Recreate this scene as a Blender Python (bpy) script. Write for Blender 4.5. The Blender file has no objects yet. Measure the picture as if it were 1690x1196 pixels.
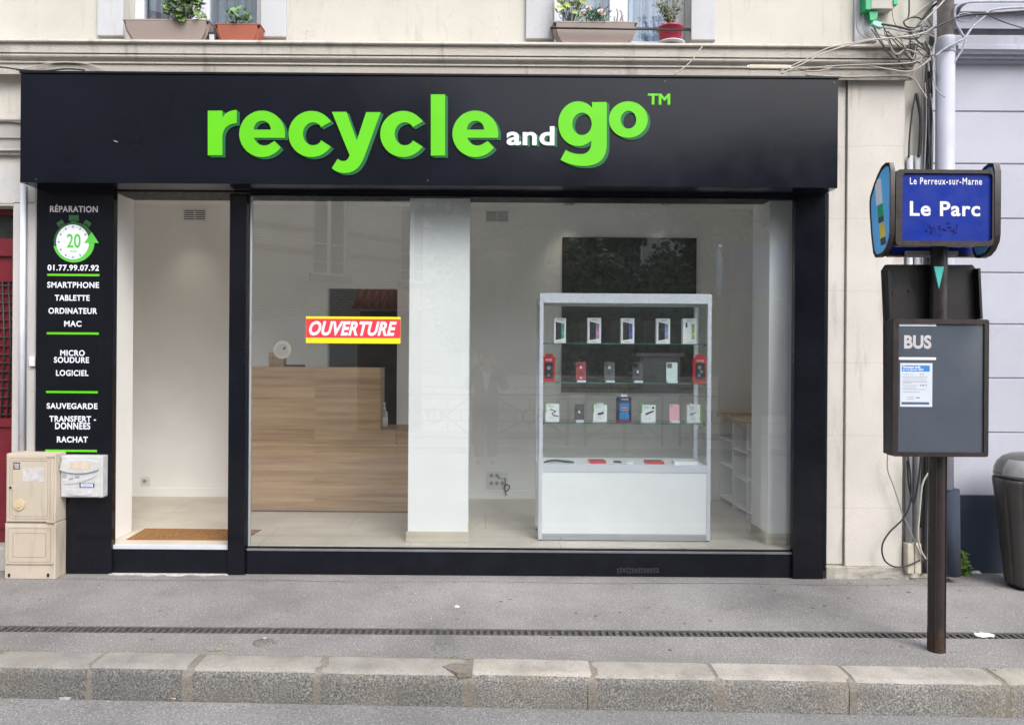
import bpy, bmesh, math, random
from mathutils import Vector, Matrix
R = random.Random(7)
rad = math.radians
scene = bpy.context.scene
COL = scene.collection

# ------------------------------------------------------------------ camera
D, F, ROLL, ZC = 5.86, 1220.0, rad(0.40), 1.728     # camera 5.86 m in front of the facade plane y = 0
VU, VV = 803.0, 588.0
cs, sn = math.cos(ROLL), math.sin(ROLL)
cam = bpy.data.cameras.new('camera')
cam.sensor_width = 36.0
cam.lens = 36.0 * F / 1690.0
cam.shift_x = (845 - VU) / 1690.0
cam.shift_y = -(598 - VV) / 1690.0
cam.clip_start, cam.clip_end = 0.01, 600
camo = bpy.data.objects.new('camera', cam)
COL.objects.link(camo)
m3 = Matrix(((cs, -sn, 0), (0, 0, -1), (sn, cs, 0)))
camo.matrix_world = Matrix.Translation((0, -D, ZC)) @ m3.to_4x4()
scene.camera = camo

# ------------------------------------------------------------------ light
SUN_EL, SUN_AZ = 46.0, 30.0        # azimuth measured from behind the camera towards +x
world = bpy.data.worlds.new('World')
scene.world = world
world.use_nodes = True
nt = world.node_tree
bg = nt.nodes['Background']
sky = nt.nodes.new('ShaderNodeTexSky')
sky.sky_type = 'NISHITA'
sky.sun_disc = False
sky.sun_elevation = rad(SUN_EL)
sky.sun_rotation = rad(180 - SUN_AZ)
sky.dust_density = 3.0
hs = nt.nodes.new('ShaderNodeHueSaturation')
hs.inputs['Saturation'].default_value = 0.42
nt.links.new(sky.outputs[0], hs.inputs['Color'])
nt.links.new(hs.outputs[0], bg.inputs[0])
bg.inputs[1].default_value = 0.15
sun = bpy.data.lights.new('sun', 'SUN')
sun.energy = 0.85
sun.angle = rad(35)
sun.color = (1.0, 0.965, 0.92)
suno = bpy.data.objects.new('sun', sun)
COL.objects.link(suno)
sd = Vector((math.sin(rad(SUN_AZ)) * math.cos(rad(SUN_EL)), -math.cos(rad(SUN_AZ)) * math.cos(rad(SUN_EL)), math.sin(rad(SUN_EL))))
suno.rotation_euler = sd.to_track_quat('Z', 'Y').to_euler()
suno.location = sd * 30
scene.view_settings.view_transform = 'Standard'
scene.view_settings.look = 'None'
scene.view_settings.exposure = 1.14
scene.view_settings.gamma = 1.0
scene.cycles.use_denoising = True
scene.cycles.max_bounces = 14
scene.cycles.diffuse_bounces = 7
scene.cycles.glossy_bounces = 5
scene.cycles.transparent_max_bounces = 24
scene.cycles.sample_clamp_indirect = 8.0

# ------------------------------------------------------------------ px -> world
def W(u, v, Y):
    du, dv = u - VU, v - VV
    x, y = du * cs + dv * sn, -du * sn + dv * cs
    d = D + Y
    return Vector((x * d / F, Y, ZC - y * d / F))
def WX(u, Y, v=588): return W(u, v, Y).x
def WZ(v, Y, u=803): return W(u, v, Y).z

# ------------------------------------------------------------------ materials
MATS = {}
def _base(name):
    m = bpy.data.materials.new(name)
    m.use_nodes = True
    return m, m.node_tree, m.node_tree.nodes['Principled BSDF']
def _coords(n, scale=(1, 1, 1)):
    tc = n.nodes.new('ShaderNodeTexCoord')
    mp = n.nodes.new('ShaderNodeMapping')
    mp.inputs['Scale'].default_value = scale
    n.links.new(tc.outputs['Object'], mp.inputs['Vector'])
    return mp.outputs[0]
def _noise(n, vec, scale, detail=4, rough=0.55):
    t = n.nodes.new('ShaderNodeTexNoise')
    t.inputs['Scale'].default_value = scale
    t.inputs['Detail'].default_value = detail
    t.inputs['Roughness'].default_value = rough
    n.links.new(vec, t.inputs['Vector'])
    return t.outputs['Fac']
def _ramp(n, fac, stops):
    r = n.nodes.new('ShaderNodeValToRGB')
    el = r.color_ramp.elements
    while len(el) < len(stops): el.new(0.5)
    for e, (p, c) in zip(el, stops):
        e.position = p
        e.color = (c[0], c[1], c[2], 1) if not isinstance(c, (int, float)) else (c, c, c, 1)
    n.links.new(fac, r.inputs[0])
    return r.outputs[0]
def _mix(n, fac, a, b, mode='MIX'):
    x = n.nodes.new('ShaderNodeMix')
    x.data_type = 'RGBA'
    x.blend_type = mode
    for s, i in ((fac, 0), (a, 6), (b, 7)):
        if isinstance(s, (int, float)): x.inputs[i].default_value = s
        elif isinstance(s, tuple): x.inputs[i].default_value = (*s[:3], 1)
        else: n.links.new(s, x.inputs[i])
    return x.outputs[2]
def _bump(n, p, h, strength, dist=0.01):
    b = n.nodes.new('ShaderNodeBump')
    b.inputs['Strength'].default_value = strength
    b.inputs['Distance'].default_value = dist
    n.links.new(h, b.inputs['Height'])
    n.links.new(b.outputs[0], p.inputs['Normal'])
def mat(name, col, rough=0.6, metal=0.0, var=0.12, scale=8.0, bump=0.0, bscale=120.0, spec=0.5, spread=(1, 1, 1), rvar=0.1):
    if name in MATS: return MATS[name]
    m, n, p = _base(name)
    v = _coords(n, spread)
    f = _noise(n, v, scale)
    lo = tuple(max(0, c * (1 - var)) for c in col)
    hi = tuple(min(1, c * (1 + var)) for c in col)
    n.links.new(_ramp(n, f, [(0.3, lo), (0.7, hi)]), p.inputs['Base Color'])
    n.links.new(_ramp(n, _noise(n, v, scale * 2.3), [(0.25, max(0.02, rough - rvar)), (0.75, min(1, rough + rvar))]), p.inputs['Roughness'])
    p.inputs['Metallic'].default_value = metal
    p.inputs['Specular IOR Level'].default_value = spec
    if bump: _bump(n, p, _noise(n, v, bscale, 3), bump, 0.004)
    MATS[name] = m
    return m
def stucco(name, col, dirt=(0.30, 0.27, 0.23), amount=0.35, grain=0.35, rows=0.0, crack=0.4, soot=None):
    m, n, p = _base(name)
    v = _coords(n)
    big = _noise(n, v, 1.1, 6, 0.6)
    c = _ramp(n, big, [(0.28, tuple(x * 0.86 for x in col)), (0.72, tuple(min(1, x * 1.07) for x in col))])
    streak = _noise(n, _coords(n, (5.0, 5.0, 0.7)), 1.6, 7, 0.65)
    c = _mix(n, _ramp(n, streak, [(0.55, 0.0), (0.80, amount)]), c, dirt)
    sp = _noise(n, v, 46, 5, 0.7)
    c = _mix(n, _ramp(n, sp, [(0.64, 0.0), (0.78, amount * 0.8)]), c, dirt)
    cr = n.nodes.new('ShaderNodeTexVoronoi')
    cr.feature = 'DISTANCE_TO_EDGE'
    cr.inputs['Scale'].default_value = 0.9
    wv = n.nodes.new('ShaderNodeVectorMath')
    nz = n.nodes.new('ShaderNodeTexNoise')
    nz.inputs['Scale'].default_value = 3.0
    nz.inputs['Detail'].default_value = 5
    n.links.new(v, nz.inputs['Vector'])
    n.links.new(v, wv.inputs[0])
    n.links.new(nz.outputs['Color'], wv.inputs[1])
    n.links.new(wv.outputs[0], cr.inputs['Vector'])
    line = _ramp(n, cr.outputs['Distance'], [(0.0, crack), (0.004, 0.0)])
    gate = _ramp(n, _noise(n, v, 0.8, 2), [(0.48, 0.0), (0.58, 1.0)])
    mm = n.nodes.new('ShaderNodeMath'); mm.operation = 'MULTIPLY'
    n.links.new(line, mm.inputs[0]); n.links.new(gate, mm.inputs[1])
    c = _mix(n, mm.outputs[0], c, tuple(x * 0.6 for x in dirt))
    if rows:
        tz = n.nodes.new('ShaderNodeTexCoord'); sz = n.nodes.new('ShaderNodeSeparateXYZ'); n.links.new(tz.outputs['Object'], sz.inputs[0])
        ad = n.nodes.new('ShaderNodeMath'); ad.operation = 'MULTIPLY_ADD'; ad.inputs[1].default_value = 0.03
        n.links.new(_noise(n, v, 2.5, 5), ad.inputs[0]); n.links.new(sz.outputs['Z'], ad.inputs[2])
        mo = n.nodes.new('ShaderNodeMath'); mo.operation = 'PINGPONG'; mo.inputs[1].default_value = rows / 2
        n.links.new(ad.outputs[0], mo.inputs[0])
        ln = _ramp(n, mo.outputs[0], [(0.0, 0.30), (0.003, 0.0)])
        c = _mix(n, ln, c, tuple(x * 0.7 for x in dirt))
    if soot:
        tz = n.nodes.new('ShaderNodeTexCoord'); sz = n.nodes.new('ShaderNodeSeparateXYZ'); n.links.new(tz.outputs['Object'], sz.inputs[0])
        mr = n.nodes.new('ShaderNodeMapRange'); mr.inputs[1].default_value = soot[0]; mr.inputs[2].default_value = soot[1]
        n.links.new(sz.outputs['X'], mr.inputs[0])
        mu = n.nodes.new('ShaderNodeMath'); mu.operation = 'MULTIPLY'
        n.links.new(mr.outputs[0], mu.inputs[0]); n.links.new(_ramp(n, _noise(n, _coords(n, (1, 1, 4)), 5.0, 6, 0.65), [(0.38, 0.0), (0.62, 0.95)]), mu.inputs[1])
        c = _mix(n, mu.outputs[0], c, (0.06, 0.052, 0.045))
    n.links.new(c, p.inputs['Base Color'])
    p.inputs['Roughness'].default_value = 0.9
    p.inputs['Specular IOR Level'].default_value = 0.2
    _bump(n, p, _noise(n, v, 90, 6, 0.65), grain, 0.006)
    MATS[name] = m
    return m
def asphalt(name, lo, hi, scale=170.0, pale=(0.58, 0.56, 0.54)):
    m, n, p = _base(name)
    v = _coords(n)
    g = _noise(n, v, scale, 3, 0.7)
    c = _ramp(n, g, [(0.30, lo), (0.68, hi)])
    vo = n.nodes.new('ShaderNodeTexVoronoi')
    vo.inputs['Scale'].default_value = scale * 0.55
    n.links.new(v, vo.inputs['Vector'])
    c = _mix(n, _ramp(n, vo.outputs['Distance'], [(0.13, 0.65), (0.24, 0.0)]), c, pale)
    big = _noise(n, v, 0.9, 6, 0.6)
    c = _mix(n, 0.9, c, _ramp(n, big, [(0.28, 0.60), (0.72, 1.18)]), 'MULTIPLY')
    st = _noise(n, v, 5.0, 6, 0.7)
    c = _mix(n, _ramp(n, st, [(0.60, 0.0), (0.76, 0.45)]), c, tuple(x * 0.6 for x in lo))
    n.links.new(c, p.inputs['Base Color'])
    p.inputs['Roughness'].default_value = 0.93
    p.inputs['Specular IOR Level'].default_value = 0.25
    _bump(n, p, g, 0.7, 0.004)
    MATS[name] = m
    return m
def granite(name, stops, scale=120.0, dirt=0.5):
    m, n, p = _base(name)
    v = _coords(n)
    c = _ramp(n, _noise(n, v, scale, 3, 0.85), stops)
    oi = n.nodes.new('ShaderNodeObjectInfo')
    c = _mix(n, 1.0, c, _ramp(n, oi.outputs['Random'], [(0.0, (0.74, 0.75, 0.76)), (0.5, (0.98, 0.96, 0.93)), (1.0, (1.14, 1.12, 1.10))]), 'MULTIPLY')
    c = _mix(n, _ramp(n, _noise(n, v, 4.2, 6, 0.65), [(0.42, 0.0), (0.72, dirt)]), c, (0.10, 0.10, 0.095))
    c = _mix(n, _ramp(n, _noise(n, v, 2.0, 4, 0.6), [(0.50, 0.0), (0.75, dirt * 0.5)]), c, (0.26, 0.21, 0.13))
    n.links.new(c, p.inputs['Base Color'])
    p.inputs['Roughness'].default_value = 0.85
    p.inputs['Specular IOR Level'].default_value = 0.3
    _bump(n, p, _noise(n, v, scale * 0.6, 5, 0.7), 0.55, 0.006)
    MATS[name] = m
    return m
def brick(name, c1, c2, mortar, w, h, gap=0.01, bump=0.4, plane='XZ', rough=0.85, offset=0.5, smooth=0.1):
    m, n, p = _base(name)
    tc = n.nodes.new('ShaderNodeTexCoord')
    sp = n.nodes.new('ShaderNodeSeparateXYZ')
    cb = n.nodes.new('ShaderNodeCombineXYZ')
    n.links.new(tc.outputs['Object'], sp.inputs[0])
    n.links.new(sp.outputs[plane[0]], cb.inputs[0])
    n.links.new(sp.outputs[plane[1]], cb.inputs[1])
    b = n.nodes.new('ShaderNodeTexBrick')
    b.offset = offset
    for k, x in (('Color1', c1), ('Color2', c2), ('Mortar', mortar)): b.inputs[k].default_value = (*x, 1)
    b.inputs['Scale'].default_value = 1.0
    b.inputs['Brick Width'].default_value = w
    b.inputs['Row Height'].default_value = h
    b.inputs['Mortar Size'].default_value = gap
    b.inputs['Mortar Smooth'].default_value = smooth
    n.links.new(cb.outputs[0], b.inputs['Vector'])
    c = _mix(n, 0.8, b.outputs['Color'], _ramp(n, _noise(n, tc.outputs['Object'], 2.5, 6), [(0.3, 0.82), (0.7, 1.1)]), 'MULTIPLY')
    n.links.new(c, p.inputs['Base Color'])
    p.inputs['Roughness'].default_value = rough
    p.inputs['Specular IOR Level'].default_value = 0.3
    if bump:
        inv = n.nodes.new('ShaderNodeMath'); inv.operation = 'SUBTRACT'; inv.inputs[0].default_value = 1.0
        n.links.new(b.outputs['Fac'], inv.inputs[1])
        _bump(n, p, inv.outputs[0], bump, 0.008)
    MATS[name] = m
    return m
def wood(name, dark, mid, light, row=0.10, stretch=9.0, rough=0.5):
    m, n, p = _base(name)
    tc = n.nodes.new('ShaderNodeTexCoord')
    sp = n.nodes.new('ShaderNodeSeparateXYZ'); n.links.new(tc.outputs['Object'], sp.inputs[0])
    cb = n.nodes.new('ShaderNodeCombineXYZ')
    n.links.new(sp.outputs['X'], cb.inputs[0]); n.links.new(sp.outputs['Z'], cb.inputs[1])
    b = n.nodes.new('ShaderNodeTexBrick')
    b.offset = 0.37
    b.inputs['Color1'].default_value = (0.0, 0.0, 0.0, 1); b.inputs['Color2'].default_value = (1, 1, 1, 1)
    b.inputs['Mortar'].default_value = (0.45, 0.45, 0.45, 1)
    b.inputs['Scale'].default_value = 1.0; b.inputs['Brick Width'].default_value = 1.7; b.inputs['Row Height'].default_value = row
    b.inputs['Mortar Size'].default_value = 0.0008
    n.links.new(cb.outputs[0], b.inputs['Vector'])
    off = n.nodes.new('ShaderNodeVectorMath'); off.operation = 'ADD'
    sc = n.nodes.new('ShaderNodeVectorMath'); sc.operation = 'SCALE'; sc.inputs['Scale'].default_value = 3.0
    n.links.new(b.outputs['Color'], sc.inputs[0])
    mp = n.nodes.new('ShaderNodeMapping'); mp.inputs['Scale'].default_value = (0.42, 0.42, stretch)
    n.links.new(tc.outputs['Object'], mp.inputs[0])
    n.links.new(mp.outputs[0], off.inputs[0]); n.links.new(sc.outputs[0], off.inputs[1])
    f = _noise(n, off.outputs[0], 2.2, 8, 0.62)
    c = _ramp(n, f, [(0.28, dark), (0.5, mid), (0.72, light)])
    c = _mix(n, 0.45, c, _ramp(n, b.outputs['Color'], [(0.0, 0.82), (1.0, 1.15)]), 'MULTIPLY')
    fine = _noise(n, _coords(n, (6, 6, 160)), 2.0, 3)
    c = _mix(n, 0.35, c, _ramp(n, fine, [(0.3, 0.75), (0.7, 1.1)]), 'MULTIPLY')
    n.links.new(c, p.inputs['Base Color'])
    p.inputs['Roughness'].default_value = rough
    MATS[name] = m
    return m
def glass(name, base=0.05, tint=(0.97, 0.985, 0.975), rough=0.0, gain=1.0, film=0.0):
    m, n, p = _base(name)
    n.nodes.remove(p)
    out = n.nodes['Material Output']
    tr = n.nodes.new('ShaderNodeBsdfTransparent'); tr.inputs[0].default_value = (*tint, 1)
    gl = n.nodes.new('ShaderNodeBsdfGlossy'); gl.inputs['Roughness'].default_value = rough
    lw = n.nodes.new('ShaderNodeLayerWeight'); lw.inputs['Blend'].default_value = 0.5
    pw = n.nodes.new('ShaderNodeMath'); pw.operation = 'POWER'; pw.inputs[1].default_value = 5.0
    n.links.new(lw.outputs['Facing'], pw.inputs[0])
    ad = n.nodes.new('ShaderNodeMath'); ad.operation = 'MULTIPLY_ADD'; ad.use_clamp = True
    ad.inputs[1].default_value = 0.96 * gain; ad.inputs[2].default_value = 0.04 * gain + base
    n.links.new(pw.outputs[0], ad.inputs[0])
    mx = n.nodes.new('ShaderNodeMixShader')
    n.links.new(ad.outputs[0], mx.inputs[0]); n.links.new(tr.outputs[0], mx.inputs[1]); n.links.new(gl.outputs[0], mx.inputs[2])
    last = mx.outputs[0]
    if film:            # pale haze put into the glass as a thin dusty film
        df = n.nodes.new('ShaderNodeBsdfDiffuse'); df.inputs[0].default_value = (0.75, 0.77, 0.78, 1)
        m2 = n.nodes.new('ShaderNodeMixShader')
        n.links.new(_ramp(n, _noise(n, _coords(n), 1.3, 5), [(0.3, film * 0.6), (0.7, film * 1.4)]), m2.inputs[0])
        n.links.new(last, m2.inputs[1]); n.links.new(df.outputs[0], m2.inputs[2]); last = m2.outputs[0]
    n.links.new(last, out.inputs[0])
    MATS[name] = m
    return m

M_cream = stucco('cream_render', (0.56, 0.537, 0.487), amount=0.75, grain=0.5)
M_white_render = stucco('whitish_render', (0.52, 0.53, 0.555), amount=0.5)
M_stone = stucco('cornice_stone', (0.515, 0.485, 0.435), (0.13, 0.115, 0.10), 0.80, 0.9, soot=(2.3, 3.5))
M_pil = stucco('pilaster_render', (0.575, 0.548, 0.508), (0.24, 0.215, 0.19), amount=0.8, grain=0.5, rows=0.57, crack=0.12)
M_stone_grey = stucco('grey_moulding', (0.44, 0.42, 0.40), (0.18, 0.17, 0.155), 0.5, 0.6)
M_lav = stucco('lavender_paint', (0.445, 0.458, 0.525), (0.36, 0.38, 0.46), 0.28, 0.22)
M_lav2 = mat('lavender_pipe', (0.39, 0.405, 0.475), 0.55, var=0.06, scale=5)
M_lav_cornice = stucco('weathered_lavender', (0.38, 0.39, 0.45), (0.15, 0.16, 0.19), 0.6, 0.5)
M_plinth = stucco('slate_blue_plinth', (0.044, 0.057, 0.084), (0.16, 0.18, 0.22), 0.25, 0.3)
M_black = mat('black_cladding', (0.006, 0.007, 0.011), 0.10, var=0.2, scale=3, rvar=0.04, spec=0.30, bump=0.5, bscale=2.6)
M_blackmat = mat('black_frame_paint', (0.0065, 0.0075, 0.0125), 0.42, var=0.25, scale=9, rvar=0.12, spec=0.22)
M_fascia = mat('black_sign_panel', (0.0055, 0.0070, 0.0130), 0.17, var=0.15, scale=2.0, rvar=0.04, spec=0.27, bump=0.35, bscale=1.6)
M_board = mat('service_board_vinyl', (0.0055, 0.0070, 0.011), 0.16, var=0.15, scale=3, rvar=0.04, spec=0.30)
M_green = mat('bright_green', (0.115, 0.55, 0.008), 0.45, var=0.05, scale=3, spec=0.3)
M_dgreen = mat('dark_green', (0.016, 0.135, 0.050), 0.45, var=0.06, scale=3, spec=0.3)
M_watch = mat('stopwatch_green', (0.030, 0.095, 0.036), 0.45, var=0.05, spec=0.3)
M_arrow = mat('arrow_green', (0.10, 0.50, 0.06), 0.45, var=0.05, spec=0.3)
M_white = mat('white_vinyl', (0.74, 0.76, 0.84), 0.45, var=0.03, spec=0.3)
M_greywhite = mat('greyish_vinyl', (0.50, 0.48, 0.50), 0.45, var=0.05, spec=0.3)
M_wall_in = mat('white_wall_paint', (0.90, 0.893, 0.875), 0.75, var=0.025, scale=2.5, bump=0.06)
M_ceil = mat('white_ceiling_paint', (0.88, 0.87, 0.85), 0.8, var=0.02, scale=2)
M_skirt = brick('beige_tile_skirting', (0.60, 0.54, 0.44), (0.56, 0.51, 0.42), (0.42, 0.38, 0.33), 0.6, 0.4, 0.004, 0.1, 'XZ', 0.4)
M_floor = brick('beige_floor_tile', (0.61, 0.555, 0.475), (0.58, 0.53, 0.455), (0.42, 0.38, 0.33), 1.2, 0.6, 0.004, 0.15, 'XY', 0.38)
M_mat = mat('coir', (0.27, 0.135, 0.045), 0.95, var=0.35, scale=45, bump=0.9, bscale=300)
M_oak = wood('counter_oak', (0.27, 0.155, 0.078), (0.45, 0.285, 0.155), (0.58, 0.40, 0.235))
M_oak2 = wood('shelf_oak', (0.26, 0.16, 0.08), (0.42, 0.28, 0.16), (0.52, 0.37, 0.22))
M_pane = glass('shop_window_glass', 0.006, (0.972, 0.992, 1.0), 0.0, 2.6, 0.005)
M_cabglass = glass('cabinet_glass', 0.0, (0.985, 0.996, 0.993), 0.0, 0.8, 0.006)
M_shelfglass = mat('shelf_glass_edge', (0.06, 0.19, 0.15), 0.15, var=0.1)
M_winglass = glass('window_glass', 0.03, (0.85, 0.88, 0.90))
M_alu = mat('white_aluminium', (0.66, 0.69, 0.74), 0.35, var=0.03, metal=0.1)
M_alu2 = mat('grey_aluminium', (0.48, 0.50, 0.53), 0.35, var=0.05, metal=0.4)
M_white_lam = mat('white_laminate', (0.86, 0.87, 0.88), 0.4, var=0.02)
M_plastic_w = mat('white_plastic', (0.76, 0.77, 0.77), 0.4, var=0.04)
M_dark = mat('dark_plastic', (0.02, 0.02, 0.022), 0.4, var=0.2)
M_darkwall = mat('dark_wall_panel', (0.026, 0.029, 0.028), 0.3, var=0.25, scale=4)
M_backroom = mat('dim_room_tone', (0.10, 0.10, 0.105), 0.8, var=0.15, scale=3)  # dimness of unlit depth put into the colour
M_pave = asphalt('pavement_asphalt', (0.15, 0.142, 0.139), (0.345, 0.331, 0.324), 95)
M_road = asphalt('road_asphalt', (0.14, 0.138, 0.14), (0.335, 0.33, 0.33), 85)
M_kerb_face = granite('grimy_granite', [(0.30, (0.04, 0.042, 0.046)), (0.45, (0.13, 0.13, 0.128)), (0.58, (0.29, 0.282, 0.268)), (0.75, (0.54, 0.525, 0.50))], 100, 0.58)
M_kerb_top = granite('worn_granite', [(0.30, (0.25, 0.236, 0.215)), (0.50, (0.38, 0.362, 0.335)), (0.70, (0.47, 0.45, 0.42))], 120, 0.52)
M_mortar = granite('old_mortar', [(0.3, (0.12, 0.112, 0.098)), (0.7, (0.27, 0.25, 0.22))], 70, 0.35)
M_iron = mat('cast_iron', (0.085, 0.08, 0.078), 0.7, var=0.3, scale=25, bump=0.4)
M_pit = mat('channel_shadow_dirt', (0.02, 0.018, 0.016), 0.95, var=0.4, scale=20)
M_beige_box = stucco('beige_cabinet_plastic', (0.53, 0.465, 0.385), (0.17, 0.13, 0.09), 0.55, 0.10)
M_beige_line = mat('beige_groove', (0.30, 0.245, 0.18), 0.7)
M_paper = mat('aged_paper', (0.52, 0.50, 0.50), 0.8, var=0.15, scale=25)
M_paper2 = mat('yellowed_paper', (0.58, 0.50, 0.40), 0.8, var=0.12, scale=30)
M_sticker = mat('dark_sticker', (0.05, 0.055, 0.06), 0.6, var=0.3, scale=40)
M_brown = mat('brown_paint', (0.024, 0.0165, 0.0170), 0.40, var=0.22, scale=14, rvar=0.14, bump=0.05)
M_brown2 = mat('brown_black_paint', (0.010, 0.0085, 0.0095), 0.42, var=0.25, scale=8)
M_rust = mat('rust', (0.045, 0.022, 0.016), 0.9, var=0.4, scale=40, bump=0.5)
M_navy = mat('navy_blue_sign', (0.008, 0.028, 0.26), 0.30, var=0.12, scale=4, spec=0.25)
M_navy2 = mat('deep_blue_stain', (0.003, 0.004, 0.085), 0.45, var=0.3, scale=60, spec=0.15)
M_sky = mat('light_blue_sign', (0.14, 0.50, 0.95), 0.4, var=0.06)
M_teal = mat('teal', (0.05, 0.42, 0.36), 0.45, var=0.05)
M_greyboard = mat('grey_poster_board', (0.075, 0.090, 0.115), 0.05, var=0.12, scale=3)
M_bluetitle = mat('title_blue', (0.03, 0.18, 0.55), 0.6, var=0.04)
M_slate = mat('slate_blue', (0.06, 0.10, 0.17), 0.6)
M_ink = mat('grey_ink', (0.30, 0.33, 0.40), 0.8)
M_inkd = mat('dark_ink', (0.07, 0.075, 0.085), 0.8)
M_yellow = mat('yellow', (0.86, 0.72, 0.01), 0.5, var=0.03)
M_yellow2 = mat('pale_yellow', (0.70, 0.58, 0.10), 0.5)
M_red = mat('red_banner', (0.72, 0.035, 0.062), 0.5, var=0.05)
M_redcase = mat('red_packaging', (0.62, 0.02, 0.03), 0.4, var=0.08)
M_door = mat('dark_red_paint', (0.155, 0.012, 0.022), 0.4, var=0.15, scale=6)
M_mesh = mat('black_ironwork', (0.02, 0.02, 0.022), 0.5, var=0.2)
M_pipe_grey = mat('grey_conduit', (0.40, 0.42, 0.45), 0.5, var=0.15, scale=6)
M_pipe_white = mat('whitish_conduit', (0.60, 0.62, 0.68), 0.45, var=0.08)
M_pipe_brown = mat('weathered_pipe', (0.34, 0.30, 0.29), 0.7, var=0.25, scale=9)
M_cream_duct = mat('cream_cable_duct', (0.52, 0.48, 0.39), 0.6, var=0.12)
M_cable_w = mat('off_white_cable', (0.44, 0.41, 0.365), 0.6, var=0.15, scale=12)
M_cable_k = mat('black_cable', (0.022, 0.024, 0.028), 0.5, var=0.3, scale=12)
M_cable_g = mat('grey_cable', (0.24, 0.24, 0.26), 0.6, var=0.2, scale=12)
M_boxgrey = mat('grey_junction_box', (0.40, 0.385, 0.35), 0.6, var=0.08)
M_boxgreen = mat('green_plastic', (0.02, 0.36, 0.15), 0.45, var=0.1)
M_mint = mat('mint_plastic', (0.25, 0.66, 0.48), 0.4, var=0.08)
M_trough = mat('taupe_plastic', (0.34, 0.28, 0.25), 0.55, var=0.07, scale=5)
M_terra = mat('terracotta_plastic', (0.33, 0.095, 0.055), 0.55, var=0.10, scale=6)
M_redpot = mat('crimson_plastic', (0.38, 0.02, 0.055), 0.4, var=0.06)
M_leaf = mat('geranium_leaf', (0.17, 0.265, 0.095), 0.55, var=0.45, scale=30)
M_leaf2 = mat('yellowish_leaf', (0.33, 0.40, 0.11), 0.6, var=0.4, scale=30)
M_leaf3 = mat('dark_green_leaf', (0.05, 0.12, 0.04), 0.55, var=0.5, scale=25)
M_leaf4 = mat('olive_leaf', (0.13, 0.15, 0.075), 0.6, var=0.4, scale=30)
M_stem = mat('plant_stem', (0.10, 0.09, 0.045), 0.8, var=0.3)
M_soil = mat('soil', (0.03, 0.022, 0.016), 0.95, var=0.4, scale=40)
M_petal = mat('pale_petal', (0.78, 0.62, 0.58), 0.6, var=0.08)
M_pvc = mat('white_window_frame', (0.60, 0.62, 0.67), 0.4, var=0.05)
M_curtain = mat('blue_grey_curtain', (0.17, 0.20, 0.24), 0.85, var=0.35, scale=3, spread=(6, 6, 0.15))
M_curtain2 = mat('pale_blue_curtain', (0.42, 0.52, 0.66), 0.85, var=0.25, scale=3, spread=(5, 5, 0.2))
M_bin = mat('taupe_grey_bin', (0.056, 0.051, 0.048), 0.42, var=0.1, scale=8, rvar=0.1)
M_bindome = mat('bin_hood', (0.09, 0.086, 0.083), 0.10, var=0.1, scale=4, rvar=0.02, spec=1.0)
M_litter = mat('white_litter', (0.70, 0.69, 0.68), 0.8, var=0.15, scale=60)
M_butt = mat('orange_filter_paper', (0.48, 0.26, 0.09), 0.8, var=0.2, scale=80)
M_yleaf = mat('fallen_leaf_green', (0.30, 0.34, 0.06), 0.7, var=0.3, scale=60)
M_bark = mat('bark', (0.10, 0.075, 0.055), 0.95, var=0.4, scale=12, bump=0.8, bscale=30)
M_housebrick = brick('cream_brick', (0.78, 0.72, 0.61), (0.68, 0.62, 0.52), (0.22, 0.20, 0.17), 0.22, 0.075, 0.010, 0.5, 'XZ')
M_redband = brick('red_brick', (0.30, 0.15, 0.11), (0.25, 0.12, 0.09), (0.34, 0.30, 0.27), 0.22, 0.07, 0.010, 0.5, 'XZ')
M_blocks = brick('pale_stone_blocks', (0.62, 0.56, 0.46), (0.54, 0.49, 0.40), (0.20, 0.18, 0.15), 0.62, 0.255, 0.016, 0.6, 'XZ')
M_render2 = stucco('grey_garden_render', (0.50, 0.50, 0.48))
M_tile = mat('red_roof_tile', (0.30, 0.10, 0.06), 0.8, var=0.35, scale=14)
M_oldwood = wood('old_gate_wood', (0.09, 0.065, 0.045), (0.15, 0.11, 0.08), (0.21, 0.16, 0.115), 0.12)
M_skin = mat('skin', (0.50, 0.30, 0.21), 0.55, var=0.1)
M_hair = mat('dark_hair', (0.02, 0.015, 0.012), 0.6, var=0.3, scale=40)
M_jacket = mat('dark_jacket', (0.025, 0.026, 0.032), 0.8, var=0.25, scale=14)
M_shirt = mat('white_shirt', (0.72, 0.72, 0.72), 0.8, var=0.04)
M_trouser = mat('dark_trousers', (0.03, 0.033, 0.045), 0.85, var=0.25, scale=14)

# ------------------------------------------------------------------ mesh helpers
def BM(): return bmesh.new()
def box(bm, x0, x1, y0, y1, z0, z1, bev=0.0, seg=2):
    xs, ys, zs = sorted((x0, x1)), sorted((y0, y1)), sorted((z0, z1))
    v = [bm.verts.new((x, y, z)) for z in zs for y in ys for x in xs]
    fs = [bm.faces.new([v[i] for i in q]) for q in ((0, 2, 3, 1), (4, 5, 7, 6), (0, 1, 5, 4), (2, 6, 7, 3), (0, 4, 6, 2), (1, 3, 7, 5))]
    if bev:
        es = list({e for f in fs for e in f.edges})
        bmesh.ops.bevel(bm, geom=es, offset=bev, segments=seg, affect='EDGES', profile=0.6)
    return bm
def pbox(bm, u0, v0, u1, v1, Y0, Y1, bev=0.0, ref=None):
    """axis-aligned box whose face at depth ref (default Y0) covers those photo pixels"""
    r = Y0 if ref is None else ref
    um, vm = (u0 + u1) / 2, (v0 + v1) / 2
    return box(bm, W(u0, vm, r).x, W(u1, vm, r).x, Y0, Y1, W(um, v1, r).z, W(um, v0, r).z, bev)
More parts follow.
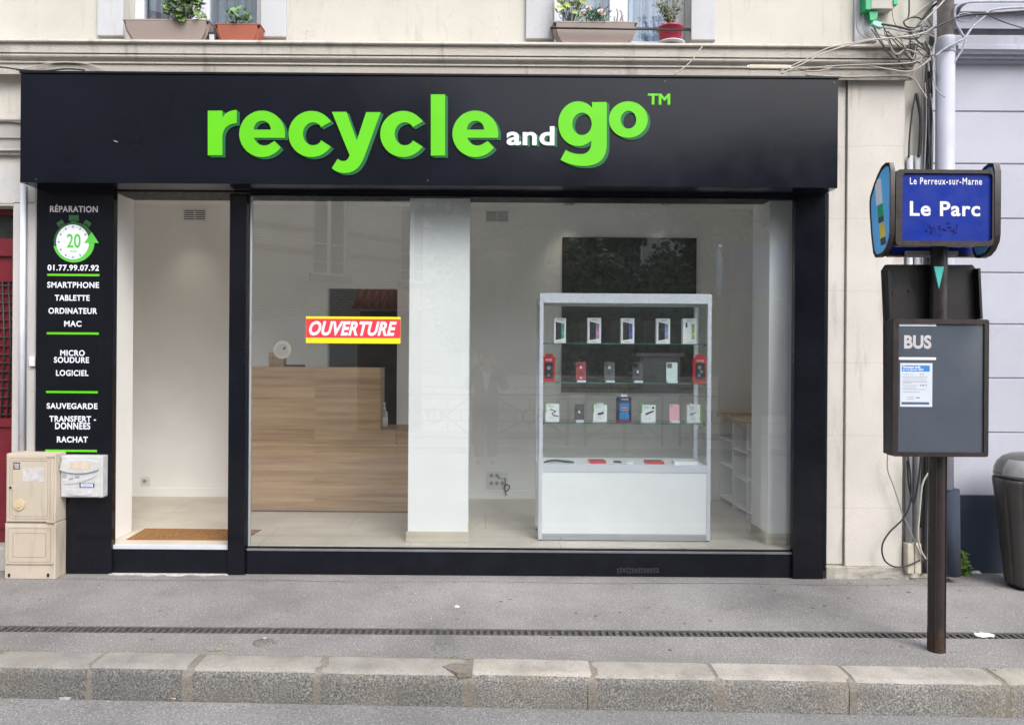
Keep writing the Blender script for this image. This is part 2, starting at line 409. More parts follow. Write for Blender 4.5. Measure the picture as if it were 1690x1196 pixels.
def prism(bm, pts, axis, a, b):
    """extrude a polygon: axis 'y': pts (x,z); 'x': pts (y,z); 'z': pts (x,y)"""
    def P(p, t): return {'y': (p[0], t, p[1]), 'x': (t, p[0], p[1]), 'z': (p[0], p[1], t)}[axis]
    A = [bm.verts.new(P(p, a)) for p in pts]
    B = [bm.verts.new(P(p, b)) for p in pts]
    bm.faces.new(A); bm.faces.new(B[::-1])
    k = len(pts)
    for i in range(k): bm.faces.new((A[i], B[i], B[(i + 1) % k], A[(i + 1) % k]))
    return bm
def strip(bm, pts, x0, x1):
    """profile (y,z) polyline swept along x, open"""
    A = [bm.verts.new((x0, *p)) for p in pts]; B = [bm.verts.new((x1, *p)) for p in pts]
    for i in range(len(pts) - 1): bm.faces.new((A[i], B[i], B[i + 1], A[i + 1]))
def tube(bm, pts, r, sides=8, cap=True):
    pts = [Vector(p) for p in pts]
    rr = r if isinstance(r, (list, tuple)) else [r] * len(pts)
    rings, up = [], None
    for i, p in enumerate(pts):
        t = (pts[min(i + 1, len(pts) - 1)] - pts[max(i - 1, 0)])
        t = t.normalized() if t.length > 1e-9 else Vector((0, 0, 1))
        if up is None: up = Vector((1, 0, 0)) if abs(t.x) < 0.8 else Vector((0, 0, 1))
        n = (up - t * up.dot(t))
        n = n.normalized() if n.length > 1e-6 else t.orthogonal().normalized()
        up = n
        b = t.cross(n)
        rings.append([bm.verts.new(p + (n * math.cos(a) + b * math.sin(a)) * rr[i]) for a in [2 * math.pi * k / sides for k in range(sides)]])
    for A, B in zip(rings, rings[1:]):
        for k in range(sides):
            f = bm.faces.new((A[k], A[(k + 1) % sides], B[(k + 1) % sides], B[k])); f.smooth = True
    if cap:
        bm.faces.new(rings[0][::-1]); bm.faces.new(rings[-1])
    return bm
def smooth_path(pts, n=6):
    pts = [Vector(p) for p in pts]
    P = [pts[0]] + pts + [pts[-1]]
    out = []
    for i in range(1, len(P) - 2):
        for k in range(n):
            t = k / n
            a, b, c, d = P[i - 1], P[i], P[i + 1], P[i + 2]
            out.append(0.5 * ((2 * b) + (c - a) * t + (2 * a - 5 * b + 4 * c - d) * t * t + (3 * b - a - 3 * c + d) * t ** 3))
    out.append(pts[-1])
    return out
def lathe(bm, prof, cx, cy, sides=24, sx=1.0, sy=1.0):
    rings = [[bm.verts.new((cx + r * sx * math.cos(a), cy + r * sy * math.sin(a), z)) for a in [2 * math.pi * k / sides for k in range(sides)]] for r, z in prof]
    for A, B in zip(rings, rings[1:]):
        for k in range(sides):
            f = bm.faces.new((A[k], A[(k + 1) % sides], B[(k + 1) % sides], B[k])); f.smooth = True
    bm.faces.new(rings[0][::-1]); bm.faces.new(rings[-1])
    return bm
def disc(bm, cx, cz, r, y0, y1, sides=40, rz=None):
    prism(bm, [(cx + r * math.cos(2 * math.pi * k / sides), cz + (rz or r) * math.sin(2 * math.pi * k / sides)) for k in range(sides)], 'y', y0, y1)
def ring(bm, cx, cz, r0, r1, y0, y1, sides=40):
    def V(r, a, y): return bm.verts.new((cx + r * math.cos(a), y, cz + r * math.sin(a)))
    q = [[V(r0, a, y0), V(r1, a, y0), V(r1, a, y1), V(r0, a, y1)] for a in [2 * math.pi * k / sides for k in range(sides)]]
    for k in range(sides):
        A, B = q[k], q[(k + 1) % sides]
        for i in range(4): bm.faces.new((A[i], A[(i + 1) % 4], B[(i + 1) % 4], B[i]))
def rrect(x0, x1, z0, z1, r, n=5):
    out = []
    for cx, cz, a0 in ((x1 - r, z1 - r, 0), (x0 + r, z1 - r, 90), (x0 + r, z0 + r, 180), (x1 - r, z0 + r, 270)):
        for k in range(n + 1):
            a = rad(a0 + 90 * k / n); out.append((cx + r * math.cos(a), cz + r * math.sin(a)))
    return out
def frame_prism(bm, outer, inner, y0, y1):
    k = len(outer)
    q = []
    for i in range(k):
        (a, b), (c, d) = outer[i], inner[i]
        q.append([bm.verts.new(t) for t in ((a, y0, b), (c, y0, d), (c, y1, d), (a, y1, b))])
    for i in range(k):
        A, B = q[i], q[(i + 1) % k]
        for j in range(4): bm.faces.new((A[j], A[(j + 1) % 4], B[(j + 1) % 4], B[j]))
def wall_holes(bm, x0, x1, z0, z1, y0, y1, holes):
    xs = sorted({x0, x1, *[h[i] for h in holes for i in (0, 1)]}); zs = sorted({z0, z1, *[h[i] for h in holes for i in (2, 3)]})
    xs = [x for x in xs if x0 <= x <= x1]; zs = [z for z in zs if z0 <= z <= z1]
    def solid(i, j):
        if i < 0 or j < 0 or i >= len(xs) - 1 or j >= len(zs) - 1: return False
        cx, cz = (xs[i] + xs[i + 1]) / 2, (zs[j] + zs[j + 1]) / 2
        return not any(h[0] < cx < h[1] and h[2] < cz < h[3] for h in holes)
    V = {}
    def vt(i, j, y):
        if (i, j, y) not in V: V[(i, j, y)] = bm.verts.new((xs[i], y, zs[j]))
        return V[(i, j, y)]
    for i in range(len(xs) - 1):
        for j in range(len(zs) - 1):
            if not solid(i, j): continue
            bm.faces.new([vt(a, b, y0) for a, b in ((i, j), (i + 1, j), (i + 1, j + 1), (i, j + 1))])
            bm.faces.new([vt(a, b, y1) for a, b in ((i, j), (i, j + 1), (i + 1, j + 1), (i + 1, j))])
            for di, dj, a, b in ((-1, 0, (i, j), (i, j + 1)), (1, 0, (i + 1, j), (i + 1, j + 1)), (0, -1, (i, j), (i + 1, j)), (0, 1, (i, j + 1), (i + 1, j + 1))):
                if not solid(i + di, j + dj): bm.faces.new((vt(*a, y0), vt(*b, y0), vt(*b, y1), vt(*a, y1)))
def ell(cx, cy, rx, ry, a0, a1, n=28):
    return [(cx + rx * math.cos(rad(a0 + (a1 - a0) * k / n)), cy + ry * math.sin(rad(a0 + (a1 - a0) * k / n))) for k in range(n + 1)]
def bez(p0, p1, p2, p3, n=10):
    return [tuple((1 - t) ** 3 * p0[i] + 3 * (1 - t) ** 2 * t * p1[i] + 3 * (1 - t) * t * t * p2[i] + t ** 3 * p3[i] for i in (0, 1)) for t in [k / n for k in range(n + 1)]]
def mesh_from_curve(splines=None, text=None, extrude=0.0, bevel=0.0, offset=0.0, spacing=1.0, shear=0.0, align='LEFT', line=1.0):
    """flat filled outlines (holes by nesting) or builtin-font lettering -> (verts, faces) in the xy plane"""
    if text is None:
        c = bpy.data.curves.new('tmp', 'CURVE'); c.dimensions = '2D'; c.fill_mode = 'BOTH'
        for pts in splines:
            s = c.splines.new('POLY'); s.points.add(len(pts) - 1); s.use_cyclic_u = True
            for q, p in zip(s.points, pts): q.co = (p[0], p[1], 0, 1)
    else:
        c = bpy.data.curves.new('tmp', 'FONT'); c.body = text; c.offset = offset; c.space_character = spacing; c.shear = shear; c.align_x = align; c.space_line = line
        c.fill_mode = 'BOTH'
    c.extrude = extrude; c.bevel_depth = bevel; c.bevel_resolution = 1; c.resolution_u = 6
    o = bpy.data.objects.new('tmp', c); COL.objects.link(o)
    dg = bpy.context.evaluated_depsgraph_get()
    me = bpy.data.meshes.new_from_object(o.evaluated_get(dg))
    vs = [v.co.copy() for v in me.vertices]; fs = [tuple(p.vertices) for p in me.polygons]
    bpy.data.objects.remove(o); bpy.data.curves.remove(c); bpy.data.meshes.remove(me)
    return vs, fs
def add_vf(bm, vs, fs, fn):
    bv = [bm.verts.new(fn(v)) for v in vs]
    for f in fs:
        try: bm.faces.new([bv[i] for i in f])
        except ValueError: pass
def text_px(bm, s, u0, v0, u1, v1, Y, bold=0.02, thick=0.002, spacing=1.0, shear=0.0, offset=0.0):
    """lettering whose ink box is fitted to those photo pixels on the plane y = Y, facing the street"""
    vs, fs = mesh_from_curve(text=s, extrude=0.01, bevel=bold, offset=offset, spacing=spacing, shear=shear)
    x0, x1 = min(v.x for v in vs), max(v.x for v in vs); y0, y1 = min(v.y for v in vs), max(v.y for v in vs); zz = max(abs(v.z) for v in vs) or 1
    um, vm = (u0 + u1) / 2, (v0 + v1) / 2
    X0, X1, Z0, Z1 = W(u0, vm, Y).x, W(u1, vm, Y).x, W(um, v1, Y).z, W(um, v0, Y).z
    add_vf(bm, vs, fs, lambda v: (X0 + (v.x - x0) / (x1 - x0) * (X1 - X0), Y - thick * (0.5 + 0.5 * v.z / zz), Z0 + (v.y - y0) / (y1 - y0) * (Z1 - Z0)))
    return bm

# ------------------------------------------------------------------ object helpers
ROOTW = {}
def put(o, parent):
    COL.objects.link(o)
    if parent is not None: o.parent = parent
    return o
def setp(o, label=None, cat=None, group=None, kind=None):
    if label: o['label'] = label
    if cat: o['category'] = cat
    if group: o['group'] = group
    if kind: o['kind'] = kind
    return o
def thing(name, loc, label, cat, group=None):
    o = bpy.data.objects.new(name, None)
    o.empty_display_size = 0.1
    o.location = loc
    ROOTW[o] = Vector(loc)
    COL.objects.link(o)
    return setp(o, label, cat, group)
def finish(bm, name, mats, loc, smooth=None):
    bmesh.ops.translate(bm, verts=bm.verts, vec=-Vector(loc))
    bmesh.ops.recalc_face_normals(bm, faces=bm.faces)
    me = bpy.data.meshes.new(name)
    bm.to_mesh(me); bm.free()
    for m in (mats if isinstance(mats, (list, tuple)) else [mats]): me.materials.append(m)
    if smooth is not None:
        for p in me.polygons: p.use_smooth = True
        try: me.set_sharp_from_angle(angle=rad(smooth))
        except Exception: pass
    return bpy.data.objects.new(name, me)
def part(name, bm, mats, parent, smooth=None, label=None):
    """mesh given in world coordinates, becomes a child (or a child's child)"""
    root = ROOTW[parent]
    o = finish(bm, name, mats, root, smooth)
    ROOTW[o] = root
    put(o, parent)
    if label: o['label'] = label
    return o
def solo(name, bm, mats, label, cat, group=None, smooth=None, kind=None):
    vs = [v.co for v in bm.verts]
    loc = Vector((sum((min(v[i] for v in vs), max(v[i] for v in vs))) / 2 if i < 2 else min(v[i] for v in vs) for i in range(3)))
    o = finish(bm, name, mats, loc, smooth)
    o.location = loc
    ROOTW[o] = loc
    COL.objects.link(o)
    return setp(o, label, cat, group, kind)
def struct(name, bm, mats, smooth=None):
    o = finish(bm, name, mats, (0, 0, 0), smooth)
    COL.objects.link(o)
    ROOTW[o] = Vector((0, 0, 0))
    return setp(o, kind='structure')
def empty_struct(name):
    o = bpy.data.objects.new(name, None); COL.objects.link(o); ROOTW[o] = Vector((0, 0, 0))
    return setp(o, kind='structure')
def dup_tree(root, delta, label=None, rz=0.0):
    r = root.copy(); COL.objects.link(r); r.location = root.location + Vector(delta); r.rotation_euler.z += rz
    if label: r['label'] = label
    def kids(a, b):
        for ch in a.children:
            c = ch.copy(); COL.objects.link(c); c.parent = b
            kids(ch, c)
    kids(root, r)
    return r

# ================================================================== ground, road, kerb, pavement
bm = BM(); box(bm, -90, 90, -90, 60, -0.60, -0.42); struct('ground', bm, M_road)
KA = Vector((-2.82, -1.563)); KB = Vector((3.01, -1.717))          # back top edge of the kerb
kd = (KB - KA).normalized(); kn = Vector((kd.y, -kd.x))             # kn points to the road
def kpt(s, off): return KA + kd * s + kn * off                      # s along, off towards the road
KW, KZB = 0.205, -0.172
def quad(bm, pts):
    return bm.faces.new([bm.verts.new(p) for p in pts])
# pavement: two sheets with the drain channel between
CH0, CH1 = -1.275, -1.165
bm = BM()
a, b = kpt(-9, 0), kpt(15, 0)
def sheet(bm, corners, z, thick=0.12, div=1):
    prism(bm, [tuple(c) for c in corners], 'z', z - thick, z)
sheet(bm, [(-11.8, CH1), (12, CH1), (12, 0.2), (-11.8, 0.2)], 0.0)
sheet(bm, [(a.x, a.y), (b.x, b.y), (b.x, CH0), (a.x, CH0)], 0.0)
struct('pavement', bm, M_pave)
# road with its camber, near gutter low, crown level with the pavements
bm = BM()
prof = [(-1.90, KZB), (-2.3, KZB + 0.03), (-3.2, -0.085), (-4.5, -0.03), (-5.6, -0.01), (-6.6, -0.04), (-8.3, -0.14)]
A, B = kpt(-12, KW + 0.005), kpt(16, KW + 0.005)
va = [bm.verts.new((-14, A.y + (-14 - A.x) * kd.y / kd.x + 0.0, KZB - 0.004))]; vb = [bm.verts.new((14, A.y + (14 - A.x) * kd.y / kd.x, KZB - 0.004))]
for y, z in prof[1:]:
    va.append(bm.verts.new((-14, y, z))); vb.append(bm.verts.new((14, y, z)))
for i in range(len(va) - 1): bm.faces.new((va[i], vb[i], vb[i + 1], va[i + 1]))
struct('road', bm, M_road, 40)
bm = BM()
box(bm, -14, 14, -8.6, -8.3, -0.3, 0.0, 0.02); struct('opposite_kerb', bm, M_kerb_top)
bm = BM(); box(bm, -14, 14, -30, -8.604, -0.3, -0.004); struct('opposite_pavement', bm, M_pave)
# kerb of granite stones with mortar joints
kerb = empty_struct('kerb')
def s_at(u):
    """distance along the kerb of the photo column u on its top front edge"""
    best, bs = 1e9, 0
    for i in range(-900, 1500):
        s = i * 0.01
        p = kpt(s, KW)
        du = VU + (p.x / (D + p.y)) * F
        if abs(du - u) < best: best, bs = abs(du - u), s
    return bs
joints = [(-9.0, -9.0)]
s0 = s_at(147.5)
for k in (5, 4, 3, 2, 1): joints.append((s0 - 0.62 * k - 0.012, s0 - 0.62 * k))
for u0, u1 in ((146.5, 149), (310, 314.5), (526, 531.5), (768, 783), (981, 986.5), (1187, 1191.5), (1414, 1419), (1663, 1672)): joints.append((s_at(u0), s_at(u1)))
s1 = joints[-1][1]
for k in range(1, 9): joints.append((s1 + 0.71 * k, s1 + 0.71 * k + 0.016))
def kerb_profile(dz=0.0, inset=0.0):
    w = KW - inset
    t = dz - inset
    return [(0, -0.35), (w, -0.35), (w, t - 0.055), (w - 0.006, t - 0.032), (w - 0.018, t - 0.014), (w - 0.040, t - 0.002), (w - 0.075, t), (0, t)]
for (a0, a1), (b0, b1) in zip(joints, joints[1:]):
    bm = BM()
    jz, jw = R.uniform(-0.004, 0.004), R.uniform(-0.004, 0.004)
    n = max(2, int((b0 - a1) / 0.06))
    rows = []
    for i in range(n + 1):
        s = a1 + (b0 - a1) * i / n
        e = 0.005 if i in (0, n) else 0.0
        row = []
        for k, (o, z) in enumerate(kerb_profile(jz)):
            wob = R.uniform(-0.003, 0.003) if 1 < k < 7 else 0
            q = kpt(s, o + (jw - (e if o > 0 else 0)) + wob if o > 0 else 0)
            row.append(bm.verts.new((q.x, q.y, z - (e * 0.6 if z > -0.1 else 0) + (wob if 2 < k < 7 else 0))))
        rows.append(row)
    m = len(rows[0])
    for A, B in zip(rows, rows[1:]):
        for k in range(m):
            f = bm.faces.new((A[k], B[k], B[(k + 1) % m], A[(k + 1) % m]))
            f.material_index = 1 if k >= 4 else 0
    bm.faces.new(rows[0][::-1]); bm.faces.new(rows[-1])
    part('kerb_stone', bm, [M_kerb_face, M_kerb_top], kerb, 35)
bm = BM()
for (a0, a1) in joints[1:]:
    pr = kerb_profile(-0.001, 0.003)
    A = [bm.verts.new((kpt(a0 - 0.02, o).x, kpt(a0 - 0.02, o).y, z)) for o, z in pr]; B = [bm.verts.new((kpt(a1 + 0.02, o).x, kpt(a1 + 0.02, o).y, z)) for o, z in pr]
    for k in range(len(pr)): bm.faces.new((A[k], B[k], B[(k + 1) % len(pr)], A[(k + 1) % len(pr)]))
    bm.faces.new(A[::-1]); bm.faces.new(B)
part('mortar_joint', bm, M_mortar, kerb)
# chipped joint with a wider patch of cement
q = kpt(s_at(760), KW - 0.05)
bm = BM()
pts = [(-0.09, -0.02), (-0.02, 0.03), (0.05, 0.02), (0.07, -0.03), (0.08, -0.11), (0.0, -0.12), (-0.05, -0.07)]
prism(bm, [(q.x + x, q.y + y + 0.12 * 0) for x, y in [(x, y * 0.9 + 0.06) for x, y in pts]], 'z', -0.02, 0.0065)
part('cement_patch', bm, M_mortar, kerb)

# drainage channel
ch = thing('drainage_channel', (0, (CH0 + CH1) / 2, 0), 'long narrow iron slot drain grating set across the grey pavement', 'drain')
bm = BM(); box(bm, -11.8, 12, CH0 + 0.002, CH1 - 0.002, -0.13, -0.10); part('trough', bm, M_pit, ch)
bm = BM()
for y in (CH0, CH1 - 0.016): box(bm, -11.8, 12, y + 0.001, y + 0.015, -0.09, -0.003)
box(bm, -11.8, 12, (CH0 + CH1) / 2 - 0.004, (CH0 + CH1) / 2 + 0.004, -0.06, -0.012)
part('edge_frame', bm, M_iron, ch)
bm = BM()
x = -7.0
while x < 8.0:
    wob = R.uniform(-0.002, 0.002)
    box(bm, x, x + 0.021, CH0 + 0.0155, CH1 - 0.0165, -0.055, -0.006 + wob)
    x += 0.0425
part('grating', bm, M_iron, ch)
bm = BM()
p = W(438, 1060, 0); d = ZC / ((-(438 - VU) * sn + (1060 - VV) * cs) / F)
cx, cy = (438 - VU) * d / F, d - D
lathe(bm, [(0.062, -0.01), (0.062, 0.004), (0.05, 0.007), (0.0001, 0.007)], cx, cy, 24)
solo('valve_cover', bm, asphalt('dull_cover', (0.11, 0.10, 0.095), (0.25, 0.24, 0.23), 95), 'small round iron valve cover set in the pavement by the kerb', 'valve cover')

bm = BM(); Q = random.Random(5)
pts = []
for k in range(25):
    u = 182 + k * 8.2; p = W(u, 945, -0.036); pts.append((p.x, -0.036))
back = [(x, y - 0.02 - 0.05 * abs(math.sin(i * 0.55 + 0.4)) * (1 - abs(i - 12) / 14) - Q.uniform(0, 0.018)) for i, (x, y) in enumerate(pts)]
prism(bm, pts + back[::-1], 'z', 0.0, 0.0045)
solo('cement_smear', bm, mat('pale_cement', (0.50, 0.49, 0.475), 0.95, var=0.25, scale=25, bump=0.8, bscale=80), 'pale ragged cement smear on the pavement along the doorway plinth', 'cement patch')

bm = BM()
def gpt(u, v):
    y = -(u - VU) * sn + (v - VV) * cs; d = ZC * F / y
    return (((u - VU) * cs + (v - VV) * sn) * d / F, d - D)
prism(bm, [gpt(u, v) for u, v in ((702, 1084), (722, 1049), (748, 1048), (752, 1066), (760, 1084))], 'z', -0.02, 0.0022)
solo('asphalt_patch', bm, asphalt('dark_asphalt', (0.12, 0.115, 0.115), (0.26, 0.25, 0.25), 95), 'small darker asphalt patch in the pavement above the chipped kerb joint', 'asphalt patch')

bm = BM(); Q = random.Random(12); row = []
for i in range(120):
    x = -5.5 + i * 0.1; y = -0.20 + 0.012 * math.sin(i * 0.37) + Q.uniform(-0.004, 0.004); w = Q.uniform(0.0012, 0.004)
    row.append((bm.verts.new((x, y - w, 0.0018)), bm.verts.new((x, y + w, 0.0018))))
for a, b in zip(row, row[1:]): bm.faces.new((a[0], b[0], b[1], a[1]))
struct('pavement_seam', bm, mat('seam_dirt', (0.085, 0.08, 0.076), 0.95, var=0.4, scale=12))
bm = BM()
for i in range(60):
    p = (Q.uniform(-4, 4.2), Q.uniform(-1.5, -0.1)); r = Q.uniform(0.005, 0.017)
    if CH0 - 0.03 < p[1] < CH1 + 0.03: continue
    prism(bm, [(p[0] + r * Q.uniform(0.7, 1.3) * math.cos(t), p[1] + r * Q.uniform(0.7, 1.3) * math.sin(t)) for t in [0.7 * k for k in range(9)]], 'z', -0.005, 0.0012 + 0.00001 * i)
struct('gum_spots', bm, mat('trodden_gum', (0.135, 0.13, 0.125), 0.9, var=0.5, scale=9)); bpy.context.scene.objects['gum_spots']['kind'] = 'stuff'

# ================================================================== ground helper: photo pixel on the pavement or road
def G(u, v, z=0.0):
    y = -(u - VU) * sn + (v - VV) * cs; x = (u - VU) * cs + (v - VV) * sn
    d = (ZC - z) * F / y
    return Vector((x * d / F, d - D, z))

# ================================================================== cream building
cb = thing('cream_building', (0, 0, 0), 'old cream rendered building with a stone cornice above the black shop front', 'building')
SHOP = (WX(170, 0), WX(1345, 0), -0.2, WZ(318, 0))
def win_hole(u0, u1): return (WX(u0, 0, 30), WX(u1, 0, 30), WZ(70.5, 0), 6.30)
H1, H2 = win_hole(205, 428), win_hole(915, 1139)
HD = (WX(-190, 0), WX(22, 0, 340), -0.2, WZ(345, 0))
CR = WX(1536, 0)
H0 = (H1[0] - (H2[0] - H1[0]), H1[1] - (H2[0] - H1[0]), H1[2], H1[3])
bm = BM(); wall_holes(bm, -11.8, CR, -0.2, 9.0, 0.0, 0.30, [SHOP, H1, H2, HD, H0]); part('wall', bm, M_cream, cb)
# pilaster slabs of the ground floor, right of the shop
bm = BM(); pbox(bm, 1397, 128, 1491, 934, -0.035, 0.0, 0.004); part('pilaster', bm, M_pil, cb)
bm = BM(); pbox(bm, 1366, 128, 1393, 930, -0.015, 0.0, 0.003); part('pilaster', bm, M_pil, cb)
bm = BM(); box(bm, WX(1364, -0.05, 940), WX(1500, -0.05, 940), -0.05, 0.0, -0.01, WZ(935, -0.05, 1430), 0.006); part('base_course', bm, M_stone, cb)
bm = BM(); pbox(bm, 1412, -400, 1450, 68, -0.02, 0.0, 0.004); part('upper_pilaster', bm, M_white_render, cb)
# cornice profile, swept along the facade
def zc(v): return v
pf = []
for v, y in ((69.3, -0.22), (70.5, -0.235), (72.5, -0.242), (74.5, -0.235), (75.8, -0.222), (76.5, -0.205), (92, -0.203), (92.4, -0.178), (94.0, -0.176), (94.4, -0.192), (97, -0.194), (99.5, -0.186), (102, -0.170), (104, -0.160), (104.6, -0.148), (106.4, -0.148), (106.8, -0.158), (109, -0.158), (109.4, -0.140), (124, -0.136), (128, -0.130), (129, 0.0)):
    pf.append((y * 0.72, WZ(v, y * 0.72)))
pf.insert(0, (0.0, pf[0][1] + 0.012))
bm = BM()
cx0, cx1 = -11.8, WX(1519, -0.2, 90)
A = [bm.verts.new((cx0, *p)) for p in pf]; B = [bm.verts.new((cx1, *p)) for p in pf]
for i in range(len(pf) - 1): bm.faces.new((A[i], B[i], B[i + 1], A[i + 1]))
bm.faces.new(B)
part('cornice', bm, M_stone, cb, 20)
# window surrounds
for (h, ul, ur) in ((H1, (160, 203), (430, 472)), (H2, (868, 913), (1141, 1182))):
    bm = BM()
    for a, b in (ul, ur): box(bm, WX(a, -0.03, 30), WX(b, -0.03, 30), -0.03, 0.0, WZ(66, 0), 6.5, 0.006)
    box(bm, WX(ul[0], 0, 30), WX(ur[1], 0, 30), -0.032, 0.0, 6.502, 6.8)
    part('window_surround', bm, M_white_render, cb)
def upper_window(h, curtain, frame_u, name='window'):
    x0, x1, z0, z1 = h
    y = 0.17
    fr = BM()
    box(fr, x0, x1, y, y + 0.07, z0 - 0.08, z0 + 0.09); box(fr, x0, x1, y, y + 0.07, z1 - 0.07, z1)
    for a, b in ((x0, x0 + 0.075), (x1 - 0.075, x1), ((x0 + x1) / 2 - 0.075, (x0 + x1) / 2 + 0.075)): box(fr, a, b, y + 0.001, y + 0.071, z0 + 0.09, z1 - 0.07, 0.008)
    w = part(name, fr, M_pvc, cb)
    xm = (x0 + x1) / 2
    for a, b in ((x0 + 0.075, xm - 0.075), (xm + 0.075, x1 - 0.075)):
        g = BM(); box(g, a, b, y + 0.03, y + 0.036, z0 + 0.09, z1 - 0.07); part('pane', g, M_winglass, w)
    c = BM()
    k = 90
    lo = [c.verts.new((x0 + (x1 - x0) * i / k, 0.33 + 0.02 * math.sin(i * 0.9) + 0.012 * math.sin(i * 2.3), z0)) for i in range(k + 1)]
    hi = [c.verts.new((v.co.x, v.co.y, z1)) for v in lo]
    for i in range(k): c.faces.new((lo[i], lo[i + 1], hi[i + 1], hi[i]))
    part('curtain', c, curtain, w, 80)
    d = BM(); wall_holes(d, x0 - 0.05, x1 + 0.05, z0 - 0.1, z1 + 0.05, 0.45, 0.5, []); part('dark_backing', d, M_backroom, w)  # dark sheet standing in for the unlit room behind the curtain
upper_window(H1, M_curtain, 0); upper_window(H2, M_curtain2, 0); upper_window(H0, M_curtain, 0)
# low moulding over the neighbouring doorway at the edge of the photo
pf = []
for v, y in ((204, 0.0), (205, -0.10), (208, -0.105), (210, -0.10), (211, -0.075), (222, -0.07), (238, -0.066), (240, -0.05), (256, -0.045), (257, -0.06), (259, -0.06), (260, -0.04), (266, -0.035), (266.5, 0.0)): pf.append((y, WZ(v - 5, min(y, 0))))
bm = BM(); A = [bm.verts.new((-6.2, *p)) for p in pf]; B = [bm.verts.new((WX(50, -0.05, 230), *p)) for p in pf]
for i in range(len(pf) - 1): bm.faces.new((A[i], B[i], B[i + 1], A[i + 1]))
bm.faces.new(B); part('doorway_moulding', bm, M_stone_grey, cb, 25)
bm = BM(); pbox(bm, -400, 268, 58, 334, -0.006, 0.0); box(bm, WX(22.5, 0, 600), WX(58, 0, 600), -0.006, 0.0, 0, WZ(334.5, 0, 40)); part('grey_doorway_render', bm, stucco('pale_grey_render', (0.56, 0.55, 0.545)), cb)
# red door in that doorway
dr = thing('red_door', ((HD[0] + HD[1]) / 2, 0.15, 0), 'dark red entrance door with black iron grille and glazed transom beside the meter cabinet', 'door')
bm = BM(); x0, x1 = HD[0], HD[1]; zt = HD[3]
box(bm, x0, x1, 0.14, 0.22, zt - 0.05, zt); box(bm, x0, x1, 0.14, 0.22, WZ(398, 0.14, 10), WZ(420, 0.14, 10)) if False else None
box(bm, x1 - 0.012, x1, 0.13, 0.22, 0.19, zt - 0.05); box(bm, x0, x0 + 0.06, 0.13, 0.22, 0.19, zt - 0.05)
zr = WZ(394, 0.14, 10)
box(bm, x0 + 0.06, x1 - 0.012, 0.135, 0.22, zr - 0.14, zr); part('frame', bm, M_door, dr)
bm = BM(); box(bm, x0 + 0.06, x1 - 0.012, 0.18, 0.19, zr, zt - 0.05); part('transom', bm, M_darkwall, dr)
bm = BM(); box(bm, x0 + 0.06, x1 - 0.0125, 0.165, 0.21, 0.19, zr - 0.14)
za, zb = WZ(700, 0.15, 10), WZ(455, 0.15, 10)
frame_prism(bm, rrect(x0 + 0.10, x1 - 0.015, za - 0.02, zb + 0.02, 0.01, 1), rrect(x0 + 0.17, x1 - 0.085, za + 0.05, zb - 0.05, 0.01, 1), 0.145, 0.165)
box(bm, x0 + 0.16, x1 - 0.03, 0.148, 0.165, 0.30, WZ(755, 0.15, 10), 0.008); part('leaf_panel', bm, M_door, dr)
bm = BM()
gx = x0 + 0.18
while gx < x1 - 0.09:
    tube(bm, [(gx, 0.15, za + 0.05), (gx + 0.02, 0.15, (za + zb) / 2), (gx, 0.15, zb - 0.05)], 0.008, 6); gx += 0.05
for i in range(16): 
    z = za + 0.08 + i * (zb - za - 0.16) / 15
    tube(bm, [(x0 + 0.17, 0.15, z), (x1 - 0.085, 0.15, z)], 0.006, 5)
part('grille', bm, M_mesh, dr)
bm = BM(); box(bm, HD[0], HD[1], -0.004, 0.3, 0.0, 0.185, 0.01); solo('doorstep', bm, M_stone_grey, 'grey stone doorstep under the dark red door', 'step')

# ================================================================== lavender neighbour
nb = thing('lavender_building', (6.5, 0.05, 0), 'lavender painted house wall with grooved courses and slate blue plinth', 'building')
NX0 = CR + 0.02
grooves = [172.5, 259.5, 349.5, 438, 524.5, 612.5, 703]
NY = 0.16
gz = [WZ(v + 5.6, NY) for v in grooves]
step = (gz[0] - gz[-1]) / (len(gz) - 1)
ztop = WZ(88, 0.0); zpl = WZ(806 + 5.6, NY - 0.03)
pf = [(0.05, 9.0), (0.05, ztop + 0.55)]
for v, y in ((12, 0.05), (13, -0.02), (33, -0.02), (34, -0.05), (60, -0.055), (62, -0.09), (66, -0.10), (68, -0.085), (74, -0.08), (80, -0.06), (82, -0.03), (86, -0.025), (88, 0.05)):
    pass
pf = [(NY, 9.0)]
for k, z in enumerate(gz):
    zz = z + R.uniform(-0.004, 0.004)
    pf += [(NY, zz + 0.010), (NY + 0.016, zz + 0.001), (NY, zz - 0.008)]
pf += [(NY, zpl + 0.02), (NY, zpl)]
bm = BM(); A = [bm.verts.new((NX0, *p)) for p in pf]; B = [bm.verts.new((12, *p)) for p in pf]
for i in range(len(pf) - 1): bm.faces.new((A[i], B[i], B[i + 1], A[i + 1]))
box(bm, NX0, 12, NY + 0.05, NY + 0.25, -0.1, 9.0)
part('wall', bm, M_lav, nb)
pf = [(y + NY - 0.05, WZ(v + 5.6, min(y, 0) + NY - 0.05)) for v, y in ((-6, 0.05), (-5, -0.10), (8, -0.11), (10, -0.07), (22, -0.06), (36, -0.06), (37, 0.0), (46, 0.0), (48, -0.05), (62, -0.055), (63, -0.09), (70, -0.10), (72, -0.085), (78, -0.07), (79, -0.045), (85, -0.04), (86, -0.01), (90, -0.005), (91, 0.05))]
bm = BM(); A = [bm.verts.new((WX(1580, 0), *p)) for p in pf]; B = [bm.verts.new((12, *p)) for p in pf]
for i in range(len(pf) - 1): bm.faces.new((A[i], B[i], B[i + 1], A[i + 1]))
bm.faces.new(A[::-1]); part('cornice', bm, M_lav_cornice, nb, 25)
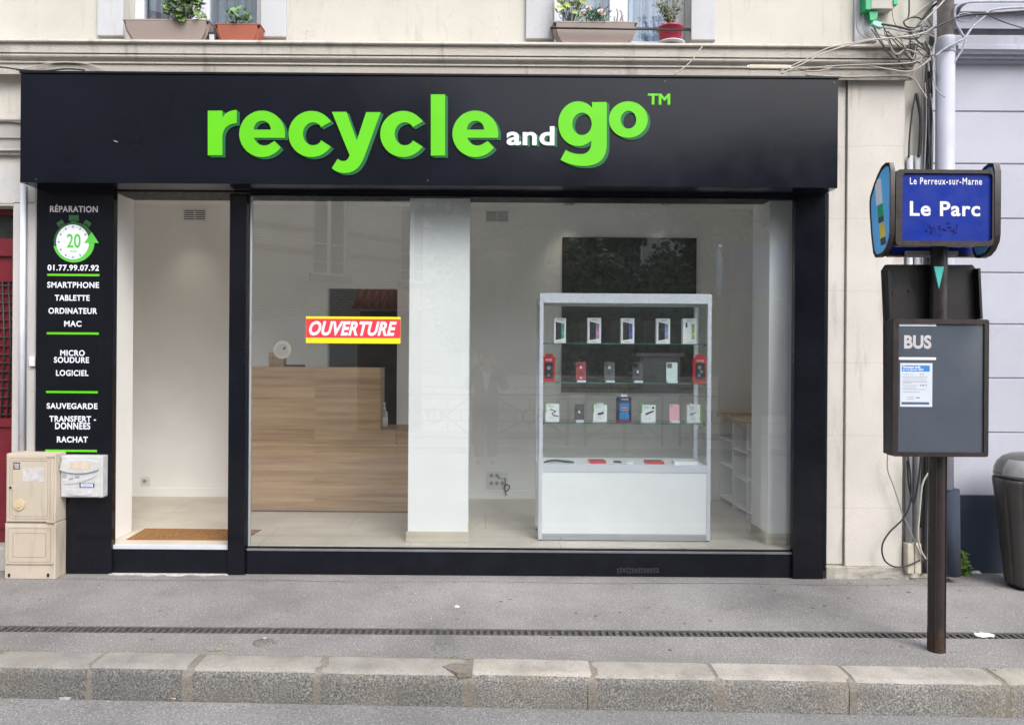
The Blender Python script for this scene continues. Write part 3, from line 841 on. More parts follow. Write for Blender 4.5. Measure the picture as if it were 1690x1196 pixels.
bm = BM(); box(bm, NX0, 12, NY - 0.03, NY + 0.049, -0.1, zpl, 0.004); part('plinth', bm, M_plinth, nb)

# ================================================================== inside the shop
FZ = 0.222; CZ = 3.31; YB = 1.97; XL, XR = -3.78, 2.98
bm = BM(); prism(bm, [(SHOP[0] + 0.0, 0.01), (SHOP[1], 0.01), (SHOP[1], 0.30), (XR, 0.30), (XR, YB), (XL, YB), (XL, 0.30), (SHOP[0], 0.30)], 'z', FZ - 0.05, FZ); struct('shop_floor', bm, M_floor)
bm = BM(); box(bm, XL, XR, 0.301, YB, CZ, CZ + 0.1); struct('shop_ceiling', bm, M_ceil)
DOORH = (WX(541, YB, 476), WX(656, YB, 476), FZ - 0.06, WZ(476, YB, 600))
bm = BM(); wall_holes(bm, XL - 0.1, XR + 0.1, FZ - 0.05, CZ + 0.1, YB, YB + 0.1, [DOORH]); struct('shop_back_wall', bm, M_wall_in)
bm = BM(); box(bm, XL - 0.1, XL, 0.301, YB - 0.001, FZ - 0.05, CZ + 0.1); struct('shop_side_wall', bm, M_wall_in)
bm = BM(); box(bm, XR, XR + 0.1, 0.301, YB - 0.001, FZ - 0.05, CZ + 0.1); struct('shop_side_wall', bm, M_wall_in)
bm = BM(); wall_holes(bm, XL, XR, FZ, CZ, 0.302, 0.33, [(SHOP[0], SHOP[1], FZ - 1, SHOP[3])]); struct('shop_front_wall_lining', bm, M_wall_in)
bm = BM()
for a, b in ((XL, DOORH[0]), (DOORH[1], XR)): box(bm, a, b, YB - 0.012, YB - 0.001, FZ, FZ + 0.095, 0.003)
struct('skirting', bm, M_wall_in)
# dim back room behind the doorway
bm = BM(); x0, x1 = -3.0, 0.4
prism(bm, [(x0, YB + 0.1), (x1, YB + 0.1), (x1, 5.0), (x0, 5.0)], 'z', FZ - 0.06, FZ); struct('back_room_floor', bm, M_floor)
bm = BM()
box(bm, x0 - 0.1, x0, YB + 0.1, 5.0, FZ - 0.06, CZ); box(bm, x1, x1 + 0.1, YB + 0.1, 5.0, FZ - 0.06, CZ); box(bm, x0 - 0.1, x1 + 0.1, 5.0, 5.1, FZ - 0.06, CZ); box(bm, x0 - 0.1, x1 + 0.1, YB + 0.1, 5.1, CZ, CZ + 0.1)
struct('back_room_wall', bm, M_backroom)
# jambs (thickness of the outer wall)
bm = BM(); box(bm, SHOP[0] - 0.05, WX(188, 0.1), 0.0, 0.42, FZ, SHOP[3] + 0.32); struct('doorway_jamb', bm, M_wall_in)
# white pillar and right pillar, each with a tile skirting
pl = thing('white_pillar', (WX(724, 0.13), 0.25, FZ), 'square white pillar with beige tile base behind the shop window beside wooden counter', 'pillar')
bm = BM(); box(bm, WX(675, 0.14), WX(774, 0.14), 0.14, 0.42, FZ, CZ); part('shaft', bm, M_wall_in, pl)
bm = BM(); x0, x1 = WX(671.5, 0.12), WX(776, 0.12)
box(bm, x0, x1, 0.125, 0.14, FZ, FZ + 0.085); box(bm, x0, WX(675, 0.14), 0.1405, 0.43, FZ, FZ + 0.084); box(bm, WX(774, 0.14), x1, 0.1405, 0.43, FZ, FZ + 0.11); part('tile_base', bm, M_skirt, pl)
pr = thing('white_pillar', (WX(1290, 0.13), 0.3, FZ), 'white wall pier with beige tile base just inside the window by the right black pier', 'pillar')
pr['label'] = 'white wall pier with beige tile base standing next to the low shelving unit'
bm = BM(); box(bm, WX(1269, 0.14), SHOP[1] + 0.25, 0.14, 0.52, FZ, CZ); part('shaft', bm, M_wall_in, pr)
bm = BM(); x0 = WX(1267, 0.12)
box(bm, x0, SHOP[1] + 0.2, 0.125, 0.14, FZ, FZ + 0.09); box(bm, x0, WX(1269, 0.14), 0.1405, 0.53, FZ, FZ + 0.089); part('tile_base', bm, M_skirt, pr)

# ================================================================== black shop front
sf = thing('shop_front', (WX(850, 0), 0, 0), 'glossy black shop front framing an open doorway and one wide display window', 'shop front')
YF = -0.062
def P4(bm, quadpx, y0, y1):
    """slab whose front face has those four photo corners (tl, tr, br, bl) at depth y0"""
    pts = [W(u, v, y0) for u, v in quadpx]
    prism(bm, [(p.x, p.z) for p in pts], 'y', y0, y1)
zpb = 0.006
bm = BM(); x0, x1 = WX(58.5, YF, 620), WX(186, YF, 620); box(bm, x0, x1, YF, 0.0, zpb, WZ(300, YF), 0.003); part('pier', bm, M_black, sf)
bm = BM(); x0, x1 = WX(1310.5, YF, 640), WX(1361, YF, 640); box(bm, x0, x1, YF, 0.0, zpb - 0.004, WZ(300, YF), 0.003); part('pier', bm, M_black, sf)
bm = BM(); box(bm, WX(1362, -0.03, 640) - 0.002, WX(1366, -0.03, 640), -0.03, 0.0, 0.06, WZ(316, 0), 0.002); part('edge_trim', bm, M_blackmat, sf)
zl0 = WZ(325.5, -0.03, 803)
bm = BM(); box(bm, WX(186, -0.03) + 0.002, WX(1310.5, -0.03) - 0.002, -0.03, 0.29, WZ(320.5, -0.03), WZ(296, YF), 0.003); part('lintel', bm, M_blackmat, sf)
bm = BM()
x0, x1 = WX(377.5, YF, 620), WX(405, YF, 620)
prism(bm, [(x0, YF), (x1, YF), (x1 + 0.012, -0.02), (x1 + 0.012, 0.05), (x0, 0.05)], 'z', 0.004, WZ(319.8, YF, 390)); part('post', bm, M_black, sf)
bm = BM(); box(bm, WX(186, -0.03) + 0.002, x0 - 0.001, -0.034, 0.0, 0.004, FZ - 0.031, 0.002); part('plinth', bm, M_blackmat, sf)
bm = BM(); box(bm, x1 + 0.013, WX(1310.5, -0.03) - 0.002, -0.034, 0.0, 0.004, WZ(911, -0.034), 0.003); part('plinth', bm, M_blackmat, sf)
bm = BM(); box(bm, WX(186, -0.03) + 0.004, x0 - 0.001, -0.036, 0.008, FZ - 0.030, FZ + 0.002, 0.003); part('threshold', bm, M_pipe_white, sf)
WXA, WXB = x1 + 0.013, WX(1310.5, -0.03) - 0.002
WZ0, WZ1 = WZ(903, 0), WZ(326.5, 0)
bm = BM(); box(bm, WXA, WXB, -0.040, -0.0, WZ(911, -0.034) + 0.001, WZ(907.5, -0.034), 0.002); part('sill_trim', bm, mat('dull_trim', (0.16, 0.165, 0.18), 0.5), sf)
bm = BM(); box(bm, WXA, WXB, -0.024, 0.0, WZ(907.3, -0.034), WZ0 - 0.0, 0.002); part('window_frame', bm, M_blackmat, sf)
bm = BM(); box(bm, WXA, WXB, -0.022, 0.025, WZ1, WZ(320.7, -0.03), 0.002); part('window_frame', bm, M_blackmat, sf)
bm = BM(); box(bm, WXA, WXA + 0.014, -0.012, 0.02, WZ0, WZ1, 0.002); part('edge_seal', bm, M_alu2, sf)
bm = BM(); box(bm, WXA + 0.014, WXB, 0.002, 0.012, WZ0 - 0.004, WZ1 + 0.004)
part('window_pane', bm, M_pane, sf)
# perforated vent in the plinth
bm = BM()
for i in range(14):
    for j in range(2):
        p = W(1020 + i * 5.0, 938.5 + j * 4.6 + R.uniform(-0.8, 0.8), -0.0345)
        a = [(p.x + 0.0085 * math.cos(t), p.z + 0.008 * math.sin(t)) for t in [2 * math.pi * k / 12 for k in range(12)]]
        b = [(p.x + 0.0062 * math.cos(t), p.z + 0.0057 * math.sin(t)) for t in [2 * math.pi * k / 12 for k in range(12)]]
        frame_prism(bm, a, b, -0.037, -0.0335)
part('vent_holes', bm, M_iron, sf)

# ---------------------------------------------------------------- fascia sign
YS = -0.28
fs = thing('fascia_sign', (WX(708, YS), YS / 2, WZ(306, YS)), 'long black fascia sign box with raised green lettering above the shop front', 'sign')
sx0, sx1 = WX(33.5, YS, 210), WX(1383, YS, 218)
sz0, sz1 = WZ(306.5, YS), WZ(127, YS)
seam = WX(706, YS)
bm = BM(); box(bm, sx0, seam - 0.0003, YS, -0.004, sz0, sz1, 0.003); box(bm, seam + 0.0003, sx1, YS, -0.004, sz0, sz1, 0.003)
part('panel', bm, M_fascia, fs)
bm = BM(); box(bm, sx0 - 0.006, sx1 + 0.004, YS - 0.010, -0.001, sz1 + 0.001, sz1 + 0.020, 0.004)
part('top_flashing', bm, M_blackmat, fs)
for u, v in ((1097, 135), (1376, 137), (706, 298), (60, 296)):
    bm = BM(); p = W(u, v, YS); disc(bm, p.x, p.z, 0.009, YS - 0.004, YS - 0.0002, 12); part('screw', bm, M_dark, fs)
def glyph(splines, scale, ou, ov, dx=0.0):
    """outline in zoomed photo coordinates -> splines in photo pixels"""
    return [[((x + dx) / scale + ou, y / scale + ov) for x, y in s] for s in splines]
e_out = ell(389, 346, 142, 144, 10, -324) + [(465, 390)] + ell(402, 352, 66, 66, 52, 164, 12)
E_ = [e_out, [(443, 320), (337, 320)] + ell(390, 320, 53, 55, 180, 360, 16)[1:-1]]
E_[1] = [(337, 320)] + ell(390, 320, 53, 55, 180, 360, 16)[1:-1] + [(443, 320)]
c_out = [(815, 270)] + ell(694, 347, 142, 143, -37, -323) + [(815, 425), (752, 385)] + ell(704, 346, 63, 71, 42, 318, 24) + [(752, 306)]
r_out = [(53, 203), (143, 203), (143, 247)] + bez((143, 247), (160, 215), (190, 200), (232, 199)) + [(232, 281)] + bez((232, 281), (175, 281), (143, 315), (143, 372)) + [(143, 478), (53, 478)]
y_out = [(820, 210), (910, 210), (974, 388), (1032, 212), (1122, 212), (1020, 490)] + bez((1020, 490), (990, 565), (950, 588), (900, 588)) + bez((900, 588), (865, 588), (838, 575), (820, 557)) + [(856, 500)] + bez((856, 500), (868, 510), (880, 514), (893, 514)) + bez((893, 514), (912, 514), (922, 500), (930, 478))
l_out = [(1432, 102), (1520, 102), (1520, 480), (1432, 480)]
g_out = [(1000, 168), (1102, 168), (1102, 460)] + bez((1102, 460), (1102, 560), (1050, 612), (945, 613)) + bez((945, 613), (880, 613), (830, 598), (780, 570)) + [(817, 500)] + bez((817, 500), (850, 522), (885, 530), (920, 530)) + bez((920, 530), (970, 530), (997, 500), (995, 435)) + ell(903, 319, 138, 156, 52, 318, 36) + [(1000, 205)]
g_in = ell(930, 320, 67, 78, 0, 354, 30)
o_out = ell(1252, 290, 135, 127, 0, 354, 36); o_in = ell(1253, 291, 54, 62, 0, 354, 30)
S1, O1, S2, O2 = 3.7556, (330, 130), 4.225, (740, 130)
LET = [glyph([r_out], S1, *O1), glyph(E_, S1, *O1), glyph([c_out], S1, *O1), glyph([y_out], S1, *O1), glyph([c_out], S1, *O1, 567), glyph([l_out], S1, *O1), glyph(E_, S1, *O1, 1318), glyph([g_out, g_in], S2, *O2), glyph([o_out, o_in], S2, *O2)]
def letter(splines, shadow=(4.6, 3.3)):
    vs, fs_ = mesh_from_curve(splines, extrude=0.5)
    zz = 0.5
    bm = BM(); add_vf(bm, vs, fs_, lambda v: Vector((W(v.x, v.y, YS).x, YS - 0.0125 + (v.z / zz) * 0.0015 - 0.001, W(v.x, v.y, YS).z)))
    o = part('letter', bm, M_green, fs)
    if shadow:
        bm = BM(); n = 6
        for k in range(1, n + 1):
            t = k / n
            add_vf(bm, vs, fs_, lambda v: Vector((W(v.x + shadow[0] * t, v.y + shadow[1] * t, YS).x, YS - 0.0108 + 0.0016 * t + (v.z / zz) * 0.0001, W(v.x + shadow[0] * t, v.y + shadow[1] * t, YS).z)))
        part('drop_shadow', bm, M_dgreen, o)
for s in LET: letter(s)
bm = BM(); text_px(bm, 'TM', 1069, 155, 1106, 173.5, YS - 0.001, 0.035, 0.003); part('letter', bm, M_green, fs)
# the small word in white with its green shadow
bm = BM(); text_px(bm, 'and', 836, 208.5, 915, 240.5, YS - 0.011, 0.026, 0.003, 1.06)
aw = part('lettering', bm, M_white, fs)
bm = BM()
for k in range(1, 6): text_px(bm, 'and', 836 + k * 0.85, 208.5 + 0.55 * k, 915 + k * 0.85, 240.5 + 0.55 * k, YS - 0.0105 + 0.0016 * k, 0.026, 0.0012, 1.06)
part('drop_shadow', bm, M_dgreen, aw)
bm = BM(); p = W(191, 233, YS)
prism(bm, [(p.x - 0.015, p.z + 0.006), (p.x + 0.016, p.z - 0.004), (p.x + 0.016, p.z - 0.010), (p.x - 0.015, p.z)], 'y', YS - 0.0012, YS + 0.001); part('scratch', bm, M_alu2, fs)

# ---------------------------------------------------------------- service board on the left pier
YP = YF - 0.006
sb = thing('service_board', (WX(123, YP), YP, WZ(748, YP, 120)), 'tall narrow black board listing repair services in white under a green stopwatch', 'sign board')
bm = BM(); box(bm, WX(59.5, YP, 520), WX(186.5, YP, 520), YP, YF - 0.0005, WZ(746, YP, 120), WZ(306, YP, 120), 0.002); part('panel', bm, M_board, sb)
YT = YP - 0.0004
for s, u0, v0, u1, v1, m in (('RÉPARATION', 82.5, 338, 161.5, 350.5, M_greywhite), ('01.77.99.07.92', 78.5, 437, 163.5, 447, M_white), ('SMARTPHONE', 78, 465.3, 163.5, 475.2, M_white), ('TABLETTE', 90.5, 486.7, 148, 496.3, M_white),
        ('ORDINATEUR', 80, 508, 160.5, 518, M_white), ('MAC', 106, 529.3, 134.5, 539, M_white), ('MICRO', 99.5, 577.5, 140, 587.3, M_white), ('SOUDURE', 89, 589, 147, 598.8, M_white), ('LOGICIEL', 92.5, 610.5, 146, 620.3, M_white),
        ('SAUVEGARDE', 77, 665, 161, 674.7, M_white), ('TRANSFERT -', 81.5, 686, 158.5, 696, M_white), ('DONNÉES', 91, 694.2, 149, 708.3, M_white), ('RACHAT', 94, 720, 145, 730, M_white)):
    if 'É' in s and s != 'DONNÉES': v0 -= 0.6
    bm = BM(); text_px(bm, s, u0, v0, u1, v1, YT, 0.030, 0.0012, 1.10); part('lettering', bm, m, sb)
for u0, v0, u1 in ((78, 452, 164), (77, 548.3, 163), (76, 645, 161.5), (74.5, 741.8, 160)):
    bm = BM(); pbox(bm, u0, v0, u1, v0 + 3.6, YT - 0.001, YT + 0.0002); part('green_rule', bm, M_green, sb)
# stopwatch emblem: photo zoom origin (70,340) scale 11.96
def Z7(x, y): return (x / 11.96 + 70, y / 11.96 + 340)
def flat(splines, y, t, name, m, parent):
    vs, f_ = mesh_from_curve([[Z7(*p) for p in s] for s in splines], extrude=0.5)
    bm = BM(); add_vf(bm, vs, f_, lambda v: Vector((W(v.x, v.y, YP).x, y - t * (0.5 + v.z), W(v.x, v.y, YP).z))); return part(name, bm, m, parent)
body = [ell(625, 715, 400, 392, 0, 354, 48)]
def rrot(cx, cy, w, h, a):
    c, s = math.cos(rad(a)), math.sin(rad(a))
    return [(cx + x * c - y * s, cy + x * s + y * c) for x, y in ((-w, -h), (w, -h), (w, h), (-w, h))]
sw = flat(body, YT, 0.0006, 'stopwatch', M_watch, sb)
for cx, cy, w, h, a in ((622, 238, 98, 58, 0), (622, 312, 62, 30, 0), (358, 345, 66, 48, -32), (395, 392, 34, 34, -32), (888, 345, 66, 48, 32), (852, 388, 34, 34, 32)):
    flat([rrot(cx, cy, w, h, a)], YT - 0.0001, 0.0006, 'button', M_watch, sw)
arc = ell(625, 715, 405, 400, 168, 2, 40) + ell(612, 712, 328, 342, 2, 168, 40)
arc = ell(625, 715, 407, 400, 170, 3, 40) + [(905, 735)] + ell(598, 712, 325, 343, 8, 165, 40)
flat([arc], YT - 0.0014, 0.0006, 'arrow_band', M_arrow, sw)
flat([ell(600, 712, 325, 343, 0, 354, 48)], YT - 0.0008, 0.0006, 'dial', M_white, sw)
flat([[(975, 515), (1118, 732), (828, 732)]], YT - 0.0022, 0.0006, 'arrow_head', M_arrow, sw)
bm = BM()
for k in range(60):
    a = rad(k * 6); big = k % 5 == 0
    if 70 < (k * 6) < 125: continue
    r0, r1, wd = (0.80, 0.935, 11) if big else (0.86, 0.925, 3.5)
    ca, sa = math.sin(a), -math.cos(a)
    q = []
    for rr_, sgn in ((r0, -1), (r0, 1), (r1, 1), (r1, -1)):
        q.append(Z7(606 + ca * 325 * rr_ - sa * wd * sgn, 712 + sa * 343 * rr_ + ca * wd * sgn))
    prism(bm, [(W(u, v, YP).x, W(u, v, YP).z) for u, v in q], 'y', YT - 0.0017, YT - 0.0013)
part('dial_marks', bm, M_dgreen, sw)
u0, v0 = Z7(482, 548); u1, v1 = Z7(756, 828)
bm = BM(); text_px(bm, '20', u0, v0, u1, v1, YT - 0.0015, 0.02, 0.0008); part('lettering', bm, M_arrow, sw)
u0, v0 = Z7(545, 858); u1, v1 = Z7(682, 920)
bm = BM(); text_px(bm, 'min', u0, v0, u1, v1, YT - 0.0015, 0.008, 0.0008); part('lettering', bm, M_arrow, sw)

# ---------------------------------------------------------------- stickers on the glass
YG = 0.002
ob = thing('opening_banner', (WX(583, YG), YG, WZ(566, YG, 583)), 'red and yellow opening banner with white slanted letters stuck on the window', 'banner')
bm = BM(); pbox(bm, 505, 522.5, 661, 566.5, YG - 0.0018, YG - 0.0004); part('sheet', bm, M_yellow, ob)
bm = BM(); pbox(bm, 505.2, 526.3, 660.8, 557.5, YG - 0.0024, YG - 0.0019); part('red_field', bm, M_red, ob)
bm = BM(); text_px(bm, 'OUVERTURE', 510, 530, 655, 554, YG - 0.0025, 0.036, 0.001, 1.04, 0.30); part('lettering', bm, M_white, ob)
rs = thing('round_sticker', (WX(466, YG), YG, WZ(592, YG, 466)), 'small round pale sticker with barred grey symbol on the window over the counter end', 'sticker')
p = W(466, 577, YG); k = D / F
bm = BM(); ring(bm, p.x, p.z, 9.6 * k, 15.0 * k, YG - 0.002, YG - 0.0006); part('pale_ring', bm, mat('pale_sticker', (0.23, 0.215, 0.175), 0.6), rs)
bm = BM(); disc(bm, p.x, p.z, 9.5 * k, YG - 0.0016, YG - 0.0006); part('grey_disc', bm, mat('sticker_grey', (0.17, 0.175, 0.195), 0.6), rs)
bm = BM()
for a, w, off in ((-35, 1.3, 0), (20, 1.0, 2.5), (-70, 0.9, -3)):
    c, s = math.cos(rad(-a)), math.sin(rad(-a))
    prism(bm, [(p.x + (x * c - y * s) * k, p.z + (x * s + y * c) * k) for x, y in ((-8, -w + off), (8, -w + off), (8, w + off), (-8, w + off))], 'y', YG - 0.0021, YG - 0.0017 + 0.0001 * w)
part('bar', bm, MATS['pale_sticker'], rs)

# ================================================================== furniture inside
# wooden counter: tall front panel, lower worktop at its end
ct = thing('reception_counter', (WX(520, 1.24), 1.4, FZ), 'wooden reception counter with tall plank front and a lower worktop end', 'counter')
cx0, cxm, cx1 = WX(398, 1.24), WX(628, 1.24, 650), WX(720, 1.24)
zt, zl, zs = WZ(605.5, 1.24, 520), WZ(709, 1.24, 650), WZ(726.5, 1.24, 540)
zb = FZ + 0.012
bm = BM(); box(bm, cx0, cxm, 1.24, 1.262, zs + 0.001, zt, 0.001); box(bm, cxm + 0.0005, cx1, 1.24, 1.262, zs + 0.001, zl - 0.022, 0.001); part('upper_panel', bm, M_oak, ct)
bm = BM(); box(bm, cx0, cx1, 1.24, 1.262, zb, zs - 0.0015, 0.001); part('lower_panel', bm, M_oak, ct)
bm = BM(); box(bm, cx0, cxm, 1.264, 1.52, zt - 0.03, zt - 0.004); part('shelf_top', bm, M_oak2, ct)
bm = BM(); box(bm, cxm - 0.02, cx1, 1.242, 1.80, zl - 0.021, zl, 0.002); part('worktop', bm, M_oak2, ct)
bm = BM(); box(bm, cx0 + 0.004, cx0 + 0.024, 1.264, 1.52, FZ, zt - 0.031); part('end_panel', bm, M_oak2, ct)
bm = BM(); box(bm, cxm - 0.018, cxm - 0.001, 1.264, 1.52, zl + 0.001, zt - 0.031); part('end_panel', bm, M_oak2, ct)
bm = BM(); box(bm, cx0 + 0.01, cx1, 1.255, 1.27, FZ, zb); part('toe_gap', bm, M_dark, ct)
# things on it
bx = thing('wooden_box', (WX(455, 1.40), 1.40, zt - 0.004), 'small pale wooden box standing on top of the counter', 'box')
bm = BM(); pbox(bm, 443.5, 582, 449.5, 605.5, 1.34, 1.46, 0.001); pbox(bm, 450, 581, 468, 605.5, 1.35, 1.46, 0.001); part('side', bm, M_oak2, bx)
bm = BM(); pbox(bm, 445, 581, 467, 582.5, 1.355, 1.455); part('lid', bm, mat('pale_box_wood', (0.55, 0.40, 0.25), 0.6), bx)
bm = BM(); pbox(bm, 467.5, 601.8, 498, 605.5, 1.36, 1.50, 0.002); solo('tablet', bm, M_dark, 'thin dark tablet lying flat on the counter beside the wooden box', 'tablet')
sz = thing('soap_dispenser', (WX(634, 1.45), 1.45, zl), 'clear pump bottle of hand gel on the low counter end', 'bottle')
x, y, z = WX(634.5, 1.45, 690), 1.45, zl
bm = BM(); lathe(bm, [(0.030, z), (0.034, z + 0.006), (0.034, z + 0.135), (0.026, z + 0.16), (0.012, z + 0.172), (0.012, z + 0.178)], x, y, 20); part('bottle', bm, mat('cloudy_plastic', (0.42, 0.45, 0.44), 0.2), sz)
bm = BM(); lathe(bm, [(0.014, z + 0.1785), (0.014, z + 0.198), (0.006, z + 0.2), (0.006, z + 0.232)], x, y, 14); box(bm, x - 0.012, x + 0.012, y - 0.04, y + 0.012, z + 0.2325, z + 0.245, 0.003); part('pump', bm, M_plastic_w, sz)
bm = BM(); lathe(bm, [(0.0346, z + 0.02), (0.0346, z + 0.105)], x, y, 20); part('bottle_label', bm, M_plastic_w, sz)
# door mat
bm = BM(); a, b, c, d = W(207, 893, 0), W(396, 893, 0), 0, 0
def GF(u, v):
    y = -(u - VU) * sn + (v - VV) * cs; dd = (ZC - FZ) * F / y
    return (((u - VU) * cs + (v - VV) * sn) * dd / F, dd - D)
q = [GF(208, 890.5), GF(402, 891.5), GF(432, 874), GF(240, 872)]
prism(bm, q, 'z', FZ - 0.0, FZ + 0.004); solo('door_mat', bm, M_mat, 'brown coir door mat set in the floor inside the open doorway', 'mat')
# wall vents, sockets, ceiling lights
def vent(u0, v0, u1, v1, label):
    t = thing('air_vent', (WX((u0 + u1) / 2, YB), YB, WZ(v1, YB)), label, 'vent', 'air vents on the back wall')
    bm = BM(); a, b = W(u0, (v0 + v1) / 2, YB - 0.01), W(u1, (v0 + v1) / 2, YB - 0.01); z0, z1 = W((u0 + u1) / 2, v1, YB - 0.01).z, W((u0 + u1) / 2, v0, YB - 0.01).z
    frame_prism(bm, rrect(a.x, b.x, z0, z1, 0.002, 1), rrect(a.x + 0.008, b.x - 0.008, z0 + 0.008, z1 - 0.008, 0.002, 1), YB - 0.014, YB - 0.001); part('frame', bm, M_plastic_w, t)
    bm = BM(); box(bm, a.x + 0.008, b.x - 0.008, YB - 0.003, YB - 0.0015, z0 + 0.008, z1 - 0.008); part('shade_sheet', bm, M_backroom, t)  # dark sheet painted for the shade behind the slats
    bm = BM(); n = 6
    for i in range(n):
        z = z0 + 0.012 + (z1 - z0 - 0.024) * i / (n - 1)
        box(bm, a.x + 0.008, b.x - 0.008, YB - 0.012, YB - 0.004, z - 0.0055, z + 0.0055)
    box(bm, (a.x + b.x) / 2 - 0.004, (a.x + b.x) / 2 + 0.004, YB - 0.013, YB - 0.004, z0 + 0.008, z1 - 0.008)
    part('slats', bm, M_plastic_w, t)
vent(302.5, 344.5, 340, 364.5, 'white slatted air vent high on the back wall above the doorway mat')
vent(801.5, 347, 839.5, 367, 'white slatted air vent high on the back wall near the dark panel')
M_sock = mat('socket_shade_grey', (0.42, 0.42, 0.42), 0.5)  # ring shading of the sockets put into the grey
def socket(x, z, parent):
    bm = BM(); ring(bm, x, z, 0.017, 0.021, YB - 0.020, YB - 0.012, 20); disc(bm, x, z, 0.0168, YB - 0.0135, YB - 0.012, 20)
    o = part('socket', bm, M_sock, parent)
    bm = BM()
    for dx, dz in ((-0.008, -0.002), (0.008, -0.002), (0, 0.009)): disc(bm, x + dx, z + dz, 0.0032, YB - 0.0145, YB - 0.0132, 10)
    part('pin_hole', bm, M_dark, o)
def plate(u0, v0, u1, v1, label, spots, name='wall_socket'):
    t = thing(name, (WX((u0 + u1) / 2, YB), YB, WZ(v1, YB)), label, 'socket')
    bm = BM(); pbox(bm, u0, v0, u1, v1, YB - 0.012, YB - 0.0005, 0.003); pbox(bm, u0 + 0.8, v0 + 0.8, u1 - 0.8, v1 - 0.8, YB - 0.0005 - 0.03, YB - 0.0125) if False else None; part('plate', bm, M_plastic_w, t)
    for u, v in spots:
        p = W(u, v, YB - 0.012); socket(p.x, p.z, t)
    return t
plate(231, 786.5, 247, 801, 'single white wall socket just above the skirting inside the doorway', [(238.5, 793.5)])
t = plate(802, 777.5, 838.5, 807, 'white block of six wall sockets with a plugged black lead', [(811, 784.5), (820, 784.5), (811, 797), (820, 797), (829, 797)], 'socket_block')
bm = BM(); pbox(bm, 825, 780, 834, 789, YB - 0.035, YB - 0.0125, 0.003); part('plug', bm, M_plastic_w, t)
pts = [W(u, v, YB - 0.04) for u, v in ((833, 788), (834, 796), (832, 806), (837, 810), (841, 803), (836, 799), (833, 806), (835, 815), (836, 817))]
bm = BM(); tube(bm, smooth_path(pts), 0.006, 6); tube(bm, [W(822, 788, YB - 0.02), W(833, 788.5, YB - 0.02)], 0.006, 6); part('lead', bm, M_dark, t)
for u, v, lab in ((295, 327.5, 'recessed ceiling spotlight seen through the open doorway'), (938, 336.5, 'recessed ceiling spotlight above the dark wall panel'), (1097, 337, 'recessed ceiling spotlight nearer the low shelving unit')):
    yv = -(u - VU) * sn + (v - VV) * cs; dd = (CZ - ZC) * F / -yv
    x, y = (u - VU) * dd / F, dd - D
    t = thing('ceiling_spotlight', (x, y, CZ), lab, 'spotlight', 'recessed ceiling spotlights')
    bm = BM(); lathe(bm, [(0.052, CZ - 0.001), (0.052, CZ - 0.006), (0.036, CZ - 0.006), (0.036, CZ - 0.0015)], x, y, 24); part('trim_ring', bm, M_alu2, t)
    bm = BM(); lathe(bm, [(0.035, CZ - 0.004), (0.0001, CZ - 0.004)], x, y, 24); part('bulb_glass', bm, M_plastic_w, t)
    la = bpy.data.lights.new('spotlight_lamp', 'SPOT'); la.energy = 4.0; la.spot_size = rad(80); la.spot_blend = 1.0; la.shadow_soft_size = 0.035; la.color = (1.0, 0.87, 0.70)
    lo_ = bpy.data.objects.new('spotlight_lamp', la); COL.objects.link(lo_); lo_.parent = t; lo_.location = (0, 0, -0.03)
# big dark panel on the back wall
bm = BM(); pbox(bm, 927.5, 392, 1149, 648, YB - 0.03, YB - 0.001, 0.002); solo('dark_wall_panel', bm, M_darkwall, 'large black rectangular panel on the back wall behind the display cabinet', 'wall panel')
# low shelving unit along the right wall
su = thing('shelving_unit', (2.7, 1.4, FZ), 'low white open shelving unit with wooden top against the side wall', 'shelf')
XS = 2.47; zt2 = WZ(681, YB, 1191)
bm = BM(); box(bm, XS - 0.03, XR - 0.001, 0.72, YB - 0.002, zt2 - 0.03, zt2, 0.002); part('wooden_top', bm, M_oak2, su)
ys = [0.74, 1.14, 1.55, YB - 0.004]
for y in ys:
    bm = BM(); box(bm, XS, XR - 0.02, y - 0.018, y, FZ, zt2 - 0.031); part('upright', bm, M_white_lam, su)
bm = BM(); box(bm, XR - 0.019, XR - 0.002, 0.722, YB - 0.003, FZ, zt2 - 0.031); part('back_board', bm, M_white_lam, su)
for i, (a, b) in enumerate(zip(ys, ys[1:])):
    for z in ((FZ + 0.05, FZ + 0.36, FZ + 0.64), (FZ + 0.05, FZ + 0.33, FZ + 0.60), (FZ + 0.05, FZ + 0.40, FZ + 0.66))[i]:
        bm = BM(); box(bm, XS + 0.004, XR - 0.02, a + 0.0005, b - 0.0185, z, z + 0.018); part('shelf', bm, M_white_lam, su)
bm = BM()
for y in ys[1:]:
    for k in range(22):
        for xx in (XS + 0.05, XS + 0.30): disc(bm, xx, FZ + 0.08 + k * 0.038, 0.003, y - 0.0192, y - 0.0181, 8)
part('peg_holes', bm, M_dark, su)

# ================================================================== display cabinet
YC0, YC1 = 0.20, 0.62
dc = thing('display_cabinet', (WX(1031, YC0), 0.41, FZ), 'tall white framed glass display cabinet filled with phones behind the window', 'display cabinet')
xl, xr = WX(889.5, YC0, 690), WX(1173.5, YC0, 690)
def CZv(v, u=1031, y=YC0): return WZ(v, y, u)
ztop, zf, zb1, zb2, zb3, zb4 = CZv(484.5), CZv(500.5), CZv(766), CZv(779.5), CZv(881), CZv(891)
pw = WX(896, YC0) - WX(889.5, YC0)
for a in (xl, xr - pw):
    for b in (YC0, YC1 - pw):
        bm = BM(); box(bm, a, a + pw, b, b + pw, zb4, ztop - 0.002, 0.003); part('post', bm, M_alu, dc)
bm = BM(); box(bm, xl + pw, xr - pw, YC0 + 0.001, YC0 + pw - 0.001, zf, ztop, 0.002); box(bm, xl + pw, xr - pw, YC1 - pw + 0.001, YC1 - 0.001, zf, ztop, 0.002)
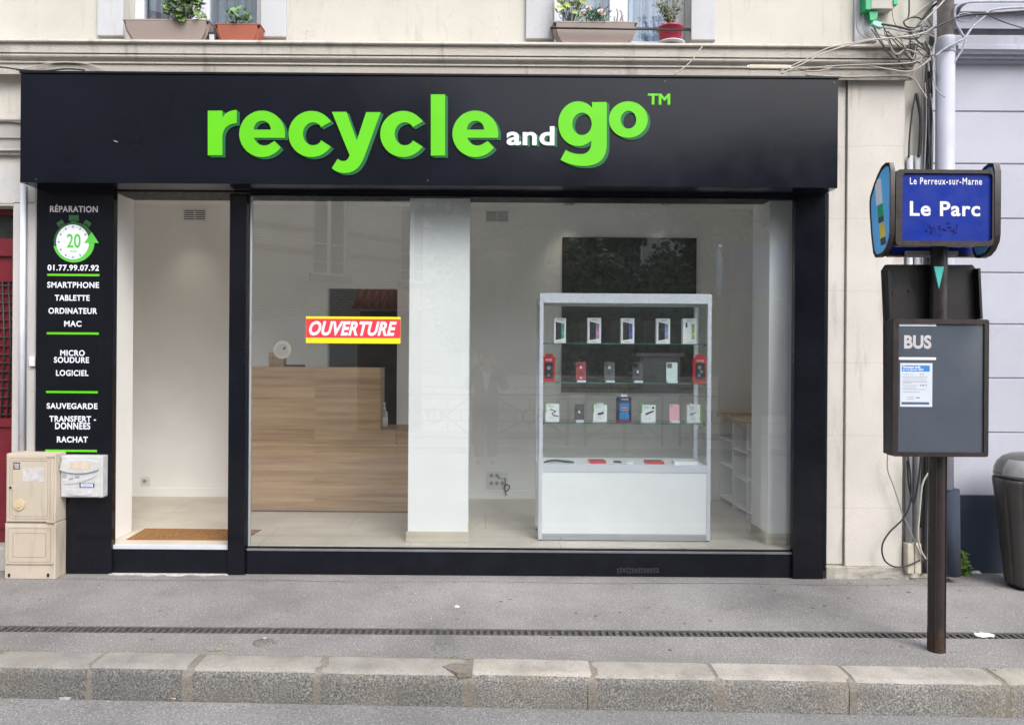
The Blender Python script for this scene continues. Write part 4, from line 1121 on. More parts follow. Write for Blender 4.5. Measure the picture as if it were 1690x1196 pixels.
for a in (xl, xr - pw): box(bm, a + 0.001, a + pw - 0.001, YC0 + pw, YC1 - pw, zf, ztop - 0.001)
part('top_rail', bm, M_alu, dc)
bm = BM(); box(bm, xl + pw, xr - pw, YC0 + pw, YC1 - pw, ztop - 0.022, ztop - 0.004); part('top_board', bm, M_white_lam, dc)
bm = BM(); box(bm, xl + pw, xr - pw, YC0 + 0.001, YC0 + pw, zb2, zb1 - 0.004, 0.002); part('middle_rail', bm, M_alu, dc)
bm = BM(); box(bm, xl + pw, xr - pw, YC0 + pw, YC1 - 0.001, zb1 - 0.018, zb1 - 0.0035); part('base_board', bm, M_white_lam, dc)
bm = BM(); box(bm, xl + pw, xr - pw, YC0 + 0.005, YC0 + 0.017, zb3, zb2 - 0.001); part('front_panel', bm, M_white_lam, dc)
bm = BM()
for a in (xl, xr - 0.012): box(bm, a + 0.004, a + 0.008, YC0 + pw, YC1 - pw, zb3, zb1 - 0.02)
part('side_panel', bm, M_white_lam, dc)
bm = BM(); box(bm, xl + pw, xr - pw, YC0 + 0.001, YC0 + pw, zb4, zb3 - 0.001, 0.002); part('bottom_rail', bm, M_alu2, dc)
for a in (xl + 0.004, xr - 0.034):
    for b in (YC0 + 0.002, YC1 - 0.034):
        bm = BM(); lathe(bm, [(0.016, FZ + 0.0005), (0.016, FZ + 0.012), (0.008, zb4 - 0.0005)], a + 0.016, b + 0.016, 12); part('foot', bm, M_dark, dc)
bm = BM(); box(bm, xl + pw, xr - pw, YC0 + 0.006, YC0 + 0.011, zb1 - 0.0035, zf); part('front_glass', bm, M_cabglass, dc)
for a in (xl + 0.010, xr - 0.016):
    bm = BM(); box(bm, a, a + 0.005, YC0 + pw, YC1 - pw, zb1, zf); part('side_glass', bm, M_cabglass, dc)
xm = WX(1031, YC1)
for a, b, y in ((xl + pw, xm + 0.015, YC1 - 0.03), (xm - 0.015, xr - pw, YC1 - 0.022)):
    bm = BM(); box(bm, a, b, y, y + 0.005, zb1, zf); part('sliding_door', bm, M_cabglass, dc)
SHELF = [CZv(566.5, y=0.23), CZv(631.5, y=0.23), CZv(698, y=0.23)]
for z in SHELF:
    bm = BM(); box(bm, xl + pw + 0.002, xr - pw - 0.002, 0.245, YC1 - 0.04, z - 0.007, z - 0.0005); g = part('glass_shelf', bm, M_cabglass, dc)
    bm = BM(); box(bm, xl + pw + 0.002, xr - pw - 0.002, 0.238, 0.2448, z - 0.0075, z - 0.0003); part('polished_edge', bm, M_shelfglass, g)
    bm = BM()
    for a in (xl + pw + 0.001, xr - pw - 0.014): box(bm, a, a + 0.013, 0.246, 0.262, z - 0.016, z - 0.0078)
    part('shelf_clip', bm, M_dark, g)

# ---- items on the shelves
def item(name, u, z, Y, label, cat, group=None):
    return thing(name, (WX(u, Y, 620), Y, z), label, cat, group)
YI = 0.34
M_screens = {k: mat('screen_' + k, c, 0.3, var=0.5, scale=30) for k, c in {'green': (0.10, 0.42, 0.30), 'pink': (0.50, 0.25, 0.45), 'blue': (0.10, 0.14, 0.45), 'lilac': (0.30, 0.35, 0.60), 'lime': (0.45, 0.55, 0.22)}.items()}
M_boxw = mat('white_carton', (0.87, 0.875, 0.89), 0.5, var=0.02)
M_black_phone = mat('graphite', (0.035, 0.036, 0.042), 0.35)
def phone_box(u0, u1, v0, scr, kind, label):
    um = (u0 + u1) / 2; z = SHELF[0]
    x0, x1 = WX(u0, YI, 545), WX(u1, YI, 545); z1 = WZ(v0, YI, um); w, h = x1 - x0, z1 - z
    t = item('phone_box', um, z, YI, label, 'phone box', 'white phone boxes on the upper shelf')
    bm = BM(); box(bm, x0, x1, YI, YI + 0.05, z, z1, 0.0012); part('carton', bm, M_boxw, t)
    y = YI - 0.0005
    bm = BM()
    def R4(a, b, c, d, yy=y, m=bm): prism(m, [(x0 + p[0] * w, z + p[1] * h) for p in (a, b, c, d)], 'y', yy - 0.0007, yy)
    if kind == 'dark':
        R4((0.14, 0.13), (0.62, 0.17), (0.62, 0.80), (0.14, 0.86)); part('phone_picture', bm, M_black_phone, t)
    else:
        prism(bm, [(x0 + 0.2 * w + p[0] * 0.12 * w, z + h * (0.64 + 0.2 * p[1])) for p in ((0, 0), (1, 0), (1, 1), (0, 1))], 'y', y - 0.0007, y); part('phone_picture', bm, M_black_phone, t)
    bm = BM(); a = 0.62
    prism(bm, [(x0 + p[0] * w, z + p[1] * h) for p in ((a + 0.01, 0.18), (0.86, 0.19), (0.86, 0.78), (a + 0.01, 0.80))], 'y', y - 0.0006, y); part('screen_picture', bm, M_screens[scr], t)
    bm = BM()
    for zz in (0.06, 0.92): prism(bm, [(x0 + p[0] * w, z + (zz + p[1]) * h) for p in ((0.28, -0.01), (0.72, -0.01), (0.72, 0.012), (0.28, 0.012))], 'y', y - 0.0005, y)
    part('print', bm, M_ink, t)
phone_box(914.5, 934, 525, 'green', 'dark', 'white phone box with green screen picture at the end of the upper shelf')
phone_box(970, 992, 524.5, 'pink', 'dark', 'white phone box with pink and white screen picture')
phone_box(1025, 1047, 525, 'blue', 'dark', 'white phone box with violet blue screen picture in the middle of the upper shelf')
phone_box(1083.5, 1106, 525.5, 'lilac', 'dark', 'white phone box with pale blue screen picture')
phone_box(1127, 1149.5, 525.5, 'lime', 'white', 'white phone box showing a white phone and a yellow green screen')
def apple(bm, x, z, s, y):
    """small fruit-shaped emblem with a bite and a leaf"""
    pts = [(0, 0.62), (0.25, 0.72), (0.50, 0.66), (0.70, 0.48), (0.52, 0.28), (0.50, 0.02), (0.66, -0.20), (0.80, -0.26), (0.66, -0.62), (0.40, -0.95), (0.18, -0.96), (0, -0.88), (-0.18, -0.96), (-0.42, -0.94), (-0.70, -0.60), (-0.84, -0.12), (-0.76, 0.36), (-0.50, 0.66), (-0.25, 0.72)]
    vs, f_ = mesh_from_curve([[(x + a * s, z + b * s) for a, b in pts]], extrude=0.5)
    add_vf(bm, vs, f_, lambda v: Vector((v.x, y - 0.0006 * (0.5 + v.z), v.y)))
    prism(bm, [(x + a * s, z + b * s) for a, b in ((0.0, 0.80), (0.10, 1.10), (0.38, 1.28), (0.30, 0.98))], 'y', y - 0.0006, y)
def phone(u0, u1, v0, shelf, m, label, cams, logo=0.72, tilt=0.0, stand=True, word=False):
    um = (u0 + u1) / 2; z = SHELF[shelf]
    x0, x1 = WX(u0, YI, 610), WX(u1, YI, 610); z1 = WZ(v0, YI, um); w, h = x1 - x0, z1 - z
    t = item('smartphone', um, z, YI, label, 'phone', 'smartphones standing on the cabinet shelves')
    bm = BM(); zb_ = z + (0.008 if stand else 0.0005)
    prism(bm, rrect(x0, x1, zb_, z1, 0.012, 4), 'y', YI, YI + 0.008); part('body', bm, m, t)
    bm = BM(); apple(bm, (x0 + x1) / 2, zb_ + (z1 - zb_) * logo, w * 0.15, YI - 0.0004) if logo else disc(bm, (x0 + x1) / 2, zb_ + 0.75 * h, 0.004, YI - 0.0008, YI - 0.0002, 12)
    part('logo', bm, M_white if logo else m, t)
    bm = BM()
    if cams == 3: prism(bm, rrect(x0 + w * 0.06, x0 + w * 0.5, z1 - w * 0.52, z1 - w * 0.08, 0.006, 3), 'y', YI - 0.0012, YI - 0.0002)
    for i, (a, b) in enumerate(((0.2, 0.2), (0.2, 0.42), (0.4, 0.3))[:max(cams, 1)]): disc(bm, x0 + w * a, z1 - w * b, w * 0.075, YI - 0.002, YI - 0.0013, 12)
    part('camera', bm, M_dark if m is not M_ph_mint else M_ph_grey, t)
    if stand:
        bm = BM(); box(bm, x0 + w * 0.12, x1 - w * 0.06, YI - 0.03, YI + 0.03, z, z + 0.0075, 0.001); box(bm, x0 + w * 0.12, x1 - w * 0.06, YI - 0.0335, YI - 0.0305, z, z + 0.016); part('price_stand', bm, M_white, t)
    if word:
        bm = BM(); box(bm, x0 + w * 0.40, x0 + w * 0.60, YI - 0.0006, YI - 0.0001, zb_ + 0.020, zb_ + 0.034); part('mark', bm, M_white, t)
M_ph_red = mat('phone_red', (0.42, 0.09, 0.10), 0.3); M_ph_grey = mat('phone_grey', (0.14, 0.145, 0.15), 0.3); M_ph_grey2 = mat('phone_graphite', (0.10, 0.10, 0.105), 0.3)
M_ph_mint = mat('phone_mint', (0.70, 0.83, 0.80), 0.3); M_ph_pink = mat('phone_pink', (0.88, 0.46, 0.52), 0.35)
phone(950.5, 967, 597, 1, M_ph_red, 'dull red smartphone with white fruit logo on a white stand', 2, word=True)
phone(997.5, 1014.5, 597.5, 1, M_ph_grey, 'grey smartphone with its logo high up on the middle shelf', 2)
phone(1044.5, 1061, 598.5, 1, M_ph_grey2, 'dark grey smartphone with square triple camera bump', 3, 0.52)
phone(1100, 1118, 598, 1, M_ph_mint, 'pale mint smartphone with a square camera bump', 3, 0.52)
phone(948.5, 964.5, 667, 2, M_ph_grey2, 'dark grey smartphone among green and white accessory boxes', 1, 0.55)
phone(1105.5, 1122, 667, 2, M_ph_pink, 'plain pink phone on the lowest glass shelf', 1, 0)
def red_case(u0, u1, v0, label, ang, inner):
    um = (u0 + u1) / 2; z = SHELF[1]
    x0, x1 = WX(u0, YI, 610), WX(u1, YI, 610); z1 = WZ(v0, YI, um); w, h = x1 - x0, z1 - z
    t = item('case_pack', um, z, YI, label, 'phone case', 'red packs of phone cases on the middle shelf')
    t.rotation_euler = (0, 0, ang)
    bm = BM(); box(bm, x0, x1, YI, YI + 0.02, z, z + h * 0.9, 0.001); prism(bm, [(x0 + w * 0.15, z + h * 0.9005), (x1 - w * 0.15, z + h * 0.9005), (x1 - w * 0.2, z1), (x0 + w * 0.2, z1)], 'y', YI + 0.008, YI + 0.010); part('carton', bm, M_redcase, t)
    bm = BM(); prism(bm, rrect(x0 + w * 0.14, x1 - w * 0.14, z + h * 0.12, z + h * 0.70, 0.008, 3), 'y', YI - 0.001, YI - 0.0002); part('phone_case', bm, M_black_phone, t)
    bm = BM(); 
    for i, (a, b, c) in enumerate(inner): disc(bm, x0 + w * a, z + h * b, w * c, YI - 0.0018 - 0.0002 * i, YI - 0.0011, 16)
    part('print', bm, M_ink, t)
    vs, f_ = mesh_from_curve(text='MARVEL', extrude=0.01, bevel=0.03)
    bm = BM(); xx = [v.x for v in vs]; yy = [v.y for v in vs]
    add_vf(bm, vs, f_, lambda v: Vector((x0 + w * (0.22 + 0.56 * (v.x - min(xx)) / (max(xx) - min(xx))), YI - 0.001 - v.z * 0.01, z + h * (0.75 + 0.08 * (v.y - min(yy)) / (max(yy) - min(yy))))))
    part('lettering', bm, M_white, t)
red_case(896, 915.5, 584, 'red phone case pack leaning at the end next to a dull red phone', rad(-14), ((0.5, 0.50, 0.16), (0.5, 0.24, 0.1)))
red_case(1143.5, 1167.5, 585.5, 'red phone case pack standing beside the pale mint phone', rad(12), ((0.45, 0.55, 0.13), (0.58, 0.40, 0.12), (0.42, 0.27, 0.1)))
M_lime = mat('lime_edge', (0.16, 0.62, 0.10), 0.5)
def acc_box(u0, u1, v0, label, pic, tab=True, green='left'):
    um = (u0 + u1) / 2; z = SHELF[2]
    x0, x1 = WX(u0, YI, 680), WX(u1, YI, 680); z1 = WZ(v0, YI, um); w, h = x1 - x0, z1 - z
    t = item('accessory_box', um, z, YI, label, 'accessory box', 'green and white accessory boxes on the lowest shelf')
    bm = BM(); box(bm, x0, x1, YI, YI + 0.035, z, z1, 0.001); part('carton', bm, M_boxw, t)
    bm = BM()
    if green == 'left': box(bm, x0 - 0.0006, x0 + w * 0.07, YI - 0.0006, YI + 0.034, z + h * 0.5, z1 + 0.0004)
    elif green == 'right': box(bm, x1 - w * 0.08, x1 + 0.0006, YI - 0.0006, YI + 0.034, z + h * 0.1, z1 - h * 0.05)
    if green == 'left' : box(bm, x0 - 0.0005, x1, YI - 0.0005, YI + 0.034, z1 - 0.003, z1 + 0.0003)
    part('green_edge', bm, M_lime, t)
    if tab:
        bm = BM(); xm_ = (x0 + x1) / 2
        frame_prism(bm, rrect(xm_ - w * 0.24, xm_ + w * 0.24, z1 + 0.0005, z1 + 0.012, 0.003, 2), rrect(xm_ - w * 0.1, xm_ + w * 0.1, z1 + 0.004, z1 + 0.008, 0.001, 2), YI + 0.014, YI + 0.0155); part('hang_tab', bm, M_boxw, t)
    bm = BM(); yy = YI - 0.0012
    if pic == 'plug': tube(bm, [(x0 + w * 0.35, yy, z + h * 0.45), (x0 + w * 0.75, yy, z + h * 0.52)], 0.009, 8)
    elif pic == 'cables':
        tube(bm, smooth_path([(x0 + w * p[0], yy, z + h * p[1]) for p in ((0.35, 0.68), (0.75, 0.56), (0.5, 0.46), (0.6, 0.34), (0.95, 0.30))]), 0.0035, 6)
    elif pic == 'cable':
        for dz in (0, 0.06): tube(bm, [(x0 + w * 0.3, yy, z + h * (0.42 + dz)), (x0 + w * 0.85, yy, z + h * (0.62 + dz * 0.4))], 0.004, 6)
        disc(bm, x0 + w * 0.82, z + h * 0.82, w * 0.09, YI - 0.0008, YI - 0.0002, 14)
    elif pic == 'white': tube(bm, [(x0 + w * 0.25, yy, z + h * 0.45), (x0 + w * 0.65, yy, z + h * 0.60)], 0.008, 8)
    part('product_picture', bm, M_alu2 if pic == 'white' else M_dark, t)
    bm = BM()
    for a in (0.35, 0.55): disc(bm, x0 + w * a, z + h * 0.2, w * 0.04, YI - 0.0008, YI - 0.0002, 10)
    part('green_mark', bm, M_lime, t)
    bm = BM()
    for i in range(3): box(bm, x0 + w * 0.14, x0 + w * (0.6 - 0.1 * i), YI - 0.0007, YI - 0.0002, z + h * (0.80 + 0.05 * i), z + h * (0.815 + 0.05 * i))
    part('print', bm, M_ink, t)
acc_box(900, 923, 665.5, 'white accessory box with green edge and black branching cable picture', 'cables', False)
acc_box(979, 1002, 667, 'white accessory box with green edge and a black plug picture', 'plug')
acc_box(1058.5, 1082, 667.5, 'white accessory box with green edge and twin cable picture', 'cable', False)
acc_box(1134, 1157.5, 668, 'white accessory box with green stripe beside the plain pink phone', 'white', True, 'right')
t = item('case_pack', 1030, SHELF[2], YI, 'tall navy blue case pack in the middle of the lowest shelf', 'phone case')
x0, x1 = WX(1017.5, YI, 680), WX(1042, YI, 680); z0 = SHELF[2]; z1 = WZ(655, YI, 1030); w, h = x1 - x0, z1 - z0
bm = BM(); box(bm, x0, x1, YI, YI + 0.02, z0, z1, 0.001); part('carton', bm, mat('navy_carton', (0.02, 0.022, 0.10), 0.45), t)
bm = BM(); prism(bm, rrect(x0 + w * 0.2, x1 - w * 0.16, z0 + h * 0.1, z0 + h * 0.76, 0.006, 3), 'y', YI - 0.001, YI - 0.0002); part('phone_case', bm, mat('azure', (0.02, 0.22, 0.55), 0.4), t)
bm = BM(); prism(bm, [(x0 + w * a, z0 + h * b) for a, b in ((0.30, 0.46), (0.76, 0.46), (0.76, 0.58), (0.30, 0.58))], 'y', YI - 0.0016, YI - 0.0011); part('yellow_band', bm, M_yellow2, t)
bm = BM(); prism(bm, [(x0 + w * a, z0 + h * b) for a, b in ((0.30, 0.49), (0.76, 0.49), (0.76, 0.55), (0.30, 0.55))], 'y', YI - 0.0022, YI - 0.0017); box(bm, x0, x1, YI - 0.0008, YI - 0.0002, z0 + h * 0.04, z0 + h * 0.075); part('red_band', bm, M_redcase, t)
bm = BM(); box(bm, x0 + w * 0.3, x1 - w * 0.28, YI + 0.008, YI + 0.0095, z1 + 0.0004, z1 + 0.022); part('hang_tab', bm, M_boxw, t)
bm = BM(); box(bm, x0 + w * 0.3, x1 - w * 0.2, YI - 0.0008, YI - 0.0002, z0 + h * 0.89, z0 + h * 0.92); part('print', bm, M_boxw, t)
# things lying on the cabinet floor
zb1f = zb1 - 0.0033
def lying(u0, u1, hh, Y0, Y1, name, m, label, cat, group=None, ang=0, topm=None):
    bm = BM(); x0, x1 = WX(u0, Y0, 766), WX(u1, Y0, 766)
    box(bm, x0, x1, Y0, Y1, zb1f, zb1f + hh, 0.001)
    if topm is None: return solo(name, bm, m, label, cat, group)
    t = thing(name, ((x0 + x1) / 2, (Y0 + Y1) / 2, zb1f), label, cat, group)
    part('carton', bm, m, t)
    bm = BM(); box(bm, x0 + 0.012, x1 - 0.012, Y0 + 0.02, Y1 - 0.02, zb1f + hh + 0.0003, zb1f + hh + 0.0012); part('clear_window', bm, topm, t)
lying(974, 1000, 0.022, 0.25, 0.37, 'flat_pack', M_redcase, 'flat red pack lying below the middle navy case', 'box', 'flat red packs on the cabinet floor', topm=M_black_phone)
lying(1067.5, 1096, 0.022, 0.24, 0.36, 'flat_pack', M_redcase, 'flat red pack lying near the white carton on the cabinet floor', 'box', 'flat red packs on the cabinet floor', topm=M_black_phone)
lying(1113, 1152, 0.022, 0.25, 0.36, 'flat_carton', M_boxw, 'long flat white carton lying on the cabinet floor', 'box')
lying(1014, 1026, 0.012, 0.30, 0.36, 'small_adapter', M_dark, 'small black adapter on the cabinet floor', 'adapter')
lying(1034, 1045, 0.013, 0.27, 0.31, 'small_charger', M_plastic_w, 'small white charger on the cabinet floor', 'charger')
bm = BM()
for k in range(4): tube(bm, smooth_path([(WX(897 + k, 0.3, 766), 0.26 + 0.02 * k, zb1f + 0.007), (WX(915, 0.3, 766), 0.30 + 0.02 * k, zb1f + 0.014), (WX(935, 0.3, 766), 0.25 + 0.03 * k, zb1f + 0.009), (WX(947, 0.3, 766), 0.28 + 0.01 * k, zb1f + 0.006)]), 0.0045, 6)
solo('coiled_leads', bm, M_cable_k, 'bundle of dark charging leads lying on the cabinet floor', 'cables')

# ================================================================== meter cabinet and letterbox
mc = thing('meter_cabinet', (WX(50, -0.2), -0.1, 0), 'beige plastic street meter cabinet with two doors beside the letterbox', 'meter cabinet')
YM = -0.205
x0, x1 = WX(9, YM, 850), WX(91, YM, 850)
zsplit, zt = WZ(863, YM, 50), WZ(748.5, YM, 50)
bm = BM(); box(bm, x0, x1, YM + 0.006, -0.008, zsplit + 0.003, zt, 0.006); part('upper_body', bm, M_beige_box, mc)
bm = BM(); box(bm, x0 - 0.006, x1 + 0.002, YM + 0.004, -0.007, 0.001, zsplit - 0.001, 0.006); part('lower_body', bm, M_beige_box, mc)
def pane_door(x0, x1, z0, z1, name, nested):
    bm = BM(); box(bm, x0, x1, YM - 0.006, YM + 0.0055, z0, z1, 0.005); o = part(name, bm, M_beige_box, mc)
    bm = BM()
    for k, ins in enumerate(nested):
        frame_prism(bm, rrect(x0 + ins, x1 - ins, z0 + ins, z1 - ins, 0.012, 3), rrect(x0 + ins + 0.003, x1 - ins - 0.003, z0 + ins + 0.003, z1 - ins - 0.003, 0.010, 3), YM - 0.0072, YM - 0.0058)
    part('groove', bm, M_beige_line, o); return o
d1 = pane_door(x0 + 0.012, x1 - 0.012, zsplit + 0.012, zt - 0.012, 'upper_door', (0.022, 0.040))
d2 = pane_door(x0 + 0.006, x1 - 0.010, 0.115, zsplit - 0.018, 'lower_door', (0.018, 0.055))
bm = BM(); p = W(33, 832, YM); lathe_pts = None
disc(bm, p.x, p.z, 0.042, YM - 0.016, YM - 0.0062, 32); disc(bm, p.x, p.z, 0.022, YM - 0.022, YM - 0.0161, 28); part('round_knob', bm, mat('cream_knob', (0.58, 0.47, 0.30), 0.5), d1)
bm = BM(); pbox(bm, 14, 799, 23, 808, YM - 0.009, YM - 0.0062, 0.001); part('lock_plate', bm, M_beige_box, d1)
bm = BM(); p = W(18.5, 804, YM); disc(bm, p.x, p.z, 0.010, YM - 0.0115, YM - 0.0092, 16); part('lock', bm, M_dark, d1)
bm = BM(); pbox(bm, 37, 771, 72, 794.5, YM - 0.0072, YM - 0.0061); part('faded_notice', bm, M_paper, d1)
bm = BM(); pbox(bm, 22, 763, 33, 774, YM - 0.0078, YM - 0.0061); s_ = part('sticker', bm, M_sticker, d1)
bm = BM()
for i in range(4): pbox(bm, 23 + i * 0.4, 765 + i * 2.1, 32 - i * 0.3, 766.3 + i * 2.1, YM - 0.0084, YM - 0.0079)
part('print', bm, M_paper, s_)
bm = BM()
for v in (752.5, 861): pbox(bm, 77, v - 1.5, 89, v + 1.8, YM - 0.012, YM - 0.0062, 0.001)
part('hinge', bm, M_beige_box, d1)
bm = BM()
for u in (14.5, 79): p = W(u, 949, YM); disc(bm, p.x, p.z, 0.010, YM + 0.001, YM + 0.0039, 14, 0.016)
part('fixing_hole', bm, M_dark, mc)
# letterbox on the pier
lb = thing('letterbox', (WX(135, -0.17), -0.11, WZ(821, -0.17, 135)), 'white wall letterbox with curved flap fixed on the black pier', 'letterbox')
YL = -0.148
M_lb = mat('grey_white_plastic', (0.53, 0.54, 0.55), 0.45, var=0.10, scale=14)
x0, x1 = WX(99.5, YL, 787), WX(169, YL, 787); z0, z1 = WZ(821, YL, 135), WZ(752, YL, 135)
bm = BM(); box(bm, x0, x1, YL + 0.004, YF - 0.0005, z0, z1, 0.008); part('body', bm, M_lb, lb)
bm = BM(); box(bm, x0 + 0.012, x1 - 0.020, YL - 0.003, YL + 0.0035, z0 + 0.008, z1 - 0.008, 0.004); dd_ = part('front_door', bm, M_lb, lb)
def ZL(x, y): u, v = x / 4.983, y / 4.983 + 720; p = W(u, v, YL); return (p.x, p.z)
bm = BM()
top = [ZL(*p) for p in bez((510, 215), (600, 185), (720, 180), (805, 210))]; bot = [ZL(*p) for p in bez((815, 272), (720, 310), (580, 310), (500, 272))]
prism(bm, top + bot, 'y', YL - 0.016, YL - 0.0032); part('flap', bm, M_lb, dd_)
bm = BM(); prism(bm, [ZL(*p) for p in ((575, 212), (640, 206), (757, 212), (755, 268), (640, 264), (578, 266))], 'y', YL - 0.0172, YL - 0.0161); part('torn_label', bm, M_paper2, dd_)
bm = BM(); prism(bm, [ZL(*p) for p in bez((520, 350), (560, 385), (700, 350), (798, 312))] + [ZL(*p) for p in bez((798, 320), (720, 370), (600, 395), (535, 390))], 'y', YL - 0.008, YL - 0.0032); part('ridge', bm, M_lb, dd_)
bm = BM(); prism(bm, [ZL(*p) for p in bez((548, 432), (600, 428), (700, 440), (758, 458))] + [ZL(*p) for p in bez((750, 475), (690, 490), (610, 488), (562, 470))], 'y', YL - 0.008, YL - 0.0032); part('lower_ridge', bm, M_lb, dd_)
bm = BM(); p = ZL(533, 317); disc(bm, p[0], p[1], 0.019, YL - 0.007, YL - 0.0032, 20); part('lock', bm, M_alu2, dd_)
bm = BM(); prism(bm, [ZL(*p) for p in ((657, 384), (779, 384), (777, 418), (657, 418))], 'y', YL - 0.0055, YL - 0.0032); np_ = part('name_plate', bm, M_dark, dd_)
bm = BM(); prism(bm, [ZL(*p) for p in ((668, 388), (768, 388), (768, 414), (668, 414))], 'y', YL - 0.0066, YL - 0.0056); part('name_card', bm, M_white, np_)
bm = BM()
for y in (396, 409): prism(bm, [ZL(*p) for p in ((676, y - 2), (760, y - 2), (760, y + 2), (676, y + 2))], 'y', YL - 0.0072, YL - 0.0067)
part('print', bm, M_bluetitle, np_)
bm = BM()
for pts in (((566, 345), (600, 335), (608, 350), (570, 366)), ((613, 326), (655, 320), (657, 342), (618, 346))): prism(bm, [ZL(*p) for p in pts], 'y', YL - 0.0038, YL - 0.0032)
part('worn_mark', bm, M_ink, dd_)
# pipes beside the service board
bm = BM(); tube(bm, [W(38.5, 306, -0.07), W(35.0, 760, -0.07)], 0.021, 14); solo('rain_pipe', bm, M_pipe_white, 'pale grey rain pipe running down beside the red door to the meter cabinet', 'pipe')
bm = BM(); tube(bm, [W(44.2, 308, -0.03), W(41.8, 755, -0.03)], 0.006, 8); solo('wall_cable', bm, M_cable_g, 'thin grey cable clipped along the rain pipe by the service board', 'cable')
bm = BM(); pbox(bm, 48, 588, 57.5, 604, -0.03, -0.0065, 0.002); solo('blank_plate', bm, M_plastic_w, 'small pale blank cover plate on the wall beside the service board', 'cover plate')

# ================================================================== bus stop
YB0 = -1.47
base = G(1545, 1073)
PX, PY = base.x, base.y
bs = thing('bus_stop', (PX, PY, 0), 'brown bus stop post with blue name sign and grey timetable case', 'bus stop')
YSG = PY - 0.15
bm = BM()
tube(bm, [(PX, PY, -0.05), (PX, PY, WZ(470, PY, 1548))], 0.047, 28)
for dx in (-0.030, 0.030): tube(bm, [(PX + dx, PY - 0.0385, 0.0), (PX + dx, PY - 0.0385, WZ(700, PY, 1548))], 0.004, 6)
part('pole', bm, M_brown, bs, 40)
bm = BM(); tube(bm, [(PX, PY, WZ(470, PY, 1548) + 0.0005), (PX, PY, WZ(300, PY, 1548))], 0.046, 28); part('upper_pole', bm, M_brown2, bs, 40)
bm = BM(); tube(bm, [(PX, PY, 0.0), (PX, PY, 0.004), (PX, PY, 0.05), (PX, PY, 0.11)], [0.0485, 0.0482, 0.0478, 0.0472], 28, False)
for v in list(bm.verts):
    if v.co.z > 0.06: v.co.z += 0.04 * math.sin(3 * math.atan2(v.co.y - PY, v.co.x - PX)) 
part('rusty_foot', bm, M_rust, bs, 60)
# name sign
su0, sv0, su1, sv1 = 1478.5, 280, 1640.5, 408
d0 = YSG
o0, o1, o2, o3 = WX(su0, d0, 340), WX(su1, d0, 340), WZ(406, d0, 1560), WZ(280, d0, 1560)
ns = BM(); frame_prism(ns, rrect(o0, o1, o2, o3, 0.03, 6), rrect(WX(1489.5, d0, 340), WX(1638, d0, 340), WZ(397.5, d0, 1560), WZ(286, d0, 1560), 0.02, 6), d0, d0 + 0.05)
sgn = part('sign_frame', ns, M_brown, bs, 30)
bm = BM(); prism(bm, rrect(o0 + 0.01, o1 - 0.008, o2 + 0.008, o3 - 0.008, 0.025, 6), 'y', d0 + 0.014, d0 + 0.049); nb_ = part('name_board', bm, M_navy, bs)
yb = d0 + 0.0135
bm = BM(); text_px(bm, 'Le Perreux-sur-Marne', 1501.5, 293.5, 1620.5, 305, yb, 0.012, 0.0012, 1.16); part('lettering', bm, M_white, nb_)
bm = BM(); text_px(bm, 'Le Parc', 1501.5, 332.5, 1617.5, 357, yb, 0.024, 0.0012, 1.10); part('lettering', bm, M_white, nb_)
bm = BM()
for i in range(46):
    u = 1549 + R.gauss(-18 if R.random() < 0.55 else 20, 9); v = 378 + R.gauss(0, 4.5)
    if not (1528 < u < 1584): continue
    p = W(u, v, yb); r = R.uniform(0.002, 0.009)
    prism(bm, [(p.x + r * R.uniform(0.6, 1.3) * math.cos(a), p.z + r * R.uniform(0.6, 1.2) * math.sin(a)) for a in [2 * math.pi * k / 9 for k in range(9)]], 'y', yb - 0.0006 - 0.00001 * i, yb + 0.0004)
part('scraped_stain', bm, M_navy2, nb_)
# rear name sign, hanging lower behind the pole
yr = PY + 0.10
bm = BM(); x0, x1 = WX(1464, yr, 410), WX(1619, yr, 410); z0, z1 = WZ(424, yr, 1540), WZ(287, yr, 1540)
frame_prism(bm, rrect(x0, x1, z0, z1, 0.02, 4), rrect(x0 + 0.015, x1 - 0.015, z0 + 0.018, z1 - 0.015, 0.012, 4), yr - 0.02, yr + 0.03); part('rear_sign_frame', bm, M_brown2, bs)
bm = BM(); prism(bm, rrect(x0 + 0.01, x1 - 0.01, z0 + 0.01, z1 - 0.01, 0.012, 4), 'y', yr - 0.012, yr + 0.02); part('rear_board', bm, M_navy, bs)
bm = BM(); pbox(bm, 1497, 414, 1582, 421.5, yr - 0.05, yr - 0.021, 0.003); part('clamp', bm, M_pipe_brown, bs)
